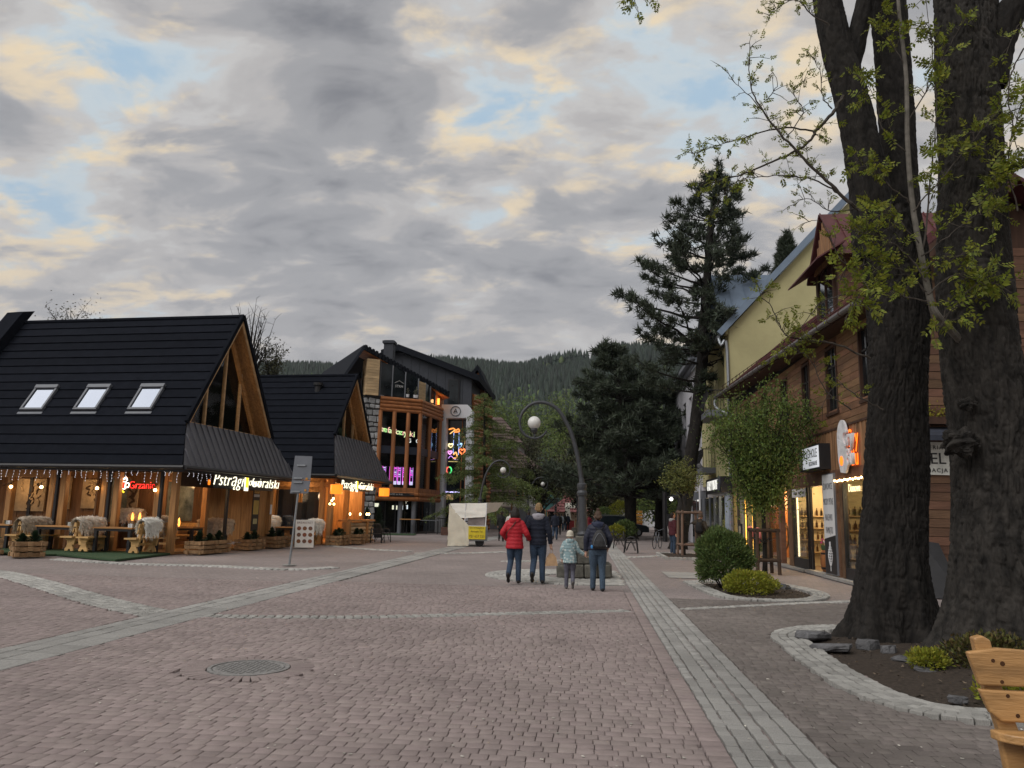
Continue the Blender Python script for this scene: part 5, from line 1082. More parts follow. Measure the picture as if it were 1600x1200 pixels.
# bicycle rack far behind the cart
for k, (x, y) in enumerate(((-8.6, 57.5), (-9.3, 57.9))):
    t = thing('bicycle', ('parked bicycle right, behind the cart tent', 'parked bicycle left, behind the cart tent')[k], 'bicycle', (x, y, 0), .3, 'bicycles by the white portal'); mb = MB()
    for xx in (-.5, .5):
        w_ = MB().tube([(xx+.34*math.cos(a), 0, .34+.34*math.sin(a)) for a in np.linspace(0, 2*PI, 17)], .022, 5).build('wheel', mt['blackm'], t)
    mb.tube([(-.5, 0, .34), (-.15, 0, .85), (.35, 0, .8), (.5, 0, .34)], .02, 5).tube([(-.15, 0, .85), (0, 0, .3), (.35, 0, .8)], .02, 5).tube([(.35, 0, .8), (.33, -.25, 1.0)], .015, 4).tube([(.33, -.25, 1.0), (.33, .25, 1.0)], .015, 4); mb.build('frame', mt['grey'], t); MB().ball((-.17, 0, .95), (.13, .07, .04), 8, 5).build('saddle', mt['blackm'], t)
# ================================================================ RIGHT HAND SIDE OF THE STREET
rust = M('rust_log', (.185, .100, .054), .65, .35, 4, .4, 50, stretch=(1, .2, 1), piece=.22, hue=.012); rustx = M('rust_plank', (.120, .064, .039), .65, .35, 4, .4, 50, stretch=(.2, 1, 1), piece=.2, hue=.012)
board = M('weathered_board', (.24, .13, .065), .75, .45, 5, .5, 50, stretch=(1, 1.4, .14), piece=.2); redroof = M('maroon_roof', (.085, .028, .030), .5, .2, 4, .2, 40, piece=.08)
darkw = M('dark_wood', (.055, .028, .018), .7, .3, 5, stretch=(1, 1, .2)); winf = M('window_dark', (.015, .013, .012), .5)
wb = thing('wooden_shop_house', 'brown timber shop house with maroon roof, lit shop windows and a dormer', 'building', (7, 28, 0))
XW, YA, YB = 7.0, 18.6, 37.2
def ez(y): return 6.62+(y-17.6)*.040                          # the eave climbs gently along the street
# upper storey: horizontal planks, interrupted by the windows
wins = [(24.55, 25.25, 4.75, 6.45), (21.9, 22.75, 4.7, 6.45), (27.2, 28.0, 4.8, 6.4), (30.2, 31.0, 4.9, 6.4), (33.4, 34.2, 4.9, 6.5), (19.2, 20.0, 4.7, 6.4)]
for k in range(14):
    z = 4.12+k*.19; y = YA
    while y < YB:
        l = min(random.uniform(1.6, 3.4), YB-y); segs = [(y, y+l)]
        for (w0, w1, z0, z1) in wins:
            if z+.19 > z0 and z < z1: segs = [s2 for (a, b) in segs for s2 in ((a, min(b, w0-.06)), (max(a, w1+.06), b)) if s2[1]-s2[0] > .05]
        for a, b in segs:
            if z < ez(a)+.2: MB().bb(XW-.03-random.random()*.012, XW+.06, a+.004, b-.004, z+.004, z+.182).build('plank', rust, wb, world=True)
        y += l
for (y0, y1, z0, z1) in wins:
    mb = MB(); mb.bb(XW-.06, XW+.05, y0-.08, y0, z0-.1, z1+.08).bb(XW-.06, XW+.05, y1, y1+.08, z0-.1, z1+.08).bb(XW-.08, XW+.05, y0-.12, y1+.12, z0-.16, z0-.08).bb(XW-.06, XW+.05, y0, y1, z1, z1+.08); fr = mb.build('window', darkw, wb, world=True)
    MB().bb(XW+.02, XW+.04, y0, y1, z0-.1, z1).build('pane', pane_d, fr, world=True); MB().bb(XW-.01, XW+.02, (y0+y1)/2-.03, (y0+y1)/2+.03, z0-.1, z1).bb(XW-.01, XW+.02, y0, y1, z1-.55, z1-.5).build('glazing_bar', winf, fr, world=True)
MB().bb(XW+.06, XW+5, YA+.1, YB, 3.0, 7.2).build('core', dark_in, wb, world=True)
# band of upright boards above the shop fronts
n_ = int((27.8-YA)/.135)
for k in range(n_):
    y = YA+.0675+k*.135; MB().bb(XW-.05-.012*(k % 2), XW+.05, y-.064, y+.064, 3.0, 4.12).build('board', board, wb, world=True)
MB().bb(XW-.09, XW+.06, 27.8, YB, 3.0, 4.12).build('board_band', darkw, wb, world=True)
MB().bb(XW-.08, XW+.06, YA, YB, 4.10, 4.16).build('drip_rail', darkw, wb, world=True); MB().bb(XW-.07, XW+.06, 23.3, 27.8, 2.62, 3.0).build('lintel', rustx, wb, world=True); MB().bb(XW-.06, XW+.06, YA, 23.3, 2.66, 3.0).build('lintel', rustx, wb, world=True)
# shop fronts at street level
for (y0, y1) in ((YA, 19.1), (23.4, 23.9) if 0 else (22.25, 22.42), (25.25, 25.38) if 0 else (27.05, 27.6), (21.86, 22.05), (28.6, 28.9), (30.9, 31.1)): MB().bb(XW-.07, XW+.1, y0, y1, 0, 2.66 if y0 < 23 else 2.75).build('pier', rustx, wb, world=True)
warm_wall = M('shop_cream', (.50, .42, .28), .8, .1, 2); shopfloor = M('shop_floor', (.20, .14, .09), .6)
MB().bb(XW+1.6, XW+1.7, YA, 27.6, 0, 2.9).build('shop_wall', warm_wall, wb, world=True); MB().bb(XW, XW+1.7, YA+.1, YB, .0, .08).build('shop_floor', shopfloor, wb, world=True); MB().bb(XW+.07, XW+1.7, YA+.1, YB, 2.75, 2.8).build('shop_ceiling', warm_wall, wb, world=True)
for y in (23.36, 27.62): MB().bb(XW+.1, XW+1.6, y-.03, y+.03, 0, 2.8).build('partition', warm_wall, wb, world=True)
for k, (y0, y1, z0) in enumerate(((25.35, 27.0, .38), (19.15, 21.8, .36))):
    fr = MB().bb(XW-.05, XW+.06, y0-.06, y1+.06, .06, z0).bb(XW-.05, XW+.06, y0-.06, y0, z0, 2.62).bb(XW-.05, XW+.06, y1, y1+.06, z0, 2.62).build('shop_window', mt['blackm'], wb, world=True)
    MB().bb(XW-.01, XW+.005, y0, y1, z0, 2.62).build('pane', mt['glass'], fr, world=True)
MB().bb(XW-.06, XW+.03, 25.36, 26.98, 2.33, 2.6).build('window_band', mt['white'], wb, world=True)
for s, y in (('CZEKOLADY', 26.6), ('MIODY', 26.1), ('NALEWKI', 25.65)): text(s, .105, mt['blackm'], wb, MW[wb.name].inverted() @ Vector((XW-.065, y, 2.46)), (R90, 0, -R90), extrude=.001, sx=.7)
mb = MB(); mb.bb(XW-.03, XW+.03, 24.95, 25.08, .08, 2.62).bb(XW-.03, XW+.03, 25.2, 25.3, .08, 2.62); mb.build('door_frame', mt['blackm'], wb, world=True)
MB().bb(XW-.2, XW+.02, 23.4, 25.2, 0, .1).build('doorstep', mt['slab'], wb, world=True); MB().bb(XW-.25, XW, YA, 23.3, 0, .07).bb(XW-.25, XW, 25.3, 30.6, 0, .07).build('plinth', mt['slab'], wb, world=True)
edge = EM('window_tube', (1, .82, .5), 1.6); MB().bb(XW+.06, XW+.10, 26.86, 26.93, .4, 2.35).build('light_strip', edge, wb, world=True)
for (x, y, z, e) in ((.7, 26.2, 2.4, 80), (.7, 24.4, 2.4, 60), (.7, 20.6, 2.4, 85), (.8, 29.7, 2.4, 40), (.8, 33.5, 2.4, 110)): lamp('shop_light', (x, y-28, z), e, (1, .72, .38), .3, wb)
# honeycomb shelves with bottles
comb = M('comb_wood', (.42, .30, .17), .6); botl = M('bottle_glass', (.05, .025, .012), .15, .4, 8, piece=.5, spec=.6)
def hexes(x, ys, zs, par, face_y):
    t = thing('honeycomb_shelf', face_y, 'shelf', (x, ys[0], zs[0]), 0)
    for i, (y, z) in enumerate(zip(ys, zs)):
        P = [Vector((x, y+.26*math.cos(PI/6+k*PI/3+R90*0), z+.26*math.sin(PI/6+k*PI/3))) for k in range(7)]; mb = MB()
        for a, b in zip(P, P[1:]): mb.beam(a, b, .2, .028, (1, 0, 0) if abs((b-a).y) < .01 else (0, 0, 1))
        mb.build('cell', comb, t, world=True)
        for j in (-.1, 0.02, .12): MB().lathe([(.035, 0), (.035, .16), (.012, .2), (.012, .25)], 8, (x, y+j, z-.2)).build('bottle', botl, t, world=True)
hexes(XW+1.2, (23.75, 23.75, 23.75, 24.2, 24.2), (.95, 1.45, 1.95, 1.2, 1.7), wb, 'honeycomb shelf with bottles seen through the open shop door')
hexes(XW+.9, (25.55, 25.55, 25.55, 25.55), (.65, 1.12, 1.59, 2.06), wb, 'honeycomb shelf with bottles behind the left shop window')
for yw, lb_ in ((23.33, 'wall shelf of bottles behind the near shop window'), (27.59, 'wall shelf of bottles behind the left shop window')):
    ws = thing('wall_shelf', lb_, 'shelf', (XW+.85, yw-.12, 0))
    for z in (.55, .95, 1.35, 1.75):
        MB().bb(-.72, .72, -.1, .09, z-.03, z).build('shelf_board', comb, ws)
        for k in range(9): MB().lathe([(.04, 0), (.04, .15), (.014, .2), (.014, .26)], 8, (-.64+k*.16+random.uniform(-.02, .02), -.02, z)).build('bottle', botl, ws)
brl = thing('barrel', 'wooden barrel with flowers inside the open shop door', 'barrel', (XW+.25, 24.05, .1)); MB().lathe([(.25, 0), (.31, .25), (.31, .4), (.26, .62)], 18).build('staves', M('barrel_wood', (.30, .12, .04), .6, .3, 6, stretch=(1, 1, .2)), brl, smooth=True)
for z in (.08, .5): MB().lathe([(.285, z), (.30, z+.06)], 18).build('hoop', mt['blackm'], brl)
fl = thing('flower_box', 'box of pink and white flowers standing on the barrel', 'flowers', (XW+.25, 24.05, .73)); MB().bb(-.2, .2, -.28, .28, 0, .14).build('box', M('box_green', (.05, .10, .04), .8), fl)
for mm, n0 in ((M('petal_pink', (.45, .06, .22), .7, piece=.3), 30), (M('petal_white', (.6, .5, .45), .7, piece=.3), 40)):
    mb = MB()
    for k in range(n0): mb.ball((random.uniform(-.2, .2), random.uniform(-.27, .27), random.uniform(.14, .34)), .035, 6, 4)
    mb.build('blossom', mm, fl, kind='stuff')
gar = thing('leaf_garland', 'twig garland with small bulbs hanging in the shop doorway', 'garland', (XW+.3, 24.1, 2.5)); mb = MB(); m2 = MB()
for k in range(60): a = Vector((random.uniform(-.1, .1), random.uniform(-.4, .3), -random.random()**1.5*.8)); mb.add([a, a+Vector((.02, .06, .03)), a+Vector((0, .02, -.07))], [(0, 1, 2)])
for k in range(7): m2.ball((random.uniform(-.1, .1), random.uniform(-.35, .25), -random.random()*.7), .02, 6, 4)
mb.build('leaves', M('dry_leaf', (.16, .08, .03), .8, piece=.4), gar, kind='stuff'); m2.build('bulbs', em_warm, gar, kind='stuff')
# glass display shelves behind the near window
dsp = thing('display_shelf', 'glass display shelf with small trinkets behind the near shop window', 'shelf', (XW+.5, 20.7, .3))
for z in (.05, .65, 1.1, 1.5): MB().bb(-.2, .25, -1.0, .75, z, z+.02).build('glass_shelf', mt['glass'], dsp)
for y in (-1.0, .75): MB().bb(-.2, -.17, y-.015, y+.015, 0, 1.6).build('upright', mt['blackm'], dsp)
for k in range(9): MB().ball((0, -.8+k*.17, .72+(.4 if k % 3 == 0 else 0)), (.04, .06, .06), 8, 5).build('trinket', botl, dsp)
# shop sign: light box on brackets
sb = thing('shop_sign', 'white light box sign for regional alcohol above the shop door', 'shop sign', (XW-.30, 23.75, 3.42)); MB().bb(-.06, .30, -1.05, 1.05, -.37, .36).build('box', mt['blackm'], sb)
MB().bb(-.075, -.06, -1.0, .62, -.31, .31).build('face', EM('sign_face', (.62, .64, .68), .42), sb); MB().bb(-.075, -.06, .66, 1.02, -.31, .31).build('emblem_field', mt['blackm'], sb)
for s, z, sz, y, sx in (('ALKOHOLE', .10, .36, -.16, .78), ('REGIONALNE', -.19, .18, -.45, .75)): text(s, sz, mt['blackm'], sb, (-.08, y, z), (R90, 0, -R90), extrude=.002, sx=sx)
mb = MB()
for k in range(3):
    mb.tube(catmull([(-.08, .72+.1*k, -.26+.03*k), (-.08, .80+.07*k, -.1), (-.08, .74+.08*k, .05), (-.08, .82+.06*k, .24)], 4), .018, 5)
    for q in range(3): mb.ball((-.08, .72+.1*k+.03*(q % 2), -.2+.2*q), (.01, .035, .05), 6, 4)
mb.build('emblem', mt['white'], sb); MB().tube([(.3, -.9, -.1), (.42, -.9, -.1)], .03, 6).tube([(.3, .9, 0), (.42, .9, 0)], .03, 6).build('bracket', mt['iron'], sb)
bn = thing('banner_board', 'tall white and black shop banner between the door and the near window', 'sign board', (XW-.12, 22.86, 1.5)); MB().bb(0, .06, -.52, .52, -1.4, 1.42).build('frame', mt['grey'], bn)
MB().prism([(-.006, -.49, -.30), (-.006, .49, -.42), (-.006, .49, 1.39), (-.006, -.49, 1.39)], (.006, 0, 0)).build('white_field', mt['white'], bn); MB().prism([(-.006, -.49, -1.37), (-.006, .49, -1.37), (-.006, .49, -.425), (-.006, -.49, -.305)], (.006, 0, 0)).build('black_field', mt['blackm'], bn)
for s, z in (('ŚLIWOWICE', 1.05), ('MIODY PITNE', .62), ('NALEWKI', .18), ('PAMIĄTKI', -.18)): text(s, .26, M('banner_ink', (.12, .12, .13), .6), bn, (-.01, 0, z), (R90, 0, -R90), extrude=.001, sx=.56)
mb = MB(); mb.tube([(-.012, 0, -1.3), (-.012, 0, -.5)], .012, 4)
for k in range(9):
    z = -1.15+.07*k; w = .04+.16*math.sin(PI*min(1, (k+1)/8))**1.2
    for s in (-1, 1): mb.tube(catmull([(-.012, 0, z), (-.012, s*w*.6, z+.02), (-.012, s*w, z+.10)], 3), .012, 4).ball((-.012, s*w*.8, z+.03), (.004, .02, .03), 5, 4)
mb.build('ornament', mt['white'], bn)
# round white logo with raised letters, glowing from behind
lg = thing('logo_sign', 'white rounded logo sign with raised letters and an orange glow from behind', 'shop sign', (XW-.14, 20.95, 3.5))
mb = MB(); mb.lathe([(.0, -.02), (.40, -.02), (.40, .03), (.0, .03)], 26, (0, .35, .22), Matrix.Rotation(-R90, 3, 'Y')); mb.v = [(x, .35+(y-.35)*1.0, z*1.25) for x, y, z in mb.v]; mb.prism([(-.037, .72, .3), (-.037, .70, -.3), (-.037, .55, -.62), (-.037, .15, -.66), (-.037, -.1, -.4), (-.037, .1, .1)], (.05, 0, 0)); mb.build('plate', M('logo_white', (.66, .66, .68), .5), lg)
MB().lathe([(.13, 0), (.13, .01), (0, .01)], 16, (-.04, .42, -.32), Matrix.Rotation(-R90, 3, 'Y')).build('hole', EM('logo_glow', (1, .22, .02), .9), lg)
for s, y, z, sz in (('Gry', -.25, .22, .62), ('Bu', -.35, -.28, .60)): text(s, sz, bpy.data.materials['logo_white'], lg, (-.06, y, z), (R90, 0, -R90), extrude=.03, bevel=.01, sx=.8); text(s, sz*1.08, EM('logo_back', (1, .16, .01), 1.4), lg, (.04, y-.02, z), (R90, 0, -R90), name='glow_letter', extrude=.005, sx=.8)
text('Domowe', .30, EM('neon_cream', (1, .8, .5), .7), wb, MW[wb.name].inverted() @ Vector((XW-.03, 20.95, 2.45)), (R90, 0, -R90), extrude=.004, sx=.8)
gl_ = thing('bulb_string', 'string of warm bulbs above the near shop window', 'string lights', (XW-.1, 20.7, 2.72)); mb = MB(); mb.tube([(0, -1.9, .02), (0, 1.6, .02)], .008, 4); mb.build('cable', mt['blackm'], gl_)
for k in range(16): MB().ball((-.01, 1.55-k*.21, -.03-.02*(k % 2)), .03, 8, 6).build('bulb', em_warm, gl_, smooth=True)
# roof, gutter, snow guards, dormer
def rf(f, y): return Vector((6.35+f*3.6, y, ez(y)+f*3.6*.85))
for k in range(34):
    y0 = 17.9+k*.58; y1 = y0+.57; mb = MB(); P = [rf(0, y0), rf(0, y1), rf(1, y1), rf(1, y0)]; nn = Vector((-.65, 0, .76)); mb.add(P+[p+nn*.03 for p in P], [(3, 2, 1, 0), (4, 5, 6, 7), (0, 1, 5, 4), (1, 2, 6, 5), (2, 3, 7, 6), (3, 0, 4, 7)]); mb.beam(P[0]+nn*.05, P[3]+nn*.05, .03, .05, nn); mb.build('roof_sheet', redroof, wb, world=True)
MB().prism([rf(0, 17.9)+Vector((0, 0, -.05)), rf(0, 37.6)+Vector((0, 0, -.05)), Vector((7.1, 37.6, ez(37.6)-.0)), Vector((7.1, 17.9, ez(17.9)-.0))], (0, 0, -.06)).build('soffit', darkw, wb, world=True)
MB().prism([rf(0, 17.85), rf(1, 17.85), rf(1, 17.85)+Vector((0, 0, -.3)), rf(0, 17.85)+Vector((.1, 0, -.25))], (0, .06, 0)).build('bargeboard', darkw, wb, world=True)
MB().prism([(7, YA, 0), (12.5, YA, 0), (12.5, YA, 7.4), (9.9, YA, 9.5), (7, YA, 6.95)], (0, .1, 0)).build('gable_core', darkw, wb, world=True)
for k in range(40):                                           # gable wall planks that face the camera
    z = .1+k*.2; x1 = 12.6
    x0 = 7.0 if z < 6.8 else 7.0+(z-6.8)*1.13; x1 = 12.6 if z < 7.3 else 12.6-(z-7.3)*1.2
    if x1-x0 > .3: MB().bb(x0, x1, YA-.06-.012*(k % 2), YA+.0, z, z+.188).build('plank', rustx, wb, world=True)
MB().tube([(6.26, 17.9, ez(17.9)-.02), (6.26, 37.9, ez(37.9)-.02)], .075, 10).build('gutter', M('gutter_metal', (.16, .155, .155), .45, .2, 8, metal=.5), wb, world=True)
for k in range(22): y = 18.2+k*.9; MB().lathe([(.085, -.02), (.085, .02)], 10, (6.26, y, ez(y)-.02), Matrix.Rotation(R90, 3, 'X')).build('gutter_strap', darkw, wb, world=True)
MB().tube(catmull([(6.3, 37.9, ez(38)-.05), (6.3, 37.9, ez(38)-.5), (6.9, 37.6, ez(38)-.9), (6.95, 37.4, ez(38)-1.1)], 4), .07, 8).build('downpipe', mt['galv'], wb, world=True)
for k in range(24):
    y = 18.4+k*.82; MB().beam(rf(.06, y), rf(.06, y)+Vector((-.03, 0, .32)), .025, .025).build('snow_guard_post', darkw, wb, world=True)
for h in (.14, .30): MB().tube([rf(.06, 18.2)+Vector((-.02, 0, h)), rf(.06, 37.6)+Vector((-.02, 0, h))], .014, 5).build('snow_guard_rail', darkw, wb, world=True)
DX, D0, D1 = 7.5, 23.0, 25.2; DC = (D0+D1)/2
MB().prism([(DX, D0, 6.9), (DX, D1, 6.9), (DX, D1, 9.5), (DX, DC, 11.0), (DX, D0, 9.5)], (3.6, 0, 0)).build('dormer_core', darkw, wb, world=True)
for k in range(14): z = 6.9+k*.19; MB().bb(DX-.02, DX+3.5, D0-.06-.01*(k % 2), D0, z, z+.18).build('plank', rustx, wb, world=True)
for k in range(13):
    y = D0+.08+k*.17
    if y < D1: MB().bb(DX-.05-.01*(k % 2), DX, y-.08, y+.08, 9.5, 9.5+max(.1, 1.45*(1-abs(y-DC)/1.1))).build('board', board, wb, world=True)
fr = MB().bb(DX-.07, DX, D0+.25, D0+.35, 7.1, 9.4).bb(DX-.07, DX, D1-.45, D1-.35, 7.1, 9.4).bb(DX-.07, DX, D0+.25, D1-.35, 7.0, 7.1).bb(DX-.07, DX, DC-.05, DC+.0, 7.1, 9.4).build('dormer_window', darkw, wb, world=True); MB().bb(DX-.03, DX-.01, D0+.35, D1-.45, 7.1, 9.4).build('pane', bpy.data.materials['skylight_glass'], fr, world=True)
for s in (-1, 1):
    a, b = Vector((DX-.12, DC+s*1.6, 9.35)), Vector((DX-.12, DC, 11.2)); 
    n_r = 9
    for k in range(n_r):
        o1 = Vector((k*.45, 0, 0)); o2 = Vector((k*.45+.44, 0, 0)); P = [a+o1, a+o2, b+o2, b+o1]; nn = Vector((0, s*.78, .62)); mb = MB(); mb.add(P+[p+nn*.04 for p in P], [(3, 2, 1, 0), (4, 5, 6, 7), (0, 1, 5, 4), (1, 2, 6, 5), (2, 3, 7, 6), (3, 0, 4, 7)]); mb.beam(P[0]+nn*.06, P[3]+nn*.06, .03, .05, nn); mb.build('dormer_sheet', redroof, wb, world=True)
MB().prism([(DX-.75, D0-.55, 9.2), (DX-.75, D1+.55, 9.2), (DX+.1, D1+.55, 9.75), (DX+.1, D0-.55, 9.75)], (0, 0, .05)).build('dormer_canopy', redroof, wb, world=True)
MB().prism([rf(1, 17.9), rf(1, 37.6), (14, 37.6, 7), (14, 17.9, 7)], (0, 0, -.1)).build('far_slope', redroof, wb, world=True); MB().bb(10.2, 10.9, 30, 31, 9, 11.2).build('chimney', M('brick', (.16, .06, .045), .85, .3, 12), wb, world=True)
# the front of the building towards the camera: lantern box sign, awning with flowers, leaning board
gs = thing('gallery_sign', 'white panel sign with bold black letters seen between the two tree trunks', 'shop sign', (7.6, YA-.14, 3.05)); MB().bb(-.8, .78, 0, .06, -.37, .38).build('panel', M('gallery_white', (.62, .63, .58), .6), gs)
for s, z, sz, x, al in (('GALERIA', .25, .13, .55, 'RIGHT'), ('TUNEL', -.01, .36, .60, 'RIGHT'), ('RESTAURACJA', -.27, .13, .62, 'RIGHT')): text(s, sz, mt['blackm'], gs, (x, -.008, z), (R90, 0, 0), extrude=.003, align=al, space=1.25 if sz < .2 else 1.0)
aw = thing('awning', 'dark fabric awning above the white panel sign', 'awning', (7.8, YA, 3.75)); MB().prism([(-1.2, -.02, .05), (-1.2, -.75, -.22), (-1.2, -.75, -.34), (-1.2, -.02, -.06)], (1.9, 0, 0)).build('fabric', M('awning_cloth', (.03, .035, .05), .8), aw); MB().lathe([(.05, 0), (.08, .1), (.03, .16)], 10, (.45, -.7, -.5)).build('lamp_head', mt['blackm'], aw)
fx = thing('flower_trough', 'trough of yellow green flowers on the wall above the awning', 'planter', (7.9, YA-.2, 3.95)); MB().bb(-.9, .6, -.12, .12, -.12, .05).build('trough', darkw, fx); mb = MB()
for k in range(420):
    c = Vector((random.uniform(-.9, .6), random.gauss(0, .1), .05+abs(random.gauss(0, .13)))); d = Vector((random.uniform(-1, 1), random.uniform(-1, 1), random.uniform(-.2, 1))).normalized()*.05; e = d.orthogonal().normalized()*.03; mb.add([c, c+d*.5+e, c+d, c+d*.5-e], [(0, 1, 2, 3)])
mb.build('foliage', leafm('yellow_flower_leaf', (.22, .20, .02)), fx, kind='stuff')
lb = thing('leaning_board', 'black board leaning against the planked wall between the trunks', 'board', (7.75, YA-.5, 0)); MB().prism([(-.3, -.25, 0), (.32, -.35, 0), (.16, .35, 1.15), (-.22, .40, 1.2)], (0, .04, 0)).build('panel', mt['blackm'], lb); MB().prism([(-.34, -.23, 0), (-.29, -.25, 0), (-.21, .40, 1.22), (-.26, .41, 1.22)], (0, .05, 0)).build('edge', mt['crate'], lb)
for k in range(4): MB().bb(7.9, 10.5, YA-.9+k*.2, YA-.7+k*.2, 0, .12+.1*k).build('step', mt['stone'], wb, world=True)
MB().bb(8.55, 8.9, YA-.12, YA-.07, .3, 2.4).build('blue_panel', M('panel_blue', (.02, .05, .12), .6), wb, world=True)
# timber house showing at the right edge
tb = thing('boarded_house', 'boarded brown timber house cut by the right edge of the photo', 'building', (13, 20, 0))
for k in range(16):
    x = 11.0+k*.22; MB().prism([(x, 19.6, 7.15), (x+.21, 19.6, 7.15), (x+.21+.02, 19.75, 9.3+.0*k), (x+.02, 19.75, 9.3)], (0, .06, 0)).build('board', M('board_brown', (.15, .085, .062), .75, .3, 5, .4, 50, stretch=(1, 1, .15), piece=.15) if k == 0 else bpy.data.materials['board_brown'], tb, world=True)
MB().bb(10.9, 15, 19.5, 19.6, 6.85, 7.15).build('fascia', rustx, tb, world=True); MB().bb(10.85, 15, 19.3, 19.7, 9.3, 9.5).build('roof_edge', mt['crate'], tb, world=True); MB().bb(11.6, 15, 20.2, 21, 0, 6.85).build('wall', pl2, tb, world=True); MB().bb(11.6, 15, 20.0, 20.2, 4.3, 5.0).build('sill_band', M('band_tan', (.33, .24, .13), .8), tb, world=True); MB().bb(11.8, 14, 20.1, 20.2, 5.0, 5.5).build('dark_window', pane_d, tb, world=True)
# orange snack shop in the same house
osn = EM('snack_orange', (1, .26, .03), .55)
MB().bb(XW+1.2, XW+1.3, 31.1, YB, 0, 2.8).build('shop_wall', M('orange_wall', (.52, .17, .03), .7), wb, world=True)
for y in (31.3, 33.3, 35.0, 36.6): MB().bb(XW-.05, XW+.06, y-.06, y+.06, 0, 2.9).build('door_frame', mt['blackm'], wb, world=True)
for y0, y1 in ((31.4, 33.2), (35.1, 36.5)): MB().bb(XW, XW+.02, y0, y1, .1, 2.7).build('pane', mt['glass'], wb, world=True)
for y in (34.95, 33.45): MB().bb(XW-.04, XW+.0, y-.05, y+.05, .1, 2.6).build('light_strip', EM('amber_strip', (1, .5, .08), 1.2), wb, world=True)
MB().bb(XW+.05, XW+.08, 28.95, 30.85, .1, 2.7).build('pane', mt['glassd'], wb, world=True); MB().bb(XW+1.0, XW+1.05, 28.0, 31, 0, 2.8).build('shop_wall', M('snack_wall', (.16, .07, .04), .7), wb, world=True)
wl = thing('wheel_ornament', 'pale wheel ornament in the window beside the staked tree', 'ornament', (XW+.3, 29.6, 1.0)); mb = MB(); mb.tube([(0, .5*math.cos(a), .5*math.sin(a)) for a in np.linspace(0, 2*PI, 21)], .025, 5)
for a in np.linspace(0, PI, 5)[:-1]: mb.tube([(0, .5*math.cos(a), .5*math.sin(a)), (0, -.5*math.cos(a), -.5*math.sin(a))], .012, 4)
mb.build('rim', mt['crate'], wl)
for (y, z, w, h, c, nm, lb_) in ((33.0, 3.35, 1.1, .28, (1, .95, .85), 'sign_panel', 'white glowing sign strip half hidden behind the staked tree'), (31.4, 3.55, .5, .38, (1, .72, .02), 'sign_flower', 'yellow glowing emblem half hidden behind the staked tree'), (30.2, 3.45, .9, .16, (.8, .85, 1), 'sign_panel', 'pale glowing sign strip right of the yellow emblem'), (32.6, 2.85, .9, .3, (1, .9, .65), 'sign_panel', 'lower cream glowing sign behind the staked tree'), (29.2, 2.55, .35, .42, (1, .05, .03), 'hanging_sign', 'red glowing sign at the right side of the staked tree')):
    t = thing('lit_sign', lb_, 'lit sign', (XW-.25, y, z)); rr = random.Random(int(y*10)); MB().bb(.02, .08, -w/2, w/2, -h/2, h/2).build('back', mt['blackm'], t); mb = MB(); yy_ = -w/2+.04
    while yy_ < w/2-.08:
        l = rr.uniform(.06, .14); mb.bb(-.01, .02, yy_, min(w/2, yy_+l), -h/2+rr.uniform(0, .3)*h, h/2-rr.uniform(0, .3)*h); yy_ += l+.03
    mb.build('tubes', EM('lit_'+nm, c, 1.3), t)
pink = M('flamingo_pink', (.55, .17, .15), .6)
for k, (y, h, lb_) in enumerate(((31.2, 1.25, 'pink curled garden figure left, above the round bush'), (29.8, 1.2, 'pink curled garden figure right, beside the staked tree'))):
    t = thing('pink_figure', lb_, 'figure', (6.4, y, 0), 0, 'pink figures before the snack shop'); MB().tube(catmull([(0, 0, .75), (0, -.12, .95), (0, .0, h-.05), (0, .14, h), (0, .22, h-.14)], 5), [(.09-.0*i) for i in range(21)], 8).build('head', pink, t, smooth=True); mb = MB(); mb.tube([(0, 0, 0), (0, 0, .8)], .03, 6); mb.build('stalk', mt['grn'], t); mb = MB(); small_fir(mb, (0, 0, .35), .5, .18, k+5, 60); mb.build('leaves', leafm('figure_leaf', (.05, .11, .02)), t, kind='stuff')
bx = thing('menu_stand', 'small black framed menu stand before the orange snack shop', 'menu stand', (6.3, 32.6, 0)); MB().bb(-.03, .03, -.25, .25, .75, 1.4).build('frame', mt['blackm'], bx); MB().bb(-.04, -.03, -.18, .18, .85, 1.3).build('menu', M('menu_print', (.30, .27, .2), .6, .6, 30), bx); MB().tube([(0, 0, 0), (0, 0, .8)], .03, 6).build('leg', mt['blackm'], bx)
# ---- yellow house with blue metal roof
yh = thing('yellow_house', 'pale yellow house with a blue grey metal roof, dormers and balconies', 'building', (7, 42, 0)); ym = M('yellow_plaster', (.40, .37, .20), .9, .08, 1.2, .15, 60); blue = M('blue_sheet_metal', (.17, .22, .29), .4, .1, 3, metal=.4, piece=.08); YY0, YY1 = 37.9, 47.3
wy = [(42.6, 44.4, 7.1, 9.9), (39.3, 41.2, 7.0, 9.9), (42.4, 44.2, 3.6, 6.2), (39.3, 41.2, 3.4, 6.1), (45.5, 46.6, 7.9, 10.4)]
ys = sorted({YY0, YY1, *[w[0] for w in wy], *[w[1] for w in wy]}); zs = sorted({0, 10.75, *[w[2] for w in wy], *[w[3] for w in wy]})
mb = MB()
for a, b in zip(ys, ys[1:]):
    for c, d in zip(zs, zs[1:]):
        if not any(a >= w[0]-.01 and b <= w[1]+.01 and c >= w[2]-.01 and d <= w[3]+.01 for w in wy) and c >= 2.7: mb.bb(7.0, 7.5, a, b, c, d)
mb.build('front_wall', ym, yh, world=True); MB().prism([(7.03, YY0-.02, 0), (14, YY0-.02, 0), (14, YY0-.02, 18.4), (7.03, YY0-.02, 10.85)], (0, .3, 0)).build('gable_wall', ym, yh, world=True); MB().bb(7.0, 14, YY0-.07, YY0-.02, 7.9, 8.15).build('string_course', ym, yh, world=True)
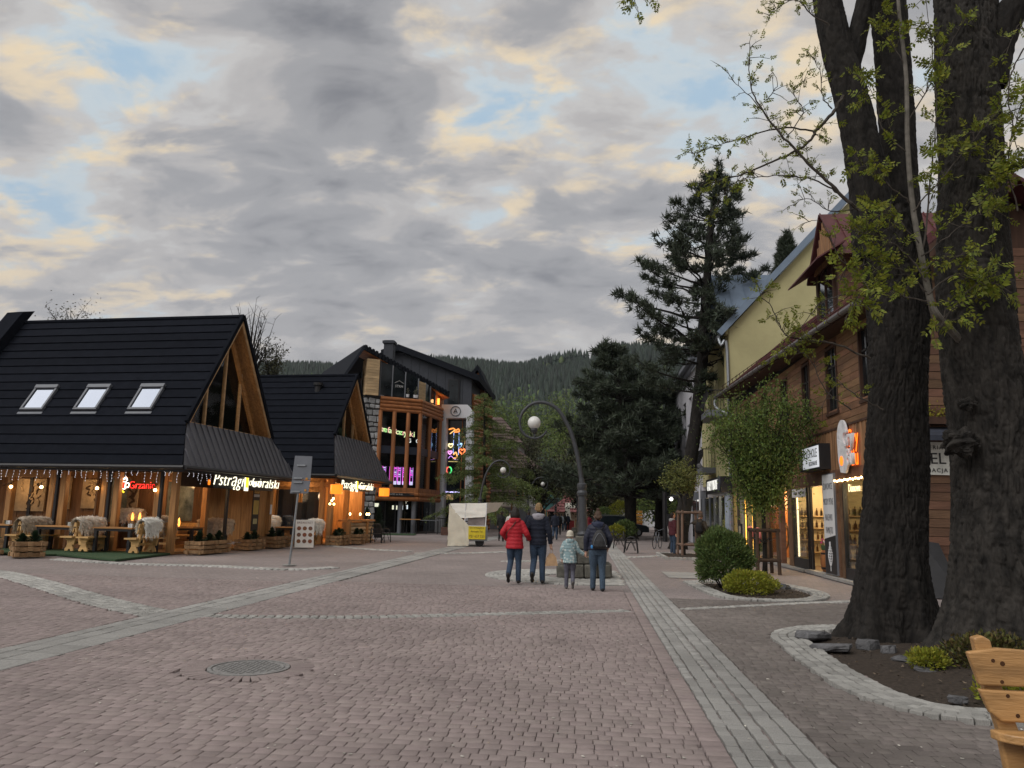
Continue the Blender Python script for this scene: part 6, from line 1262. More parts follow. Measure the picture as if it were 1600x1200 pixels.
for (a, b, c, d) in wy: fr = MB().bb(7.5, 7.56, a, b, c, d).build('window', mt['grey'], yh, world=True); MB().bb(7.47, 7.5, a+.6, b-.08, c+.1, d-.1).build('pane', pane_d, fr, world=True)
MB().bb(6.85, 7.5, YY0, YY1, 10.6, 10.85).build('cornice', ym, yh, world=True)
for k in range(11):
    y0 = YY0-.15+k*.89; P = [Vector((6.55, y0, 10.5)), Vector((6.55, y0+.87, 10.5)), Vector((14.1, y0+.87, 18.7)), Vector((14.1, y0, 18.7))]; nn = Vector((-.73, 0, .68)); mb = MB().add(P+[p+nn*.06 for p in P], [(3, 2, 1, 0), (4, 5, 6, 7), (0, 1, 5, 4), (1, 2, 6, 5), (2, 3, 7, 6), (3, 0, 4, 7)]); mb.beam(P[0]+nn*.08, P[3]+nn*.08, .03, .06, nn); mb.build('roof_sheet', blue, yh, world=True)
MB().beam((6.5, YY0-.2, 10.55), (14.1, YY0-.2, 18.8), .28, .3).build('verge', blue, yh, world=True)
for (c_, hz, nm) in ((40.2, 14.3, blue), (44.4, 13.4, M('slate_blue', (.06, .085, .10), .5))):
    MB().prism([(7.3, c_-1.2, 10.8), (7.3, c_+1.2, 10.8), (7.3, c_+1.2, 12.4), (7.3, c_, hz-.15), (7.3, c_-1.2, 12.4)], (3.5, 0, 0)).build('dormer_wall', rustx, yh, world=True)
    for s in (-1, 1):
        for k in range(6):
            a, b = Vector((6.6+k*.75, c_+s*1.75, 12.05)), Vector((6.6+k*.75, c_, hz)); o2 = Vector((.74, 0, 0)); nn = Vector((0, s*.7, .7)); P = [a, a+o2, b+o2, b]; mb = MB().add(P+[p+nn*.05 for p in P], [(3, 2, 1, 0), (4, 5, 6, 7), (0, 1, 5, 4), (1, 2, 6, 5), (2, 3, 7, 6), (3, 0, 4, 7)]); mb.beam(P[0]+nn*.07, P[3]+nn*.07, .03, .06, nn); mb.build('dormer_sheet', nm, yh, world=True)
    fr = MB().bb(7.2, 7.3, c_-.7, c_+.7, 11.0, 12.3).build('dormer_window', mt['white'], yh, world=True); MB().bb(7.17, 7.2, c_-.62, c_+.62, 11.08, 12.2).build('pane', pane_d, fr, world=True)
    MB().tube([(6.6, c_-1.8, 12.0), (10, c_-1.8, 12.0)], .06, 8).build('gutter', mt['galv'], yh, world=True)
MB().tube([(6.5, YY0-.1, 10.45), (6.5, YY1, 10.45)], .08, 8).build('gutter', mt['galv'], yh, world=True); MB().tube(catmull([(6.5, YY0, 10.4), (6.6, YY0-.1, 10.0), (6.9, YY0-.05, 9.7), (6.9, YY0-.05, 3), (6.9, YY0-.05, 0)], 4), .075, 8).build('downpipe', mt['galv'], yh, world=True); MB().tube([(6.75, YY0-.3, 0), (6.75, YY0-.3, 3.3)], .19, 12).build('round_column', M('column_bluegrey', (.22, .26, .32), .6), yh, world=True)
def balcony(par, y0, y1, z, x0=6.1):
    MB().bb(x0, 7.0, y0, y1, z-.3, z).build('balcony_slab', mt['grey'], par, world=True)
    mb = MB(); mb.tube([(x0+.06, y0+.05, z+1), (x0+.06, y1-.05, z+1)], .025, 5).tube([(x0+.06, y0+.05, z+1), (6.95, y0+.05, z+1)], .025, 5)
    for k in range(int((y1-y0)/.16)): y = y0+.06+k*.16; mb.tube(catmull([(x0+.06, y, z), (x0-.12, y, z+.25), (x0+.03, y, z+.6), (x0+.06, y, z+1)], 3), .014, 4)
    for k in range(6): mb.tube([(x0+.06+k*.15, y0+.05, z), (x0+.06+k*.15, y0+.05, z+1)], .014, 4)
    mb.build('balcony_railing', mt['blackm'], par, world=True)
balcony(yh, 38.6, 41.9, 6.9, 6.0); balcony(yh, 42.6, 45.0, 4.3, 6.3)
gw = thing('shop_sign', 'black shop sign with bold white lettering under the lowest iron balcony', 'shop sign', (6.35, 38.9, 3.2)); MB().bb(0, .5, -1.6, 2.9, -.38, .36).build('box', mt['blackm'], gw); text('GREY WOLF', .74, EM('wolf_letter', (.7, .7, .66), .42), gw, (-.02, .75, -.02), (R90, 0, -R90), extrude=.02, sx=.74, thin=-.02, space=1.12)
MB().lathe([(.0, 0), (.42, 0), (.42, .02)], 12, (-.01, -1.1, 0), Matrix.Rotation(-R90, 3, 'Y')).build('wolf_emblem', M('emblem_grey', (.05, .055, .07), .5), gw)
MB().bb(7.9, 8.0, YY0, YY1, 0, 2.8).build('shop_wall', warm_wall, yh, world=True); MB().bb(7.1, 8, YY0, YY1, 2.7, 2.75).build('shop_ceiling', warm_wall, yh, world=True); lamp('shop_light', (.5, -1.5, 2.4), 45, (1, .9, .7), .3, yh)
for y in (38.1, 39.8, 41.6, 43.2, 44.8, 46.8): MB().bb(6.95, 7.1, y-.08, y+.08, 0, 2.75).build('pier', mt['grey'], yh, world=True)
for y0, y1 in ((38.2, 39.7), (39.9, 41.5), (41.7, 43.1)): MB().bb(7.0, 7.02, y0, y1, 0.1, 2.7).build('pane', mt['glass'], yh, world=True)
MB().bb(7.0, 7.05, 43.3, 46.7, .1, 2.7).build('pane', pane_d, yh, world=True)
for k, (y, c) in enumerate(((38.9, (.32, .26, .15)), (40.7, (.45, .45, .48)), (42.3, (.35, .35, .12)))): 
    t = thing('clothes_dummy', ('tan coat on a dummy in the shop window nearest the staked tree', 'white shirt on a dummy in the middle of the shop window', 'yellowish coat on a dummy at the left of the shop window')[k], 'dummy', (7.4, y, 0), 0, 'dummies in the clothes shop'); MB().lathe([(.10, .0), (.05, .05), (.05, .8), (.22, .85), (.2, 1.1), (.24, 1.45), (.08, 1.55), (.09, 1.75), (0, 1.8)], 12).build('coat', M('coat', c, .8), t, smooth=True)
# ---- white house beyond, with its own windows
wt = thing('white_house', 'long white plastered house with grey windows beyond the yellow one', 'building', (7, 55, 0)); wpl = M('street_plaster', (.47, .47, .51), .9, .07, 1, .15, 60)
ww = [(48.4, 49.9, 4.7, 6.5), (51.5, 53, 4.7, 6.5), (54.5, 56, 4.7, 6.5), (57.5, 59, 4.7, 6.5), (48.4, 49.9, 7.8, 9.6), (51.5, 53, 7.8, 9.6), (54.5, 56, 7.8, 9.6), (57.5, 59, 7.8, 9.6)]
ys = sorted({47.4, 61.5, *[w[0] for w in ww], *[w[1] for w in ww]}); zs = sorted({3.2, 11.3, *[w[2] for w in ww], *[w[3] for w in ww]}); mb = MB()
for a, b in zip(ys, ys[1:]):
    for c, d in zip(zs, zs[1:]):
        if not any(a >= w[0]-.01 and b <= w[1]+.01 and c >= w[2]-.01 and d <= w[3]+.01 for w in ww): mb.bb(7.0, 7.25, a, b, c, d)
mb.bb(7.0, 14, 47.3, 47.4, 10.85, 11.3); mb.build('front_wall', wpl, wt, world=True)
for (a, b, c, d) in ww: fr = MB().bb(7.2, 7.25, a, b, c, d).build('window', mt['white'], wt, world=True); MB().bb(7.17, 7.2, a+.08, (a+b)/2-.04, c+.08, d-.08).bb(7.17, 7.2, (a+b)/2+.04, b-.08, c+.08, d-.08).build('pane', pane_d, fr, world=True); MB().bb(6.9, 7.05, a-.1, b+.1, c-.12, c-.02).build('sill', mt['grey'], fr, world=True)
MB().bb(7.3, 14, 47.4, 61.5, 0, 11.2).build('core', wpl, wt, world=True); MB().bb(6.4, 14, 47.5, 61.8, 11.3, 11.55).bb(6.7, 14, 47.5, 61.8, 11.1, 11.3).build('eave', mt['grey'], wt, world=True); MB().prism([(6.4, 47.6, 11.55), (6.4, 61.8, 11.55), (10, 61.8, 14), (10, 47.6, 14)], (0, 0, -.1)).build('roof', mt['roof'], wt, world=True)
for y0, y1 in ((47.6, 49.4), (49.8, 51.6), (54, 56), (57, 60)): fr = MB().bb(6.95, 7.2, y0-.12, y1+.12, 0, 3.2).build('shop_front', mt['grey'], wt, world=True); MB().bb(6.93, 6.95, y0, y1, .4, 2.7).build('pane', pane_d, fr, world=True)
MB().bb(6.95, 7.3, 51.7, 54, 0, 3.2).build('shop_pier', wpl, wt, world=True); balcony(wt, 54, 60, 3.6, 5.6); MB().bb(5.4, 7, 53.5, 61, 3.0, 3.3).build('canopy', mt['grey'], wt, world=True); MB().ball((6.0, 55.5, 2.85), .14, 8, 6).build('porch_bulb', EM('porch_white', (1, .97, .9), 1.5), wt, world=True)
for z in (8.1,): balcony(wt, 57, 60, 8.3, 5.9)
MB().tube([(6.88, 47.8, 0), (6.88, 47.8, 11)], .06, 6).build('downpipe', mt['white'], wt, world=True)
pp = thing('dark_post', 'tall dark post standing before the white house', 'post', (5.2, 52, 0)); MB().tube([(0, 0, 0), (0, 0, 3.2)], .16, 8).build('shaft', mt['blackm'], pp); MB().bb(.05, .4, -.2, .2, 1.0, 1.8).build('box', mt['blackm'], pp)
# ================================================================ TREES AND SHRUBS
def vnoise(a, b, na, nb, seed):
    """periodic value noise on (a in 0..1 -> na cells, b -> free)"""
    r = np.random.default_rng(seed); g = r.random((na, 512)); A = (a % 1)*na; i = np.floor(A).astype(int); f = A-i; f = f*f*(3-2*f)
    Bq = b*nb; j = np.floor(Bq).astype(int); h = Bq-j; h = h*h*(3-2*h)
    g00 = g[i % na, j % 512]; g10 = g[(i+1) % na, j % 512]; g01 = g[i % na, (j+1) % 512]; g11 = g[(i+1) % na, (j+1) % 512]
    return (g00*(1-f)+g10*f)*(1-h)+(g01*(1-f)+g11*f)*h
def bark_trunk(name, pts, radii, par, mat, n=96, step=.045, amp=.022, flare=0.0, seed=0, lobes=5):
    P = catmull(pts, 10); k0 = len(pts); R0 = np.interp(np.linspace(0, k0-1, len(P)), range(k0), radii)
    L = [0.0]
    for a, b in zip(P, P[1:]): L.append(L[-1]+(b-a).length)
    m = max(4, int(L[-1]/step)); S_ = np.linspace(0, L[-1], m); C_ = np.stack([np.interp(S_, L, [p[i] for p in P]) for i in range(3)], 1); Rr = np.interp(S_, L, R0)
    T = np.gradient(C_, axis=0); T /= np.linalg.norm(T, axis=1, keepdims=True); X_ = np.cross(T, [0, 1, 0]); X_ /= np.linalg.norm(X_, axis=1, keepdims=True); Y_ = np.cross(T, X_)
    th = np.arange(n)/n; A, B_ = np.meshgrid(th, S_); r0 = np.mean(radii)
    warp = (vnoise(A, B_, 7, 1.3, seed+1)-.5)*.10
    ka = max(8, int(2*PI*r0/.042))
    r1 = np.minimum(1, 2.2*np.abs(2*vnoise(A+warp*.6, B_, ka, 4.6, seed+2)-1)); r2 = np.minimum(1, 1.8*np.abs(2*vnoise(A+warp, B_, ka*2, 13, seed+3)-1)); big = vnoise(A, B_, 4, .8, seed+4)-.5
    D = amp*(1.3*r1+.8*r2-1.0)+big*r0*.22
    fl = flare*np.exp(-B_/.42)*(1+.55*np.cos(2*PI*A*lobes+seed)+.35*np.cos(2*PI*A*(lobes*2+1)+1.7*seed)) if flare else 0
    RR = Rr[:, None]*(1+fl)+D
    V = C_[:, None, :]+X_[:, None, :]*(RR*np.cos(2*PI*A))[..., None]+Y_[:, None, :]*(RR*np.sin(2*PI*A))[..., None]
    i, j = np.meshgrid(np.arange(m-1), np.arange(n), indexing='ij'); j2 = (j+1) % n
    F = np.stack((i*n+j, i*n+j2, (i+1)*n+j2, (i+1)*n+j), -1).reshape(-1, 4)
    V = V.reshape(-1, 3); I = MW[par.name].inverted(); V = V+np.array(I.to_translation())
    return obj(name, np_mesh(name, V, [F[:, ::-1]], True), par, mat)
def quads_mesh(P, U, Wd, tip=None):
    """leaf quads: centre-base P, length vectors U, half-width vectors Wd (n,3)"""
    V = np.stack((P, P+U*.45+Wd, P+U, P+U*.45-Wd), 1).reshape(-1, 3); return V, np.arange(len(V)).reshape(-1, 4)
def unit(v): return v/(np.linalg.norm(v, axis=-1, keepdims=True)+1e-9)
def leaf_cloud(name, C_, mat, par, size, rg, droop=0.0, wid=.45, jitter=.6, upbias=.3):
    n = len(C_); d = unit(rg.normal(0, 1, (n, 3))+np.array([0, 0, upbias])); U = d*size*(rg.uniform(.6, 1.3, (n, 1))); U[:, 2] -= droop*size
    W_ = unit(np.cross(U, rg.normal(0, 1, (n, 3))))*size*wid*.5; V, F = quads_mesh(C_, U, W_)
    I = MW[par.name].inverted().to_translation(); return obj(name, np_mesh(name, V+np.array(I), [F]), par, mat, kind='stuff')
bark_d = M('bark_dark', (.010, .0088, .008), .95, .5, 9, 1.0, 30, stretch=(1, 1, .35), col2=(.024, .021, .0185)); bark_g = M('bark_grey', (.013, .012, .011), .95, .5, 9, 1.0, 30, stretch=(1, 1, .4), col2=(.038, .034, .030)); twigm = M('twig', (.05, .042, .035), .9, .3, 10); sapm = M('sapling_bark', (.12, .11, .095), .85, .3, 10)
leaf_y = leafm('young_leaf', (.165, .190, .026), .35, .45)
def Q(u, v, y): return tuple(PY(u, v, y))
t1 = thing('big_tree', 'big dark forked tree trunk on the left side of the tree bed', 'tree', (4.2, 11.3, 0), 0)
y_ = 11.3
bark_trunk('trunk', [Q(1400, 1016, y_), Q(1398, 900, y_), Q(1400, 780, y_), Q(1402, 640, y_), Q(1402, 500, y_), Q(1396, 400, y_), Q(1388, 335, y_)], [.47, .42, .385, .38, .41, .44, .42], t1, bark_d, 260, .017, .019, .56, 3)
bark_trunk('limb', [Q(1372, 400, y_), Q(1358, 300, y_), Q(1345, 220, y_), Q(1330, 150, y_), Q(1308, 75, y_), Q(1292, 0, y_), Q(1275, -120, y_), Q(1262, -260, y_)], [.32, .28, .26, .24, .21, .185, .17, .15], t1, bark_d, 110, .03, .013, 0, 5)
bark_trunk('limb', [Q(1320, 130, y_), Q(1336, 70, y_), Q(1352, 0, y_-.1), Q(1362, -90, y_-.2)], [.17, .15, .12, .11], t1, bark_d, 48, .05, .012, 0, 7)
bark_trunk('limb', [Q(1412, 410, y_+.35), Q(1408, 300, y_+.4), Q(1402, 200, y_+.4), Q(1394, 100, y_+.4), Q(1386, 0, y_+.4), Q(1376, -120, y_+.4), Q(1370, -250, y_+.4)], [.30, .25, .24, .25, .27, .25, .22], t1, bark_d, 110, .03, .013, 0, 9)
t2 = thing('big_tree', 'thick tree trunk with knots at the right edge, behind the wooden bench', 'tree', (4.8, 9.9, 0), 0); y2 = 9.9
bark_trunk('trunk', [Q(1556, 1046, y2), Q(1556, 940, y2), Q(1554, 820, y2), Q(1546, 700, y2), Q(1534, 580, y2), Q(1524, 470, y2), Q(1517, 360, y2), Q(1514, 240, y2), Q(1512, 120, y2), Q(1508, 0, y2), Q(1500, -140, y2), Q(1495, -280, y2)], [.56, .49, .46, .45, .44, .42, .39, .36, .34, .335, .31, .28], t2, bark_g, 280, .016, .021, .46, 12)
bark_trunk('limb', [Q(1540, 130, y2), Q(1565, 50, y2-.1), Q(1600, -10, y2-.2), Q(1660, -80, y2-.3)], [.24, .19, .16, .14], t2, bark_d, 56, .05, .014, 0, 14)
for k, (u, v, rr_, nm) in enumerate(((1502, 692, .19, 'burl'), (1512, 632, .09, 'burl'))):
    mb = MB(); mb.ball((0, 0, 0), 1, 40, 28); rr = np.random.default_rng(k); V = np.array(mb.v); V *= (1+.16*np.sin(V[:, :1]*7+k)+.13*np.sin(V[:, 2:]*9+V[:, 1:2]*5)+rr.normal(0, .045, (len(V), 1))); mb.v = [tuple(x) for x in V*[rr_*1.0, rr_*.8, rr_*.8]+np.array(Q(u, v, y2-.40 if k != 3 else y2-.33))]; mb.build(nm, bark_g if k != 3 else bark_d, t2, world=True)
# --- leafy branches: hand placed courses in space, then twigs and compound leaves grown on them
def leafy(par, courses, seed, nleaf=1.0, fol='foliage', rg=None, scale=1.0):
    rr = random.Random(seed); mb = MB(); LV = []
    def cluster(p, d, s):
        d = Vector(d).normalized(); sd = d.cross(Vector((rr.uniform(-1, 1), rr.uniform(-1, 1), rr.uniform(-1, 1)))).normalized(); nn = d.cross(sd); k = rr.choice((3, 4, 5))
        for i in range(k):
            f = (i+.5)/k; q = p+d*(s*f)-Vector((0, 0, .12*s*f*f))
            for sg in (-1, 1):
                a = (sd*sg*.9+d*.55+nn*rr.uniform(-.35, .35)); a = a.normalized()*s*.50*(1-.35*f)*rr.uniform(.8, 1.2); w = a.cross(nn).normalized()*a.length*.26; LV.append((q, q+a*.45+w, q+a-Vector((0, 0, s*.06)), q+a*.45-w))
        a = d*s*.45; q = p+d*s*.85; w = sd*s*.1; LV.append((q, q+a*.5+w, q+a, q+a*.5-w))
    for (pts, r0, dens, sz) in courses:
        P = catmull([Vector(p) for p in pts], 6); n = len(P); P = [p+Vector((rr.uniform(-.012, .012), rr.uniform(-.012, .012), rr.uniform(-.012, .012))) if 0 < i < n-1 else p for i, p in enumerate(P)]
        mb.tube(P, [max(.004, r0*(1-.85*i/(n-1))) for i in range(n)], 6)
        L = sum((b-a).length for a, b in zip(P, P[1:])); m = int(L*dens*nleaf)
        for _ in range(m):
            f = rr.uniform(.12, 1)**.8; i = min(n-2, int(f*(n-1))); p = P[i].lerp(P[i+1], rr.random()); tn = (P[i+1]-P[i]).normalized()
            dv = (tn*rr.uniform(.1, .9)+Vector((rr.gauss(0, 1), rr.gauss(0, 1), rr.gauss(.35, .8)))*.8).normalized(); l = rr.uniform(.06, .30)*scale
            q = [p, p+dv*l*.5+Vector((0, 0, .02)), p+dv*l]; mb.tube(q, [.005, .004, .003], 4)
            for j in range(rr.choice((2, 3, 3, 4))): cluster(q[2-(j % 2)], (dv+Vector((rr.gauss(0, .7), rr.gauss(0, .7), rr.gauss(.1, .6)))), sz*rr.uniform(.6, 1.25))
    mb.build('branch', twigm, par, world=True)
    V = np.array([[tuple(p) for p in q] for q in LV]).reshape(-1, 3)+np.array(MW[par.name].inverted().to_translation())
    obj(fol, np_mesh(fol, V, [np.arange(len(V)).reshape(-1, 4)]), par, leaf_y, kind='stuff')
def course(y, *uv, dy=0.0): return [Q(u, v, y+dy*i) for i, (u, v) in enumerate(uv)]
yb = 10.6
leafy(t1, [
 (course(yb, (1318, 150), (1300, 178), (1275, 203), (1268, 218), (1235, 240), (1180, 265), (1130, 280), (1095, 290), dy=-.06), .030, 12, .10),
 (course(yb, (1272, 205), (1220, 200), (1160, 215), (1110, 232), (1080, 240), dy=-.05), .014, 15, .10),
 (course(yb-.3, (1345, 330), (1310, 300), (1270, 262), (1225, 215), (1190, 170), (1172, 130), (1171, 65), dy=-.04), .026, 11, .095),
 (course(yb-.3, (1190, 170), (1160, 140), (1135, 112), dy=-.05), .008, 9, .07), (course(yb-.3, (1200, 155), (1215, 130), (1205, 108)), .008, 8, .07), (course(yb-.3, (1230, 215), (1255, 175), (1240, 145), (1262, 120)), .009, 16, .09),
 (course(yb-.2, (1310, 302), (1270, 280), (1210, 275), (1150, 285), (1110, 330), dy=-.05), .012, 11, .09),
 (course(yb-.2, (1340, 325), (1300, 330), (1260, 310), (1240, 322)), .010, 12, .08),
 (course(yb, (1300, 170), (1285, 150), (1280, 110), (1262, 80)), .010, 14, .08), (course(yb, (1296, 40), (1270, 25), (1245, 0), (1215, 12), (1200, 26)), .012, 16, .09), (course(yb-1, (1080, -60), (1035, -40), (1000, -10), (985, 5)), .01, 16, .10),
 (course(yb-.4, (1360, 560), (1310, 540), (1250, 530), (1225, 520), (1205, 480), (1190, 463), (1197, 455), dy=-.05), .014, 13, .09), (course(yb-.4, (1330, 640), (1290, 610), (1265, 560), (1235, 545)), .010, 14, .09), (course(yb-.5, (1370, 470), (1330, 460), (1290, 470), (1260, 500), (1215, 560)), .012, 11, .09),
 (course(yb-.5, (1380, 640), (1340, 620), (1310, 600), (1280, 640)), .010, 10, .09), (course(yb-.5, (1345, 430), (1310, 400), (1285, 350), (1262, 345)), .008, 9, .08)], 5)
sp = t2; ys_ = 9.35
st_ = [Q(1512, 545, 9.8), Q(1485, 515, 9.55)]+course(ys_, (1464, 492), (1453, 465), (1440, 400), (1426, 320), (1418, 220), (1416, 120), (1405, 20), (1398, -90))
mb = MB(); mb.tube(catmull(st_, 6), [.05-.035*i/60 for i in range(61)], 8); mb.build('shoot', sapm, sp, world=True)
cs = [(course(ys_, (1440, 400), (1452, 300), (1462, 180), (1455, 60), (1440, -30)), .012, 13, .13), (course(ys_, (1450, 460), (1420, 430), (1380, 410), (1345, 415), (1310, 440), dy=-.05), .012, 19, .14), (course(ys_-.2, (1448, 440), (1410, 390), (1370, 370), (1340, 360)), .010, 20, .13),
      (course(ys_-.2, (1452, 470), (1400, 462), (1350, 455), (1320, 500), dy=-.06), .010, 16, .14), (course(ys_-.2, (1440, 400), (1480, 370), (1520, 340), (1560, 330)), .010, 13, .13), (course(ys_-.2, (1450, 460), (1490, 430), (1530, 440), (1580, 440)), .012, 17, .16),
      (course(ys_, (1426, 320), (1390, 290), (1360, 260), (1340, 250)), .010, 16, .13), (course(ys_, (1420, 240), (1380, 200), (1365, 150), (1340, 120)), .009, 13, .12), (course(ys_, (1418, 190), (1460, 120), (1490, 60), (1510, 30)), .009, 12, .12), (course(ys_, (1416, 110), (1390, 60), (1372, 20)), .008, 13, .12), (course(ys_-.2, (1428, 330), (1470, 280), (1510, 230), (1545, 190), (1590, 140)), .010, 12, .13),
      (course(ys_-.3, (1590, 330), (1575, 260), (1585, 200), (1600, 150)), .010, 18, .14), (course(ys_-.3, (1640, 280), (1600, 262), (1570, 285), (1560, 300)), .010, 24, .15), (course(ys_-.3, (1450, 470), (1465, 520), (1480, 480), (1500, 470)), .008, 14, .14), (course(ys_-.1, (1436, 380), (1400, 340), (1380, 330)), .008, 20, .13), (course(ys_-.2, (1445, 420), (1475, 400), (1500, 400)), .008, 18, .13),
      (course(ys_-.3, (1620, 60), (1590, 90), (1575, 150), (1590, 230), (1610, 250)), .012, 9, .10), (course(ys_-.3, (1600, 30), (1585, 50), (1570, 90)), .008, 9, .10)]
leafy(sp, cs, 9, 1.05)
# --- pines
pine_n = leafm('pine_needle', (.044, .058, .038), .4, .12, .5, .02)
def pine(name, label, trunk, radii, whorls, seed, mat=pine_n, clump=.26, nn=22, barkm=bark_d, group=None, dens=3.2):
    """whorls: (z, [(azimuth, length, rise)])"""
    rg = np.random.default_rng(seed); rr = random.Random(seed); t = thing(name, label, 'tree', trunk[0], 0, group)
    bark_trunk('trunk', trunk, radii, t, barkm, 40, .12, .02, .25, seed); mb = MB(); Cs = []; Ds = []
    TP = catmull([Vector(p) for p in trunk], 10)
    def at(z):
        for a, b in zip(TP, TP[1:]):
            if a.z <= z <= b.z: return a.lerp(b, (z-a.z)/(b.z-a.z+1e-6))
        return TP[-1]
    for z, brs in whorls:
        for az, l, rise in brs:
            o = at(z); h = Vector((math.cos(az), math.sin(az), 0)); P = [o]
            for i in range(1, 6): f = i/5; P.append(o+h*(l*f)+Vector((0, 0, l*(rise*f+.18*f*f-.0)))+Vector((rr.gauss(0, .05), rr.gauss(0, .05), rr.gauss(0, .05)))*l*.4)
            mb.tube(P, [max(.01, .012+.018*l*(1-i/5)) for i in range(6)], 5)
            sd = Vector((-h.y, h.x, 0)); m = int(l*dens)+2
            for k in range(m):
                f = rr.uniform(.3, 1.0)**.75; i = min(4, int(f*5)); p = P[i].lerp(P[i+1], f*5-i); s = rr.choice((-1, 1)); w = rr.random()*l*.42*(1.15-f)
                q = p+sd*(s*w)+h*(w*.5)+Vector((0, 0, rr.uniform(-.05, .18)*l*.3)); 
                if w > .25: mb.tube([p, q], [.012, .007], 4)
                Cs.append(tuple(q)); Ds.append(tuple((h*.5+sd*s*.4+Vector((0, 0, .8))).normalized()))
            Cs.append(tuple(P[-1])); Ds.append((h.x*.6, h.y*.6, .7))
    for k in range(4): Cs.append(tuple(TP[-1]+Vector((rr.gauss(0, .08), rr.gauss(0, .08), -.15*k)))); Ds.append((0, 0, 1))
    mb.build('branch', barkm, t, world=True)
    C_ = np.repeat(np.array(Cs), nn, 0); D_ = np.repeat(np.array(Ds), nn, 0); n = len(C_)
    d = unit(rg.normal(0, .75, (n, 3))+D_*.75); sz = clump*rg.uniform(.7, 1.25, (n, 1)); base = C_+rg.normal(0, clump*.22, (n, 3)); U = d*sz; W_ = unit(np.cross(d, rg.normal(0, 1, (n, 3))))*clump*.085
    V = np.stack((base-W_, base+W_, base+U), 1).reshape(-1, 3)+np.array(MW[t.name].inverted().to_translation())
    obj('foliage', np_mesh('foliage', V, [np.arange(len(V)).reshape(-1, 3)]), t, mat, kind='stuff'); return t
def whorl_set(z0, z1, n, env, seed, lo=3, hi=5, rise=(.0, .25), asym=None):
    rr = random.Random(seed); out = []
    for k in range(n):
        z = z0+(z1-z0)*k/(n-1)+rr.uniform(-.15, .15); f = (z-z0)/(z1-z0); a0 = rr.random()*6.3; m = rr.randint(lo, hi); brs = []
        for j in range(m):
            az = a0+j*2*PI/m+rr.uniform(-.4, .4); l = env(min(1.0, max(0.0, f)))*rr.uniform(.65, 1.15)
            if asym: l *= asym(az, f)
            if l > .2: brs.append((az, l, rr.uniform(*rise)))
        out.append((z, brs))
    return out
yp = 41.0
pine('pine_tree', 'tall slanting black pine in front of the white house', [Q(1058, 860, yp), Q(1070, 790, yp), Q(1078, 730, yp), Q(1090, 640, yp), Q(1099, 540, yp), Q(1104, 450, yp), Q(1110, 360, yp), Q(1117, 300, yp), Q(1122, 252, yp)], [.40, .36, .34, .32, .29, .24, .17, .09, .03],
     whorl_set(8.2, 20.2, 19, lambda f: 4.3*(1-f)**.62*(.6+.4*min(1, f*4))+.35, 4, 4, 6, (-.05, .28), lambda az, f: 1.0+.12*(-math.cos(az))*(1 if f < .6 else .3) if f > .1 else (1.1 if math.cos(az) < -.2 else .25)), 4, clump=.37, nn=24, dens=4.6)
pine('pine_tree', 'broad dark pine with low branches behind the street lamp', [Q(986, 842, 56), Q(984, 760, 56), Q(978, 690, 56), Q(966, 600, 56), Q(956, 560, 56), Q(947, 534, 56)], [.42, .38, .33, .22, .12, .04],
     whorl_set(2.9, 13.8, 20, lambda f: 6.4*(1-f)**.62*(.82+.18*math.sin(f*20))+.4, 6, 6, 8, (-.14, .12)), 6, clump=.46, nn=22, dens=3.6)
pine('pine_tree', 'second dark pine crowding the broad one from behind, nearer the white house', [Q(1032, 838, 62), Q(1030, 740, 62), Q(1025, 640, 62), Q(1015, 570, 62)], [.40, .33, .2, .04],
     whorl_set(3.2, 12.6, 15, lambda f: 5.6*(1-f)**.55+.4, 8, 6, 8, (-.15, .15)), 8, clump=.48, nn=22, dens=3.4)
pine('pine_tree', 'dark conifer showing behind the blue dormer roof', [Q(1228, 560, 62), Q(1228, 470, 62), Q(1228, 410, 62), Q(1229, 362, 62)], [.3, .22, .12, .03], whorl_set(15.5, 24.6, 30, lambda f: 1.7*(1-f)**.8+.2, 9, 6, 8, (-.1, .2)), 9, clump=.42, nn=20, dens=7)
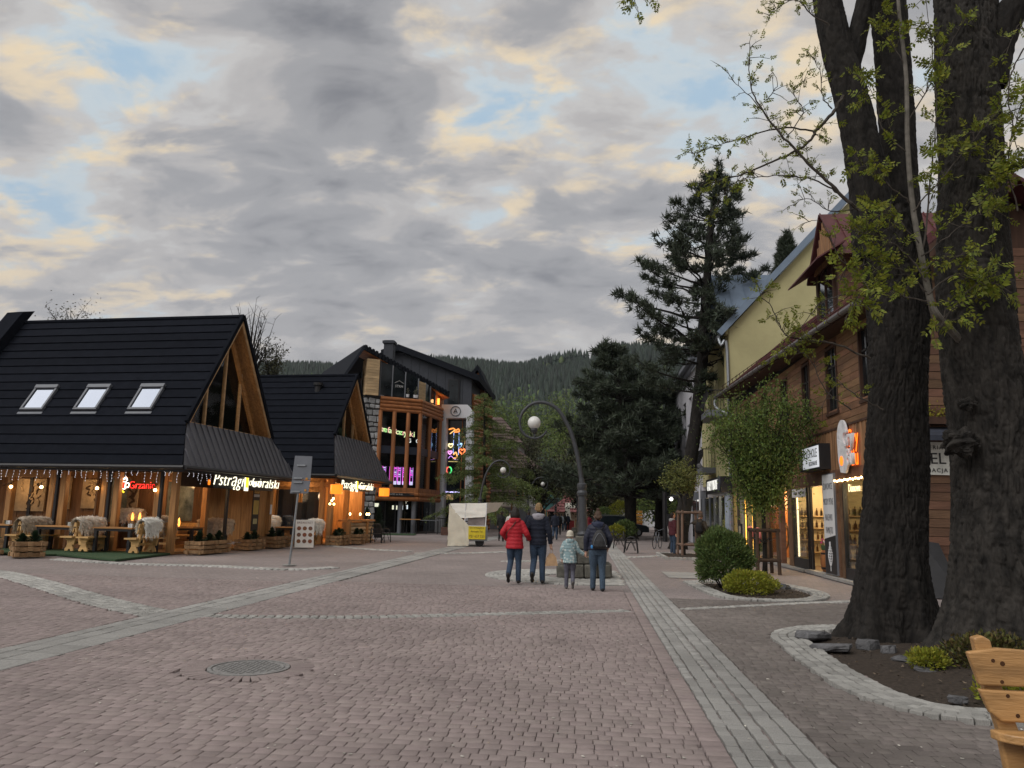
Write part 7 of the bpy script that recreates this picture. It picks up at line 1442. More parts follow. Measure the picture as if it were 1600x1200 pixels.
# --- broad leaved trees
def broad(name, label, base, h, crown_c, crown_r, seed, leaf, n, size, group=None, bark=bark_d, nb=26, bare=0.0, tr=.14, upright=False, droop=0.0, wid=.55):
    rr = random.Random(seed); rg = np.random.default_rng(seed); t = thing(name, label, 'tree', base, 0, group); base = Vector(base); c = Vector(crown_c); r = Vector(crown_r)
    fork = base.lerp(Vector((c.x, c.y, c.z-r.z)), .9); mb = MB(); mb.tube(catmull([base, base.lerp(fork, .5)+Vector((rr.gauss(0, .05), rr.gauss(0, .05), 0)), fork], 5), [tr*(1.25-.45*i/10) for i in range(11)], 10); mb.build('trunk', bark, t, world=True)
    mb = MB(); tips = []
    for k in range(nb):
        d = Vector((rr.gauss(0, 1), rr.gauss(0, 1), rr.gauss(0, 1))).normalized(); e = c+Vector((d.x*r.x, d.y*r.y, d.z*r.z))*rr.uniform(.55, 1.0)
        if upright: zz = (e.z-c.z+r.z)/(2*r.z); k_ = .22+.95*min(1, zz/.62)**.8; e = Vector((c.x+(e.x-c.x)*k_, c.y+(e.y-c.y)*k_, e.z))
        s = fork.lerp(Vector((c.x, c.y, c.z+r.z*.3)), rr.random()*.6)
        if upright: s = fork+Vector((0, 0, rr.random()*.5)); 
        m1 = s.lerp(e, .5)+Vector((rr.gauss(0, .08)*r.x, rr.gauss(0, .08)*r.y, (-.12 if upright else .08)*r.z)); P = catmull([s, m1, e], 4); mb.tube(P, [max(.008, tr*.42*(1-i/(len(P)))) for i in range(len(P))], 5)
        for _ in range(5):
            i = rr.randrange(3, len(P)); q = P[i]+Vector((rr.gauss(0, .2)*r.x, rr.gauss(0, .2)*r.y, rr.gauss(.1, .15)*r.z)); mb.tube([P[i], P[i].lerp(q, .5)+Vector((0, 0, .03)), q], [.014*max(1, tr*5), .01, .005], 4); tips += [q, P[i].lerp(q, .6)]
        tips.append(e)
    mb.build('branch', bark, t, world=True)
    if n:
        T = np.array([tuple(p) for p in tips]); idx = rg.integers(0, len(T), n); C_ = T[idx]+rg.normal(0, 1, (n, 3))*np.array([r.x, r.y, r.z])*.13; leaf_cloud('foliage', C_, leaf, t, size, rg, droop, wid, upbias=1.2 if upright else .3)
    return t
lf_d = leafm('round_tree_leaf', (.105, .150, .034), .35, .4, .45); lf_g = leafm('spring_leaf', (.105, .145, .038), .35, .35, .45); lf_b = leafm('brown_leaf', (.055, .058, .030), .35, .25, .5)
c = PY(1189, 700, 24.0)
st_t = broad('staked_tree', 'young upright round crowned tree tied to dark stakes by the shops', (c.x, 24.0, 0), 5.7, (c.x, 24.0, 3.95), (1.42, 1.35, 1.78), 21, lf_d, 30000, .085, nb=95, tr=.065, upright=True)
c2 = PY(1068, 745, 33.5)
broad('staked_tree', 'small pale leaved sapling tied between brown stakes, left of the round bush', (c2.x, 33.5, 0), 3.9, (c2.x-.1, 33.5, 3.35), (1.0, .9, .75), 22, leafm('sapling_leaf', (.15, .165, .05), .3, .35, .4), 3400, .10, nb=22, tr=.04)
def stakes(P, r, h, label, mat, n=4, rails=(.35, 1.0)):
    t = thing('tree_stakes', label, 'tree stakes', P, .4)
    for k in range(n):
        a = 2*PI*k/n+.5; MB().tube([(r*math.cos(a)*1.1, r*math.sin(a)*1.1, 0), (r*math.cos(a), r*math.sin(a), h)], .055, 8).build('stake', mat, t)
    for f in rails:
        for k in range(n):
            a, b = 2*PI*k/n+.5, 2*PI*(k+1)/n+.5; p, q = Vector((r*math.cos(a)*1.03, r*math.sin(a)*1.03, h*f-.06)), Vector((r*math.cos(b)*1.03, r*math.sin(b)*1.03, h*f-.06)); d = (q-p)*.12; MB().tube([p-d, q+d], .05, 8).build('rail', mat, t)
    mb = MB()
    for k in range(n): a = 2*PI*k/n+.5; mb.beam((r*math.cos(a), r*math.sin(a), h*.80), (0, 0, h*.68), .05, .012)
    mb.build('strap', mt['blackm'], t)
stakes((c.x, 24.0, 0), .42, 1.33, 'dark stakes and rails round the young tree by the shops', M('stake_dark', (.05, .032, .022), .85, .3, 8, .4, 40, stretch=(1, 1, .2))); stakes((c2.x+.2, 33.5, 0), .52, 1.9, 'brown stakes and rails round the small sapling', M('stake_brown', (.15, .10, .075), .85, .3, 8, .4, 40, stretch=(1, 1, .2)), 4, (.28, .98))
# tree pit round the sapling
tp = thing('tree_pit', 'earth pit with pale cobble edging round the small sapling', 'planting bed', (c2.x, 33, 0)); MB().bb(-.9, 2.4, -2.0, 1.6, 0, .05).build('soil', mt['soil'], tp)
pe = [(x, -2.1, .16, .14, 0) for x in np.arange(-1.0, 2.6, .17)]+[(x, 1.7, .16, .14, 0) for x in np.arange(-1.0, 2.6, .17)]+[(-1.0, y, .14, .16, 0) for y in np.arange(-2, 1.7, .17)]; lay('cobble', pe, mt['cobble'], tp, .014, rough=.03, dome=.01, zoff=.07, h=.1)
# trees behind the roofs, down the street and on the slopes
broad('roadside_tree', 'thin leaved tree top showing over the left tavern roof', (*PG(118, 790)[:2], 0) if 0 else (-31, 48, 0), 15, tuple(Q(118, 515, 50)), (3.0, 2.2, 2.6), 31, lf_b, 1500, .16, nb=40, tr=.16)
broad('bare_tree', 'bare twiggy tree behind the ridge end of the large tavern', (-20.5, 50, 0), 14, tuple(Q(392, 525, 50)), (1.8, 1.5, 3.0), 32, None, 0, .1, nb=46, tr=.13)
broad('roadside_tree', 'small brownish leaved tree right of the bare tree over the tavern roof', (-18.5, 51, 0), 12, tuple(Q(424, 565, 51)), (1.2, 1.2, 1.7), 33, lf_b, 1500, .16, nb=24, tr=.1)
for k, (u, v, y, rx, rz, m_, lb_) in enumerate(((858, 735, 112, 4.2, 4.4, lf_g, 'green tree between the plaster house and the turquoise house'), (905, 725, 122, 4.6, 5.0, lf_g, 'green tree behind the red roofed house'), (818, 700, 105, 3.2, 4.0, lf_b, 'brownish tree beside the plaster house roof'), (885, 690, 150, 6, 6, lf_g, 'pale green tree above the turquoise house'), (835, 672, 165, 7, 6, lf_g, 'wide green tree at the foot of the hill'), (950, 740, 90, 4.5, 4.5, lf_b, 'dull brown tree left of the dark parked car'), (990, 750, 82, 4.5, 4.6, lf_b, 'dull brown tree behind the dark parked car'), (848, 752, 74, 2.3, 2.6, lf_b, 'thin street tree right of the plaster house corner'), (905, 745, 76, 3.4, 3.4, lf_b, 'brown twiggy tree left of the broad pine'), (940, 770, 70, 3.0, 2.6, lf_b, 'low brown tree under the broad pine'), (1035, 770, 78, 4, 3.4, lf_g, 'green tree behind the white vans'), (800, 655, 190, 8, 6, lf_g, 'green tree on the slope above the plaster house'), (880, 650, 210, 9, 7, lf_g, 'broad green tree on the slope above the street'))):
    P = PY(u, v, y); broad('roadside_tree', lb_, (P.x, y, 0), 2*P.z, (P.x, y, max(P.z, rz*.95)), (rx, rx*.8, rz), 40+k, m_, 3000 if y < 100 else 2600, .30 if y < 140 else .5, 'trees at the end of the street', nb=34, tr=.2)
# larch with hanging feathery branches
lt = thing('larch_tree', 'feathery light green larch before the white portal and plaster house', 'tree', (-7.6, 55.5, 0)); rr = random.Random(3); rg = np.random.default_rng(3); mb = MB(); mb.tube(catmull([Q(757, 834, 55.5), Q(757, 740, 55.5), Q(757, 640, 55.5), Q(758, 610, 55.5)], 6), [.16-.145*i/18 for i in range(19)], 8); mb.build('trunk', bark_d, lt, world=True); mb = MB(); Cs = []
base = PY(757, 834, 55.5); top = PY(758, 610, 55.5)
for k in range(96):
    f = .14+.84*k/96; o = base.lerp(top, f); az = rr.random()*6.28; l = (3.5*min(1, 1.55*(1-f))**.8+.35)*rr.uniform(.65, 1.2)*(1.15 if math.cos(az) > 0 else .95); h = Vector((math.cos(az), math.sin(az), 0)); P = [o+h*(l*t_)+Vector((0, 0, l*(.22*t_-.36*t_*t_))) for t_ in (0, .25, .5, .75, 1)]; mb.tube(P, [.03, .022, .016, .01, .006], 4)
    for j in range(int(16*l)):
        t_ = rr.uniform(.12, 1); i = min(3, int(t_*4)); p = P[i].lerp(P[i+1], t_*4-i); q = p+Vector((rr.gauss(0, .14), rr.gauss(0, .14), -rr.random()*.35)); 
        for g in range(6): Cs.append(tuple(p.lerp(q, g/5)))
mb.build('branch', bark_d, lt, world=True); Cs = np.repeat(np.array(Cs), 2, 0)+rg.normal(0, .05, (len(Cs)*2, 3)); leaf_cloud('foliage', Cs, leafm('larch_needle', (.125, .165, .052), .35, .3, .4), lt, .13, rg, .3, .35)
# --- clipped and loose shrubs
def shrub(name, label, c, r, n, size, mat, seed, wid=.4, shell=.5, group=None):
    rg = np.random.default_rng(seed); t = thing(name, label, 'shrub', (c[0], c[1], 0), 0, group); d = unit(rg.normal(0, 1, (n, 3))); d[:, 2] = np.where(d[:, 2] < -.75, -d[:, 2], d[:, 2]); lump = 1+.10*np.sin(d[:, 0]*5+seed)*np.cos(d[:, 2]*6)+.07*np.sin(d[:, 1]*9+d[:, 2]*7)
    rad = (shell+(1-shell)*rg.random(n)**.5)*lump; P = np.array(c)+d*rad[:, None]*np.array(r); k = P[:, 2] > .02; P = P[k]; d = d[k]; n = len(P)
    U = unit(d*.9+np.array([0, 0, .7])+rg.normal(0, .55, (n, 3)))*size*rg.uniform(.6, 1.4, (n, 1)); W_ = unit(np.cross(U, rg.normal(0, 1, (n, 3))))*size*wid*.5; V, F = quads_mesh(P, U, W_); obj('foliage', np_mesh('foliage', V-np.array([c[0], c[1], 0]), [F]), t, mat, kind='stuff')
    mb = MB(); rr = random.Random(seed)
    for k in range(9): mb.tube([(rr.gauss(0, .05), rr.gauss(0, .05), 0), (rr.gauss(0, .3)*r[0], rr.gauss(0, .3)*r[1], c[2]*.9)], [.02, .008], 5)
    mb.build('stem', bark_d, t); return t
bc = PY(1131, 876, 18.6)
shrub('round_bush', 'big round clipped dark green bush at the street corner bed', (bc.x, 18.6, .66), (.63, .62, .66), 15000, .085, leafm('bush_leaf', (.085, .125, .036), .35, .25, .5), 3, .32, .55)
yc = PY(1172, 908, 17.4)
shrub('yellow_shrub', 'low bright yellow green shrub in front of the round dark bush', (yc.x, 17.4, .22), (.58, .5, .27), 5600, .05, leafm('gold_leaf', (.24, .25, .03), .3, .35, .35), 4, .6, .5)
sc_ = PG(1452, 1052); shrub('yellow_shrub', 'small yellow green shrub on the soil before the trunks', (sc_.x, sc_.y, .14), (.22, .17, .11), 1100, .045, bpy.data.materials['gold_leaf'], 5, .5, .2)
sc_ = PG(1556, 1062); shrub('ground_plant', 'reddish green low plant behind the wooden bench back', (sc_.x+.1, sc_.y+.3, .2), (.55, .3, .22), 1800, .05, leafm('barberry', (.09, .08, .025), .5, .3, .6, .06), 6, .6, .2)
sc_ = PG(1595, 1110); shrub('ground_plant', 'yellow leaved low plant seen through the wooden bench back', (sc_.x+.2, sc_.y+.2, .12), (.5, .25, .14), 1300, .05, bpy.data.materials['gold_leaf'], 8, .6, .2)
for k, (u, v, y, r, m_, lb_) in enumerate(((963, 832, 52, .55, 'gold_leaf', 'yellow green shrub left of the broad pine trunk'), (977, 828, 53, .75, 'bush_leaf', 'dark rounded shrub left of the broad pine trunk'), (972, 800, 66, 1.1, 'gold_leaf', 'yellowish shrub behind the dark parked car'), (945, 806, 68, .9, 'bush_leaf', 'low dark shrub beyond the dark parked car'))):
    P = PY(u, v, y); shrub('street_shrub', lb_, (P.x, y, max(P.z, r*.7)), (r, r, r*.8), 1500, .14, bpy.data.materials[m_], 20+k, .5, .4, 'shrubs by the parked car')
# ================================================================ STREET FURNITURE, VEHICLES
def street_lamp(P, side, k, label, lean=0.0, stone=True):
    t = thing('street_lamp', label, 'street lamp', P, 0, 'curled street lamps with globe heads'); s = side; im = M('lamp_iron', (.055, .058, .064), .5, .15, 12, .15, 60, metal=.3) if not bpy.data.materials.get('lamp_iron') else bpy.data.materials['lamp_iron']
    if stone:
        rr = random.Random(int(P[1])); 
        for (z0, z1, w) in ((0, .34, .70), (.34, .70, .52)):
            n = 4 if z0 == 0 else 3
            for q in range(4):
                a = q*R90; R = rotz(a)
                for i in range(n):
                    l = 2*w/n; bl = MB().box((0, 0, 0), (l-.02, .26, z1-z0-.015)).build('stone_block', mt['stone_lamp'], t); bl.location = R @ Vector((-w+l*(i+.5), -w+.13+rr.uniform(-.02, .02), (z0+z1)/2)); bl.rotation_euler = (0, 0, a+rr.uniform(-.03, .03)); bev(bl, .03, 2)
        MB().box((0, 0, .35), (.9, .9, .68)).build('stone_core', mt['stone_lamp'], t)
        cb = MB().box((0, 0, 0), (.42, .42, .34)).build('stone_block', mt['stone_lamp'], t); cb.location = (0, 0, .88); bev(cb, .03, 2)
    z0 = 1.05 if stone else 0
    MB().lathe([(.15, z0), (.17, z0+.05), (.13, z0+.12), (.112, 2.1), (.135, 2.12), (.145, 2.2), (.11, 2.26), (.13, 2.34), (.13, 2.42), (.08, 2.46), (.067, 2.6)], 16).build('lower_shaft', im, t, smooth=False)
    pts = [(0, 0, 2.45), (-.05*s, 0, 2.9), (-.16*s, 0, 3.5), (-.32*s, 0, 4.0), (-.6*s, 0, 4.48), (-.95*s, 0, 4.68), (-1.3*s, 0, 4.66), (-1.58*s, 0, 4.42), (-1.66*s, 0, 4.1), (-1.54*s, 0, 3.82), (-1.28*s, 0, 3.70), (-1.05*s, 0, 3.76), (-.92*s, 0, 3.9)]
    MB().tube(catmull(pts, 7), [.066-.04*i/84 for i in range(85)], 10).build('curled_arm', im, t, smooth=True)
    mb = MB(); mb.lathe([(.03, 3.70), (.025, 3.82), (.06, 3.86), (.10, 3.93), (.085, 3.99)], 14, (-1.26*s, 0, 0)); None
    mb.build('lamp_holder', im, t); MB().tube([(-1.64*s, 0, 4.25), (-1.78*s, 0, 4.5)], [.025, .008], 6).build('spur', im, t); MB().tube([(-.8*s, 0, 4.6), (-.72*s, 0, 4.8)], [.02, .006], 6).build('spur', im, t)
    MB().ball((-1.26*s, 0, 4.13), .18, 24, 16).build('globe', bpy.data.materials.get('lamp_globe') or M('lamp_globe', (.62, .62, .60), .25, .04, 3, spec=.4), t, smooth=True)
    if lean: t.rotation_euler = (0, lean, 0)
    return t
mt['stone_lamp'] = M('pedestal_stone', (.10, .096, .082), .9, .35, 9, .9, 45, piece=.15)
street_lamp((-0.02, 21.05, 0), 1, 0, 'tall street lamp on a stone pedestal beside the child and the woman with a backpack', -.035)
P = PG(905, 839); street_lamp((P.x, 58, 0), 1, 1, 'street lamp on a stone pedestal, second from the camera on the right of the street', -.05); street_lamp((-6.2, 45, 0), -1, 2, 'street lamp curling to the right behind the cart tent', .03, False)
street_lamp((-4.9, 66, 0), -1, 3, 'farther street lamp curling right beside the plaster house', 0, False); street_lamp((-3.2, 84, 0), -1, 4, 'distant street lamp before the turquoise house', 0, False); street_lamp((1.0, 80, 0), 1, 5, 'distant street lamp before the red roofed house', 0, False)
# back of two road signs on a leaning pole
B = PG(452, 883); y0 = B.y
def rp(u, v, dy=0): return PY(u, v, y0+dy)-B
sgp = thing('road_sign', 'leaning pole with the grey backs of two road signs before the taverns', 'road sign', B); MB().tube([(0, 0, 0), tuple(rp(472, 722))], .032, 10).build('pole', mt['galv'], sgp); MB().lathe([(.2, 0), (.2, .015)], 16).build('foot_plate', mt['cobble'], sgp)
for q, nm in ((((461, 712), (488, 713), (485, 750), (456, 749.5)), 'sign_plate'), (((456, 750), (485, 751), (481.5, 771), (453, 771)), 'sign_plate')):
    pts = [rp(u, v, -.06) for u, v in q]; MB().prism(pts, (0, .012, 0)).build(nm, mt['grey'], sgp)
mb = MB()
for u, v in ((471, 727), (466, 747), (465.5, 753.5), (462, 768)): c = rp(u, v, -.08); mb.box(c, (.26, .03, .04))
mb.build('clamp', mt['galv'], sgp)
for u, v in ((479, 748), (477, 766)): c = rp(u, v, -.075); MB().box(c, (.06, .005, .06)).build('sticker', M('sticker_orange', (.45, .20, .03), .6), sgp)
# varnished bench at the right edge
yb_ = 4.85
bw = M('varnished_pine', (.38, .21, .08), .42, .32, 7, .3, 40, stretch=(.25, 1.6, 1.6), spec=.45, coat=.15); bwe = M('bench_edge', (.24, .11, .035), .5, .3, 6, .3, 50)
A0_ = PY(1512, 1018, yb_); bn_ = thing('park_bench', 'varnished golden pine bench with broad curved back boards at the right edge', 'bench', (A0_.x, yb_, 0)); BX = 1.9
def bl_(pts, d, name, m=bw): o = MB().prism(pts, (0, d, 0)).build(name, m, bn_); return bev(o, .012, 3)
zt = A0_.z
top = [(x, 0, zt+.0+.018*math.sin(x*3.2+1.1)-.03*min(1, x*1.1)+(.012 if x > .1 else -.02*(1-x*10))) for x in np.linspace(0, BX, 24)]
bot = [(x, 0, zt-.185) for x in np.linspace(BX, .055, 10)]
bl_(top+bot, .045, 'back_board'); bl_([(x, 0, zt-.205-.004*math.sin(x*4)) for x in np.linspace(.05, BX, 12)]+[(x, 0, zt-.375-.005*math.sin(x*3)) for x in np.linspace(BX, .16, 12)]+[(.10, 0, zt-.33)], .045, 'back_board')
for x in (.06, 1.6): bl_([(x, .046, zt+.07), (x+.05, .046, zt+.085), (x+.095, .046, zt+.06), (x+.14, .046, zt-.2), (x+.22, .046, zt-.46), (x+.30, .046, 0), (x+.16, .046, 0), (x+.10, .046, zt-.42), (x+.04, .046, zt-.2)], .065, 'back_post')
sz = .45
st = [(.10, .02, sz)]+[(x, y, sz) for x, y in catmull([(.12, -.05, 0), (.20, -.14, 0), (.34, -.24, 0), (.6, -.27, 0), (1.2, -.27, 0), (BX, -.27, 0)], 5) for x, y in [(x, y)]] if 0 else None
cv = [tuple(p) for p in catmull([(.10, .03, sz), (.115, -.04, sz), (.17, -.10, sz), (.26, -.135, sz)], 5)]
o = MB().prism([(x, y, sz) for x, y, z in cv]+[(BX, -.14, sz), (BX, .03, sz)], (0, 0, -.05)).build('seat_board', bw, bn_); bev(o, .01, 2)
cv = [tuple(p) for p in catmull([(.20, -.142, sz), (.30, -.22, sz), (.5, -.30, sz), (.8, -.335, sz), (BX, -.34, sz)], 6)]
o = MB().prism([(x, y, sz) for x, y, z in cv]+[(BX, -.142, sz)], (0, 0, -.055)).build('seat_board', bw, bn_); bev(o, .01, 2)
for x in (.30, 1.5): bl_([(x, -.02, sz-.05), (x+.5, -.02, sz-.05), (x+.42, -.02, .2), (x+.5, -.02, 0), (x, -.02, 0), (x+.08, -.02, .2)], -.06, 'leg_board', bwe)
kn = M('knot', (.055, .022, .008), .6, .3, 30)
mb = MB()
for x, z, r_ in ((.135, zt-.045, .011), (.185, zt-.06, .014), (.175, zt-.16, .011), (.20, zt-.235, .011), (.245, zt-.34, .012), (.9, zt-.1, .013), (1.3, zt-.28, .012)): mb.lathe([(r_, 0), (r_*.9, .003), (0, .003)], 10, (x, 0, z), Matrix.Rotation(R90, 3, 'X'))
mb.build('knots', kn, bn_)
mb = MB(); mb.tube([(.60, -.004, zt-.005), (.625, -.004, zt-.05), (.645, -.004, zt-.015), (.665, -.004, zt-.05), (.69, -.004, zt-.005)], .004, 4); mb.build('white_mark', mt['white'], bn_)
for k, (u, v, rz) in enumerate(((986, 864, 1.45), (968, 857, 1.5), (959, 850, 1.55))): p = PG(u, v); iron_chair((p.x, p.y, 0), rz, ('dark iron armchair nearest the camera beside the granite strip', 'dark iron armchair, middle of the three beside the granite strip', 'dark iron armchair, farthest of the three beside the granite strip')[k], 'iron chairs beside the granite strip')
def car(P, rz, L, Wd, Hh, paint, label, van=False, name='parked_car'):
    t = thing(name, label, 'van' if van else 'car', P, rz); gd = mt['car_glass']; w = Wd/2
    if van: prof = [(-L/2, .35), (-L/2, Hh*.97), (-L/2+.15, Hh), (L/2-1.2, Hh), (L/2-.75, Hh*.93), (L/2-.25, Hh*.58), (L/2-.02, Hh*.5), (L/2, .35)]
    else: prof = [(-L/2, .35), (-L/2-.03, .75), (-L/2+.05, 1.0), (-L/2+.35, Hh*.86), (-L/2+.7, Hh), (L/2-2.1, Hh), (L/2-1.7, Hh*.95), (L/2-1.15, 1.02), (L/2-.25, .88), (L/2-.02, .7), (L/2, .35)]
    n = len(prof); mb = MB(); V = []
    for s, k in ((-1, 1), (1, 1)):
        V += [(x, s*w*(1-.16*max(0, (z-1.0)/max(.1, Hh-1.0))), z) for x, z in prof]
    mb.add(V, [tuple(range(n)), tuple(range(2*n-1, n-1, -1))]+[(i, n+i, n+(i+1) % n, (i+1) % n) for i in range(n)]); bev(mb.build('body', paint, t), .06, 3)
    for s in (-1, 1):
        def sd(x, z): return (x, s*(w*(1-.16*max(0, (z-1.0)/max(.1, Hh-1.0)))+.004), z)
        ws = [(-L/2+.45, L/2-2.0)] if not van else [(L/2-1.5, L/2-.8)]
        for x0, x1 in ws:
            q = [sd(x0, 1.05), sd(x1+.55 if not van else x1+.2, 1.05), sd(x1, Hh*.93), sd(x0+.25, Hh*.9)]; MB().prism(q, (0, s*.006, 0)).build('side_window', gd, t)
            if not van: mb = MB(); mb.tube(catmull([sd(x0-.05, 1.03), sd(x0+.2, Hh*.93), sd(x1, Hh*.96), sd(x1+.6, 1.04)], 5), .015, 4); mb.tube([sd(-L/2+.7, Hh+.03), sd(L/2-2.2, Hh+.03)], .02, 5); mb.build('chrome_trim', mt['galv'], t)
        for x in (-L/2+.85, L/2-.9):
            wh_ = MB().lathe([(.0, -.1), (.34, -.1), (.34, .1), (.0, .1)], 20, (x, s*(w-.08), .34), Matrix.Rotation(R90, 3, 'X')).build('wheel', mt['blackm'], t); mb = MB(); mb.lathe([(.21, 0), (.2, .02), (.05, .01)], 14, (x, s*(w+.02), .34), Matrix.Rotation(R90*(-s), 3, 'X')); mb.build('rim', mt['galv'], wh_)
        MB().box((L/2-.08, s*w*.7, .72), (.16, .32, .14)).build('headlight', mt['white'], t); MB().box((-L/2+.0, s*w*.75, .85), (.12, .25, .16)).build('tail_light', EM('tail_red', (.6, .02, .02), .35), t)
    return t
mt['car_glass'] = M('car_glass', (.02, .028, .035), .06, .2, 2, spec=.8)
P = PG(975, 838); car((P.x-.4, 64, 0), .12, 4.7, 1.85, 1.62, M('car_paint_dark', (.018, .026, .034), .25, .1, 2, coat=.6), 'dark estate car parked behind the pine trunk')
car((3.6, 86, 0), .1, 5.4, 2.0, 2.35, mt['white'], 'white box van parked far behind the dark car', True, 'parked_van'); car((6.6, 92, 0), -.2, 5.4, 2.0, 2.3, mt['white'], 'second white van farther right, by the white house', True, 'parked_van')
st2 = thing('snack_stall', 'small orange and yellow stall before the white vans', 'market stall', (4.6, 74, 0)); MB().bb(-.7, .7, -.3, .5, 0, 1.0).build('counter', M('stall_orange', (.30, .10, .02), .7), st2)
for k in range(4): MB().bb(-.1, .7, -.35, .45, 1.0+k*.3, 1.22+k*.3).build('crate', M('stall_crate', (.30, .15, .03), .7, piece=.4) if k == 0 else bpy.data.materials['stall_crate'], st2)
P = PG(1047, 862); t = thing('bicycle', 'bicycle leaning at the pine foot by the person in maroon', 'bicycle', (P.x-.3, 40.5, 0), 1.2)
for xx in (-.5, .5): MB().tube([(xx+.34*math.cos(a), 0, .34+.34*math.sin(a)) for a in np.linspace(0, 2*PI, 17)], .02, 5).build('wheel', mt['blackm'], t)
mb = MB(); mb.tube([(-.5, 0, .34), (-.15, 0, .85), (.35, 0, .8), (.5, 0, .34)], .02, 5).tube([(-.15, 0, .85), (0, 0, .3), (.35, 0, .8)], .02, 5).tube([(.33, -.25, 1.0), (.35, 0, .9), (.33, .25, 1.0)], .015, 4); mb.build('frame', mt['grey'], t); MB().ball((-.17, 0, .95), (.13, .07, .04), 8, 5).build('saddle', mt['blackm'], t)
# ================================================================ HILL
def hill_z(x, y):
    f = np.clip((y-330)/870, 0, 1); f = f*f*(3-2*f); return f*(218+14*np.sin(x/170+.6)+6*np.sin(x/61))*np.clip(1-.0*x, 0, 1)+f*7*np.sin(x/37+y/53)
nx, ny = 130, 70; gx, gy = np.meshgrid(np.linspace(-930, 700, nx), np.concatenate((np.linspace(330, 1230, 56), np.linspace(1250, 1600, 14))), indexing='ij'); V = np.stack((gx, gy, hill_z(gx, gy)-.12), -1).reshape(-1, 3); i, j = np.meshgrid(np.arange(nx-1), np.arange(ny-1), indexing='ij'); F = np.stack((i*ny+j, (i+1)*ny+j, (i+1)*ny+j+1, i*ny+j+1), -1).reshape(-1, 4)
hill = obj('hill', np_mesh('hill', V, [F], True), None, M('hill_meadow', (.03, .05, .018), .95, .35, .02, detail=8), kind='structure')
rg = np.random.default_rng(11); n = 30000; Y = 400+820*rg.random(n)**.6; X = -.78*Y*rg.random(n)+.30*Y*rg.random(n)
near = rg.random(n)
mead = (((X-(-35))/75)**2+((Y-1040)/60)**2 < 1)|(((X+60)/40)**2+((Y-960)/28)**2 < 1)|(((X-20)/45)**2+((Y-1130)/35)**2 < 1)
k = ~mead; X, Y = X[k], Y[k]; n = len(X); Z = hill_z(X, Y)-.3; H_ = rg.uniform(11, 23, n); R_ = H_*rg.uniform(.17, .26, n)
dec = (Y < 780)&(rg.random(n) < .45) | (rg.random(n) < .05)
Vs = []; a0 = rg.random(n)*6.28
for tier, (zb, zt_, rs) in enumerate(((.06, .62, 1.0), (.40, 1.0, .62))):
    for q in range(5): Vs.append(np.stack((X+R_*rs*np.cos(a0+q*2*PI/5)*rg.uniform(.75, 1.2, n), Y+R_*rs*np.sin(a0+q*2*PI/5)*rg.uniform(.75, 1.2, n), Z+H_*zb), 1))
    Vs.append(np.stack((X+rg.normal(0, .3, n), Y+rg.normal(0, .3, n), Z+H_*zt_), 1))
V = np.stack(Vs, 1); con = ~dec; Vc = V[con]; m = len(Vc); base = (np.arange(m)*12)[:, None]; tri = np.array([(t_*6+q, t_*6+(q+1) % 5, t_*6+5) for t_ in (0, 1) for q in range(5)]); F = (base[:, :, None]+tri[None]).reshape(-1, 3)
obj('conifer_forest', np_mesh('conifer_forest', Vc.reshape(-1, 3), [F]), None, leafm('forest_fir', (.013, .022, .015), .4, .0, .5, .02), kind='stuff')
# broad leaved crowns on the lower slope: lumpy eight sided tufts
idx = np.where(dec)[0]; m = len(idx); oc = []
ang = np.arange(6)*PI/3
for zz, rr_ in ((.12, .75), (.45, 1.0), (.8, .7)):
    for a in ang: oc.append((math.cos(a)*rr_, math.sin(a)*rr_, zz))
oc.append((0, 0, 1.0)); oc = np.array(oc); rad = H_[idx]*.28
Vd = np.stack((X[idx], Y[idx], Z[idx]), 1)[:, None, :]+oc[None]*np.stack((rad, rad, H_[idx]*.62), 1)[:, None, :]*rg.uniform(.72, 1.25, (m, 19, 1))
tri = [(l*6+q, l*6+(q+1) % 6, (l+1)*6+(q+1) % 6) for l in (0, 1) for q in range(6)]+[(l*6+q, (l+1)*6+(q+1) % 6, (l+1)*6+q) for l in (0, 1) for q in range(6)]+[(12+q, 12+(q+1) % 6, 18) for q in range(6)]
F = ((np.arange(m)*19)[:, None, None]+np.array(tri)[None]).reshape(-1, 3); obj('broadleaf_forest', np_mesh('broadleaf_forest', Vd.reshape(-1, 3), [F]), None, leafm('forest_leaf', (.055, .082, .024), .4, .0, .4, .03), kind='stuff')
# a low ridge of town trees between the street end and the hill
P_ = np.stack((rg.uniform(-120, 60, 220), rg.uniform(210, 330, 220)), 1); Vd = np.concatenate([[ (x, y, 0) for x, y in P_]])[:, None, :]+oc[None]*np.stack((rg.uniform(4, 7, 220), rg.uniform(4, 7, 220), rg.uniform(9, 17, 220)), 1)[:, None, :]*rg.uniform(.7, 1.3, (220, 19, 1))
F = ((np.arange(220)*19)[:, None, None]+np.array(tri)[None]).reshape(-1, 3); obj('valley_trees', np_mesh('valley_trees', Vd.reshape(-1, 3), [F]), None, bpy.data.materials['forest_leaf'], kind='stuff')
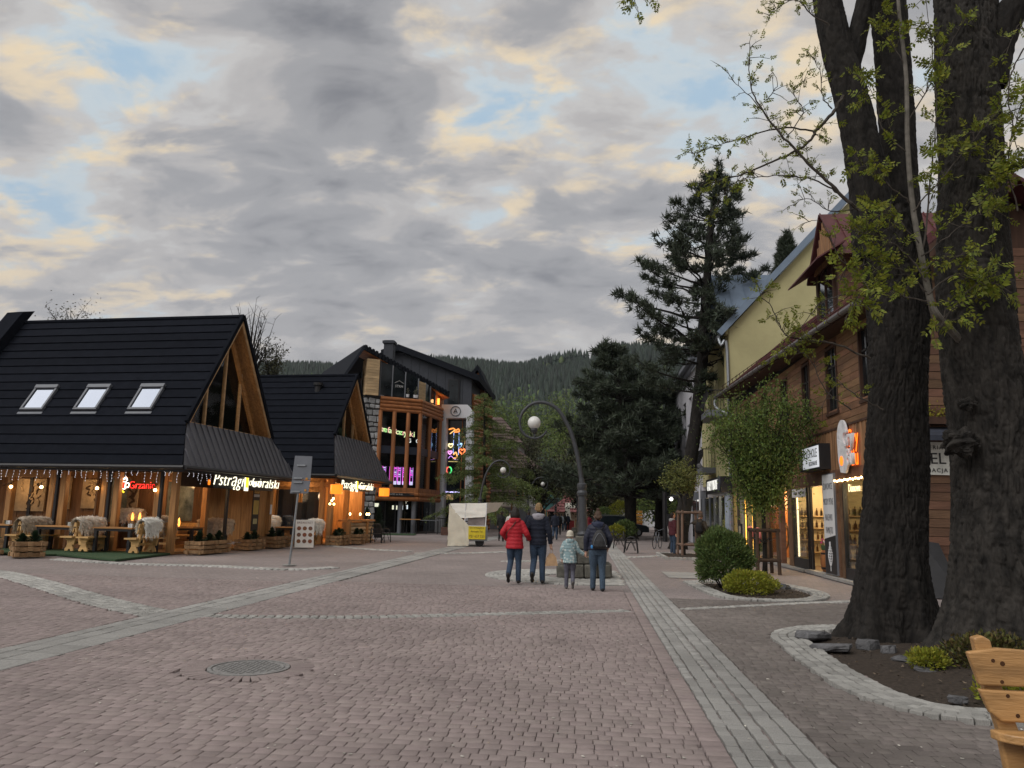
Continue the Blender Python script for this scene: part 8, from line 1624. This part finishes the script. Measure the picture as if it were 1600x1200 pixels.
# ================================================================ PEOPLE
skin = M('skin', (.50, .30, .22), .55, .08, 12); denim = M('denim', (.030, .050, .085), .85, .3, 30, .5, 120); denim2 = M('denim_pale', (.055, .085, .125), .85, .3, 30, .5, 120)
navy = M('navy_cloth', (.010, .013, .024), .85, .25, 20, .4, 60); blackc = M('black_cloth', (.012, .012, .013), .85, .25, 20, .4, 60); boot = M('boot', (.02, .018, .016), .6, .3, 20); hair_d = M('hair_dark', (.014, .009, .007), .55, .4, 40, .5, 90, stretch=(1, 1, .2)); hair_b = M('hair_blond', (.20, .13, .06), .6, .35, 40, .5, 90, stretch=(1, 1, .2)); hair_m = M('hair_brown', (.05, .028, .016), .55, .4, 40, .5, 90, stretch=(1, 1, .3))
def loft(mb, rings, n=20):
    """rings (x, y, z, rx, ry): closed stack of level ellipses"""
    V = [(x+rx*math.cos(2*PI*j/n), y+ry*math.sin(2*PI*j/n), z) for x, y, z, rx, ry in rings for j in range(n)]; k = len(rings)
    F = [(i*n+j, i*n+(j+1) % n, (i+1)*n+(j+1) % n, (i+1)*n+j) for i in range(k-1) for j in range(n)]+[tuple(range(n-1, -1, -1)), tuple((k-1)*n+j for j in range(n))]
    return mb.add(V, F)
def limb(mb, pts, rs, n=12, sub=4):
    P = catmull(pts, sub); R = np.interp(np.linspace(0, len(rs)-1, len(P)), range(len(rs)), rs); mb.tube(P, list(R), n); mb.ball(P[0], rs[0]*.99, n, 8); mb.ball(P[-1], rs[-1]*.99, n, 8)
def skinmesh(name, mb, mat, par, vox, sm=2, sc=1.0, **pr):
    mb.v = [(x*sc, y*sc, z*sc) for x, y, z in mb.v]; o = mb.build(name, mat, par, **pr); r = o.modifiers.new('r', 'REMESH'); r.mode = 'VOXEL'; r.voxel_size = vox; r.use_smooth_shade = True
    s = o.modifiers.new('s', 'SMOOTH'); s.factor = .5; s.iterations = sm; bake(o); return o
def hand(mb, w, d, sd, s=1.0, curl=.5):
    """palm with four unequal bent fingers and a thumb; w wrist, d forearm direction, sd thumb side"""
    w = Vector(w); d = Vector(d).normalized(); sd = Vector(sd); sd = (sd-d*sd.dot(d)).normalized(); nn = d.cross(sd)
    limb(mb, [w, w+d*.045*s, w+d*.085*s], [.026*s, .034*s, .030*s], 10, 3)
    for i, l in enumerate((.070, .078, .072, .056)):
        b = w+d*.085*s+sd*(.030-.020*i)*s; p1 = b+d*l*.45*s; p2 = p1+(d*math.cos(curl)+nn*math.sin(curl))*l*.35*s; p3 = p2+(d*math.cos(2*curl)+nn*math.sin(2*curl))*l*.3*s; limb(mb, [b, p1, p2, p3], [.0105*s, .010*s, .009*s, .0075*s], 8, 2)
    b = w+d*.03*s+sd*.028*s; limb(mb, [b, b+(d*.7+sd*.6)*.04*s, b+(d*.95+sd*.45)*.075*s], [.013*s, .011*s, .009*s], 8, 2)
STAND = lambda s: ((s*.095, .02, .49), (s*.105, -.01, .085), 0.0)
BACK = lambda s: ((s*.092, .02, .50), (s*.10, -.26, .21), 1.0)          # heel lifted behind
FRONT = lambda s: ((s*.095, .10, .49), (s*.105, .15, .085), -.05)
def person(label, P, rz, h, legs, arms, jacket, trousers, shoes, hair, vox=.011, sh=.185, girth=1.0, jlow=.80, puff=0.0, hood=None, hat=None, hairstyle='short', group=None, collar=None, hem=0.0, child=False, headturn=0.0, longcoat=0.0):
    t = thing('person', label, 'person', P, rz, group); sc = h/1.75; hs = 1.28 if child else 1.0; fine = vox < .014
    HZ = 1.625 if not child else 1.60; g = girth
    # ---- one continuous body
    mb = MB(); loft(mb, [(0, 0, .84, .145*g, .10*g), (0, -.01, .93, .16*g, .115*g), (0, 0, 1.08, .135*g, .095*g), (0, 0, 1.25, .155*g, .105*g), (0, -.005, 1.38, .165*g, .10*g), (0, -.01, 1.45, .12*g, .075), (0, 0, 1.49, .06, .06)], 18)
    limb(mb, [(0, -.005, 1.45), (0, .01, HZ-.09)], [.058, .053], 12, 2)
    mb.ball((0, .015, HZ+.02), (.074*hs, .093*hs, .112*hs), 18, 14); mb.ball((0, .045, HZ-.045), (.055*hs, .06*hs, .062*hs), 12, 10)
    limb(mb, [(0, .10*hs, HZ+.01), (0, .118*hs, HZ-.02)], [.010, .015], 8, 2)
    for s in (-1, 1): mb.ball((s*.077*hs, .0, HZ), (.013, .026, .034), 10, 8)
    for s, k in ((-1, 'L'), (1, 'R')):
        (kn, an, pt) = legs[k](s); limb(mb, [(s*.085, 0, .90), kn, an], [.085*g, .056, .040], 12, 4)
        el, wr, td = arms[k]; limb(mb, [(s*(sh-.02), -.005, 1.40), el, wr], [.048, .040, .026], 12, 4); d = Vector(wr)-Vector(el); hand(mb, wr, d, td, 1.0, .55)
        f = Vector((0, math.cos(pt), -math.sin(pt))); a = Vector(an); limb(mb, [a, a+f*.10+Vector((0, 0, -.04))], [.036, .03], 10, 3)
    skinmesh('body', mb, skin, t, (.0075 if fine else .016), 1, sc)
    if fine:
        for s in (-1, 1): MB().ball((s*.03*sc, .098*sc*hs, (HZ+.018)*sc), (.012*sc, .007*sc, .008*sc), 8, 6).build('eye', M('eye_dark', (.02, .015, .012), .2) if not bpy.data.materials.get('eye_dark') else bpy.data.materials['eye_dark'], t)
        MB().ball((0, .102*sc*hs, (HZ-.058)*sc), (.024*sc, .007*sc, .007*sc), 8, 5).build('mouth', M('lip', (.30, .11, .09), .5) if not bpy.data.materials.get('lip') else bpy.data.materials['lip'], t)
    # ---- trousers
    mb = MB(); loft(mb, [(0, 0, .78, .15*g, .11*g), (0, -.012, .88, .172*g, .132*g), (0, -.01, .98, .165*g, .120*g), (0, 0, 1.04, .15*g, .105*g)], 18)
    for s, k in ((-1, 'L'), (1, 'R')):
        (kn, an, pt) = legs[k](s); a = Vector(an)+Vector((0, 0, -.02)); kn = Vector(kn); m1 = Vector((s*.09, 0, .88)).lerp(kn, .5); m2 = kn.lerp(a, .55)+Vector((0, -.012, 0)); limb(mb, [(s*.088, -.01, .86), m1, kn, m2, a], [.103*g, .092*g, .073, .066, .060], 14, 5)
        for z in range(3): mb.tube([a+Vector((-.05, -.03, .02+.03*z)), a+Vector((.05, -.03, .035+.03*z))], .016, 6)
    skinmesh('trousers', mb, trousers, t, vox, 2, sc)
    # ---- shoes
    for s, k in ((-1, 'L'), (1, 'R')):
        (kn, an, pt) = legs[k](s); a = Vector(an); R = Matrix.Rotation(-pt, 3, 'X'); mb = MB()
        for c, r_ in (((0, .02, -.045), (.046, .075, .042)), ((0, .115, -.058), (.046, .075, .030)), ((0, -.045, -.05), (.038, .04, .038))): q = MB().ball(c, r_, 12, 8); mb.add([a+(R @ Vector(p)) for p in q.v], q.f)
        limb(mb, [a+R @ Vector((0, -.01, -.02)), a+R @ Vector((0, -.005, .05))], [.045, .05], 10, 2); skinmesh('shoe', mb, shoes, t, max(.009, vox*.9), 1, sc)
    # ---- jacket with sleeves
    mb = MB(); rings = []; n_ = 34
    for i in range(n_+1):
        f = i/n_; z = jlow+(1.475-jlow)*f; zz = [jlow, .95, 1.08, 1.25, 1.38, 1.445, 1.475]; rx = np.interp(z, zz, [.185+hem, .180, .168, .182, .188, .145, .085])*g; ry = np.interp(z, zz, [.145+hem, .142, .128, .134, .126, .10, .075])*g
        q = puff*abs(math.sin(PI*(z-jlow)/.085)) if puff else .004*math.sin(z*70)+.003*math.sin(z*43+1); rings.append((0, -.012, z, rx+q, ry+q))
    loft(mb, rings, 26)
    for s, k in ((-1, 'L'), (1, 'R')):
        el, wr, td = arms[k]; S0 = Vector((s*(sh-.035), -.008, 1.385)); el = Vector(el); wr = Vector(wr); P_ = catmull([S0, S0.lerp(el, .5), el, el.lerp(wr, .5), wr], 7); m = len(P_)
        R_ = [np.interp(i/(m-1), [0, .2, .5, .85, 1], [.082, .075, .064, .054, .050])*(.9+.1*g)+(puff*.8*abs(math.sin(i*PI/3.3)) if puff else .003*math.sin(i*1.7)) for i in range(m)]; mb.tube(P_, R_, 14); mb.ball(P_[0], R_[0], 14, 8)
    if longcoat: pass
    if collar or puff or True: limb(mb, [(0, -.02, 1.45), (0, -.02, 1.50)], [.075, .070], 14, 2)
    skinmesh('jacket', mb, jacket, t, vox, 1, sc)
    if hood is not None:
        mb = MB(); mb.ball((0, -.105, 1.445), (.125, .065, .085), 16, 10); limb(mb, [(-.085, .03, 1.47), (-.105, -.06, 1.475), (0, -.13, 1.47), (.105, -.06, 1.475), (.085, .03, 1.47)], [.030, .042, .05, .042, .030], 10, 4); skinmesh('hood', mb, hood, t, vox, 2, sc)
    # ---- hair or hat
    mb = MB(); c = Vector((0, -.002, HZ+.035))
    if hat is None:
        if hairstyle == 'short': mb.ball(c+Vector((0, -.012, .0)), (.080*hs, .094*hs, .102*hs), 18, 12); mb.ball(c+Vector((0, -.06, -.055)), (.062, .045, .06), 12, 8)
        elif hairstyle == 'bob':
            mb.ball(c+Vector((0, -.015, 0)), (.094*hs, .108*hs, .112*hs), 18, 12)
            for a in np.linspace(-2.6, -.5, 7): limb(mb, [c+Vector((.075*math.cos(a), .085*math.sin(a)-.01, 0)), c+Vector((.090*math.cos(a), .10*math.sin(a)-.01, -.09)), c+Vector((.080*math.cos(a), .09*math.sin(a)-.012, -.165-.02*math.sin(a*7)))], [.036, .040, .026], 8, 3)
        elif hairstyle == 'bun':
            mb.ball(c+Vector((0, -.015, 0)), (.086*hs, .102*hs, .110*hs), 18, 12); mb.ball(c+Vector((0, -.03, .125)), (.045, .045, .04), 12, 8); limb(mb, [c+Vector((-.05, -.09, -.03)), c+Vector((0, -.115, -.06)), c+Vector((.05, -.09, -.03))], [.035, .045, .035], 8, 3)
        V = []; 
        for p in mb.v: q = Vector(p); q += Vector((math.sin(q.z*90+q.x*50), math.cos(q.x*80), math.sin(q.y*70)))*.003; V.append(tuple(q))
        mb.v = V; skinmesh('hair', mb, hair, t, vox*.8, 1, sc)
    else:
        mb.ball(c+Vector((0, -.005, .025)), (.088*hs, .102*hs, .10*hs), 18, 12); limb(mb, [c+Vector((.086*hs*math.cos(a), .10*hs*math.sin(a)-.005, -.03)) for a in np.linspace(0, 2*PI, 13)], [.02]*13, 8, 2); skinmesh('hat', mb, hat, t, vox, 1, sc)
    return t
def far_person(label, u, v, y, h, jm, tm, hm=None, rz=0.0, pose=0, hood=None, **k):
    P = PG(u, v) if y is None else PY(u, v, y); P = (P.x, P.y, 0); lg = {'L': (STAND, BACK, FRONT)[pose], 'R': (FRONT, STAND, STAND)[pose]} if pose != 3 else {'L': STAND, 'R': STAND}
    return person(label, P, rz, h, lg, k.pop('arms', ARM), jm, tm, boot, hm or hair_d, vox=.02, hood=hood, group=k.pop('group', 'people farther down the street'), **k)
ARM = {'L': ((-.225, -.03, 1.13), (-.215, .06, .90), (.3, 1, 0)), 'R': ((.225, -.04, 1.13), (.21, .0, .88), (-.3, 1, 0))}
redc = M('red_puffer', (.36, .012, .022), .6, .15, 14, .5, 40); strapm = M('strap_brown', (.05, .035, .025), .7)
# --- woman in red, arm in arm with the man carrying a paper bag
P1 = PG(803, 911); P2 = PG(840, 911)
w1 = person('woman in a red padded jacket and jeans walking arm in arm with the man', (P1.x, P1.y, 0), -.05, 1.73, {'L': BACK, 'R': STAND}, {'L': ((-.285, -.06, 1.16), (-.20, .10, 1.0), (.3, 1, 0)), 'R': ((.29, -.04, 1.15), (.33, .12, 1.02), (-.3, 1, 0))}, redc, denim, boot, hair_d, jlow=.80, puff=.011, girth=1.08, hood=redc, hairstyle='bob', hem=.012)
MB().tube(catmull([(-.20, -.05, 1.02), (-.16, -.165, 1.16), (-.02, -.172, 1.33), (.06, -.13, 1.46), (.08, .0, 1.5)], 6), (.010), 8).build('bag_strap', strapm, w1)
hoodie = M('grey_hoodie', (.27, .26, .29), .9, .15, 20, .5, 60)
w2 = person('fair haired man in a navy jacket with a grey hood, carrying a paper bag', (P2.x, P2.y, 0), -.02, 1.86, {'L': BACK, 'R': STAND}, {'L': ((-.255, -.05, 1.17), (-.17, .10, 1.06), (.4, 1, 0)), 'R': ((.245, -.05, 1.14), (.275, .02, .86), (-.4, 1, 0))}, navy, denim, boot, hair_b, jlow=.83, girth=1.06, hood=hoodie, hairstyle='short', sh=.20)
kraft = M('kraft_paper', (.40, .26, .15), .85, .18, 8, .6, 20); hp = MW[w2.name] @ Vector((.275*1.86/1.75, .05, .80)); pb = thing('paper_bag', 'brown paper bag hanging from the hand of the man in navy', 'bag', hp-Vector((-.02, 0, .40)), .2)
mb = MB(); mb.add([(-.20, -.09, 0), (.19, -.08, .01), (.20, .09, 0), (-.19, .08, .01), (-.15, -.045, .20), (.14, -.05, .21), (.15, .05, .20), (-.14, .045, .21), (-.05, -.03, .30), (.05, -.03, .31), (.05, .03, .30), (-.05, .03, .31)], [(3, 2, 1, 0), (0, 1, 5, 4), (1, 2, 6, 5), (2, 3, 7, 6), (3, 0, 4, 7), (4, 5, 9, 8), (5, 6, 10, 9), (6, 7, 11, 10), (7, 4, 8, 11)]); mb.build('paper', kraft, pb); MB().tube(catmull([(-.04, 0, .29), (-.03, 0, .42), (.03, 0, .42), (.04, 0, .29)], 4), .006, 5).build('handle', kraft, pb); pb.scale = (.78, .8, .95)
# --- child in a patterned jacket holding the hand of the woman with the backpack
def pattern_mat():
    m = M('child_jacket', (.20, .30, .32), .75, .1, 10, .4, 40); nt = m.node_tree; N = nt.nodes; L = nt.links; tc = N.new('ShaderNodeTexCoord'); vo = N.new('ShaderNodeTexVoronoi'); vo.inputs['Scale'].default_value = 16; L.new(tc.outputs['Object'], vo.inputs['Vector']); rp = N.new('ShaderNodeValToRGB'); e = rp.color_ramp.elements; e[0].position = .28; e[0].color = (.44, .49, .48, 1); e[1].position = .45; e[1].color = (.20, .29, .31, 1); L.new(vo.outputs['Distance'], rp.inputs[0]); L.new(rp.outputs[0], N['Principled BSDF'].inputs['Base Color']); return m
cj = pattern_mat(); P3 = PG(890, 920); P4 = PG(934, 924)
person('child in a pale patterned winter jacket and cream cap holding a hand', (P3.x, P3.y, 0), .0, 1.24, {'L': STAND, 'R': BACK}, {'L': ((-.25, -.03, 1.16), (-.24, .04, .90), (.3, 1, 0)), 'R': ((.27, .0, 1.16), (.44, .02, 1.04), (0, 1, .3))}, cj, M('grey_snow_trousers', (.085, .085, .11), .85, .2, 20, .5, 60), M('grey_boot', (.10, .095, .09), .7), hair_m, vox=.0105, girth=1.12, puff=.012, jlow=.78, hood=cj, hat=M('cream_cap', (.50, .46, .38), .9, .15, 40, .6, 90), child=True, hem=.01)
w4 = person('woman in a dark hooded jacket with a grey backpack leading the child', (P4.x, P4.y, 0), .03, 1.69, {'L': FRONT, 'R': STAND}, {'L': ((-.255, -.02, 1.14), (-.26, .03, .87), (.3, 1, 0)), 'R': ((.265, -.06, 1.15), (.23, .10, .97), (-.3, 1, 0))}, M('dark_blue_puffer', (.016, .019, .035), .6, .2, 14, .4, 40), denim2, blackc, hair_m, girth=1.12, puff=.009, jlow=.90, hood=M('blue_hood', (.022, .028, .055), .7), hairstyle='bun', hem=.008)
bp = thing('backpack', 'dark grey teardrop backpack on the back of the woman leading the child', 'backpack', MW[w4.name] @ Vector((.02, -.155, .90)), .03); mb = MB(); loft(mb, [(0, -.05, 0, .14, .06), (0, -.07, .05, .165, .085), (0, -.075, .16, .16, .09), (0, -.065, .28, .125, .075), (0, -.05, .36, .075, .05), (0, -.03, .40, .03, .03)], 20); skinmesh('bag', mb, M('backpack_grey', (.035, .035, .037), .75, .3, 25, .5, 70), bp, .01, 2); MB().tube(catmull([(-.03, -.03, .39), (-.10, .05, .46), (-.13, .12, .5)], 4), .015, 6).tube(catmull([(.03, -.03, .39), (.10, .05, .46), (.13, .12, .5)], 4), .015, 6).build('strap', blackc, bp); MB().ball((-.16, -.12, .04), (.025, .012, .04), 8, 6).build('blue_tag', M('tag_blue', (.05, .22, .50), .4), bp); MB().ball((.15, -.10, .06), (.018, .015, .02), 8, 6).build('clip', mt['galv'], bp); MB().tube(catmull([(-.13, -.12, .08), (-.10, -.155, .2), (0, -.135, .33), (.10, -.155, .2), (.13, -.12, .08)], 4), .006, 5).build('zip', mt['grey'], bp)
# --- others
far_person('person in a black coat walking away beside the cart tent', 783, 846, None, 1.72, blackc, blackc, pose=1, jlow=.72)
far_person('person in a white jacket and dark cap half hidden by the red jacket', 797, 846, 42, 1.72, M('white_jacket', (.42, .41, .40), .8), blackc, hat=M('dark_cap', (.02, .02, .02), .8), pose=0)
far_person('person in dark clothes seen between the red jacket and the man', 826, 840, 46, 1.74, navy, denim, pose=2, hood=navy)
far_person('person in a long dark jacket right behind the man with the paper bag', 867, 842, 50, 1.80, navy, denim, pose=1)
far_person('dark dressed person left of the one in a long jacket, farther away', 858, 836, 60, 1.72, blackc, denim, pose=0, hm=hair_m)
far_person('person in black, right of the long jacket, farther down the street', 873, 834, 62, 1.74, blackc, blackc, pose=2)
far_person('person in a light blue top far down the street', 877, 830, 78, 1.68, M('light_top', (.35, .40, .45), .8), denim2, pose=0)
far_person('person in black with blue jeans far down the street', 882, 829, 80, 1.72, blackc, denim2, pose=1)
far_person('person in dark clothes beside the red market stall', 887, 828, 82, 1.72, navy, blackc, pose=3)
far_person('person in a red jacket seen left of the woman with the backpack', 920, 833, 64, 1.66, M('red_jacket_far', (.20, .02, .03), .7), blackc, pose=0)
maroon = M('maroon_jacket', (.060, .012, .018), .8, .2, 14, .4, 50)
far_person('person in a maroon jacket standing behind the staked sapling', 1052, 868, 34.6, 1.78, maroon, denim, pose=3, rz=-1.1, hood=M('pale_hood', (.25, .25, .25), .8), girth=1.12, group='people by the shop windows')
hp_ = far_person('person in a brown jacket and cap raising a hand, with a black backpack', 1096, 872, 32.6, 1.76, M('brown_jacket', (.030, .022, .014), .8, .3, 14), denim2, pose=3, rz=-.5, hat=M('brown_cap', (.07, .045, .03), .8), girth=1.12, jlow=.66, group='people by the shop windows', arms={'L': ((-.33, .05, 1.36), (-.16, .20, 1.52), (.3, 1, 0)), 'R': ((.28, -.12, 1.16), (.22, .05, 1.0), (-.3, 1, 0))})
b_ = thing('backpack', 'black backpack on the person with the raised hand', 'backpack', MW[hp_.name] @ Vector((0, -.15, .98)), -.5); mb = MB(); loft(mb, [(0, -.05, 0, .14, .07), (0, -.07, .1, .16, .10), (0, -.07, .3, .15, .10), (0, -.05, .44, .10, .07)], 16); skinmesh('bag', mb, blackc, b_, .015, 2); MB().tube(catmull([(-.08, 0, .42), (-.12, .1, .5), (-.13, .2, .45)], 3), .02, 6).tube(catmull([(.08, 0, .42), (.12, .1, .5), (.13, .2, .45)], 3), .02, 6).build('strap', blackc, b_)
# ================================================================ AIR
hz = MB().bb(-958, 958, -88, 1658, -1.2, 268).build('haze', None, None, kind='stuff')
hm = bpy.data.materials.new('air'); hm.use_nodes = True; nt = hm.node_tree
for n in list(nt.nodes): nt.nodes.remove(n)
ho = nt.nodes.new('ShaderNodeOutputMaterial'); hv = nt.nodes.new('ShaderNodeVolumePrincipled'); hv.inputs['Color'].default_value = (.72, .80, .92, 1); hv.inputs['Density'].default_value = .00005; nt.links.new(hv.outputs[0], ho.inputs['Volume'])
hz.data.materials.append(hm)
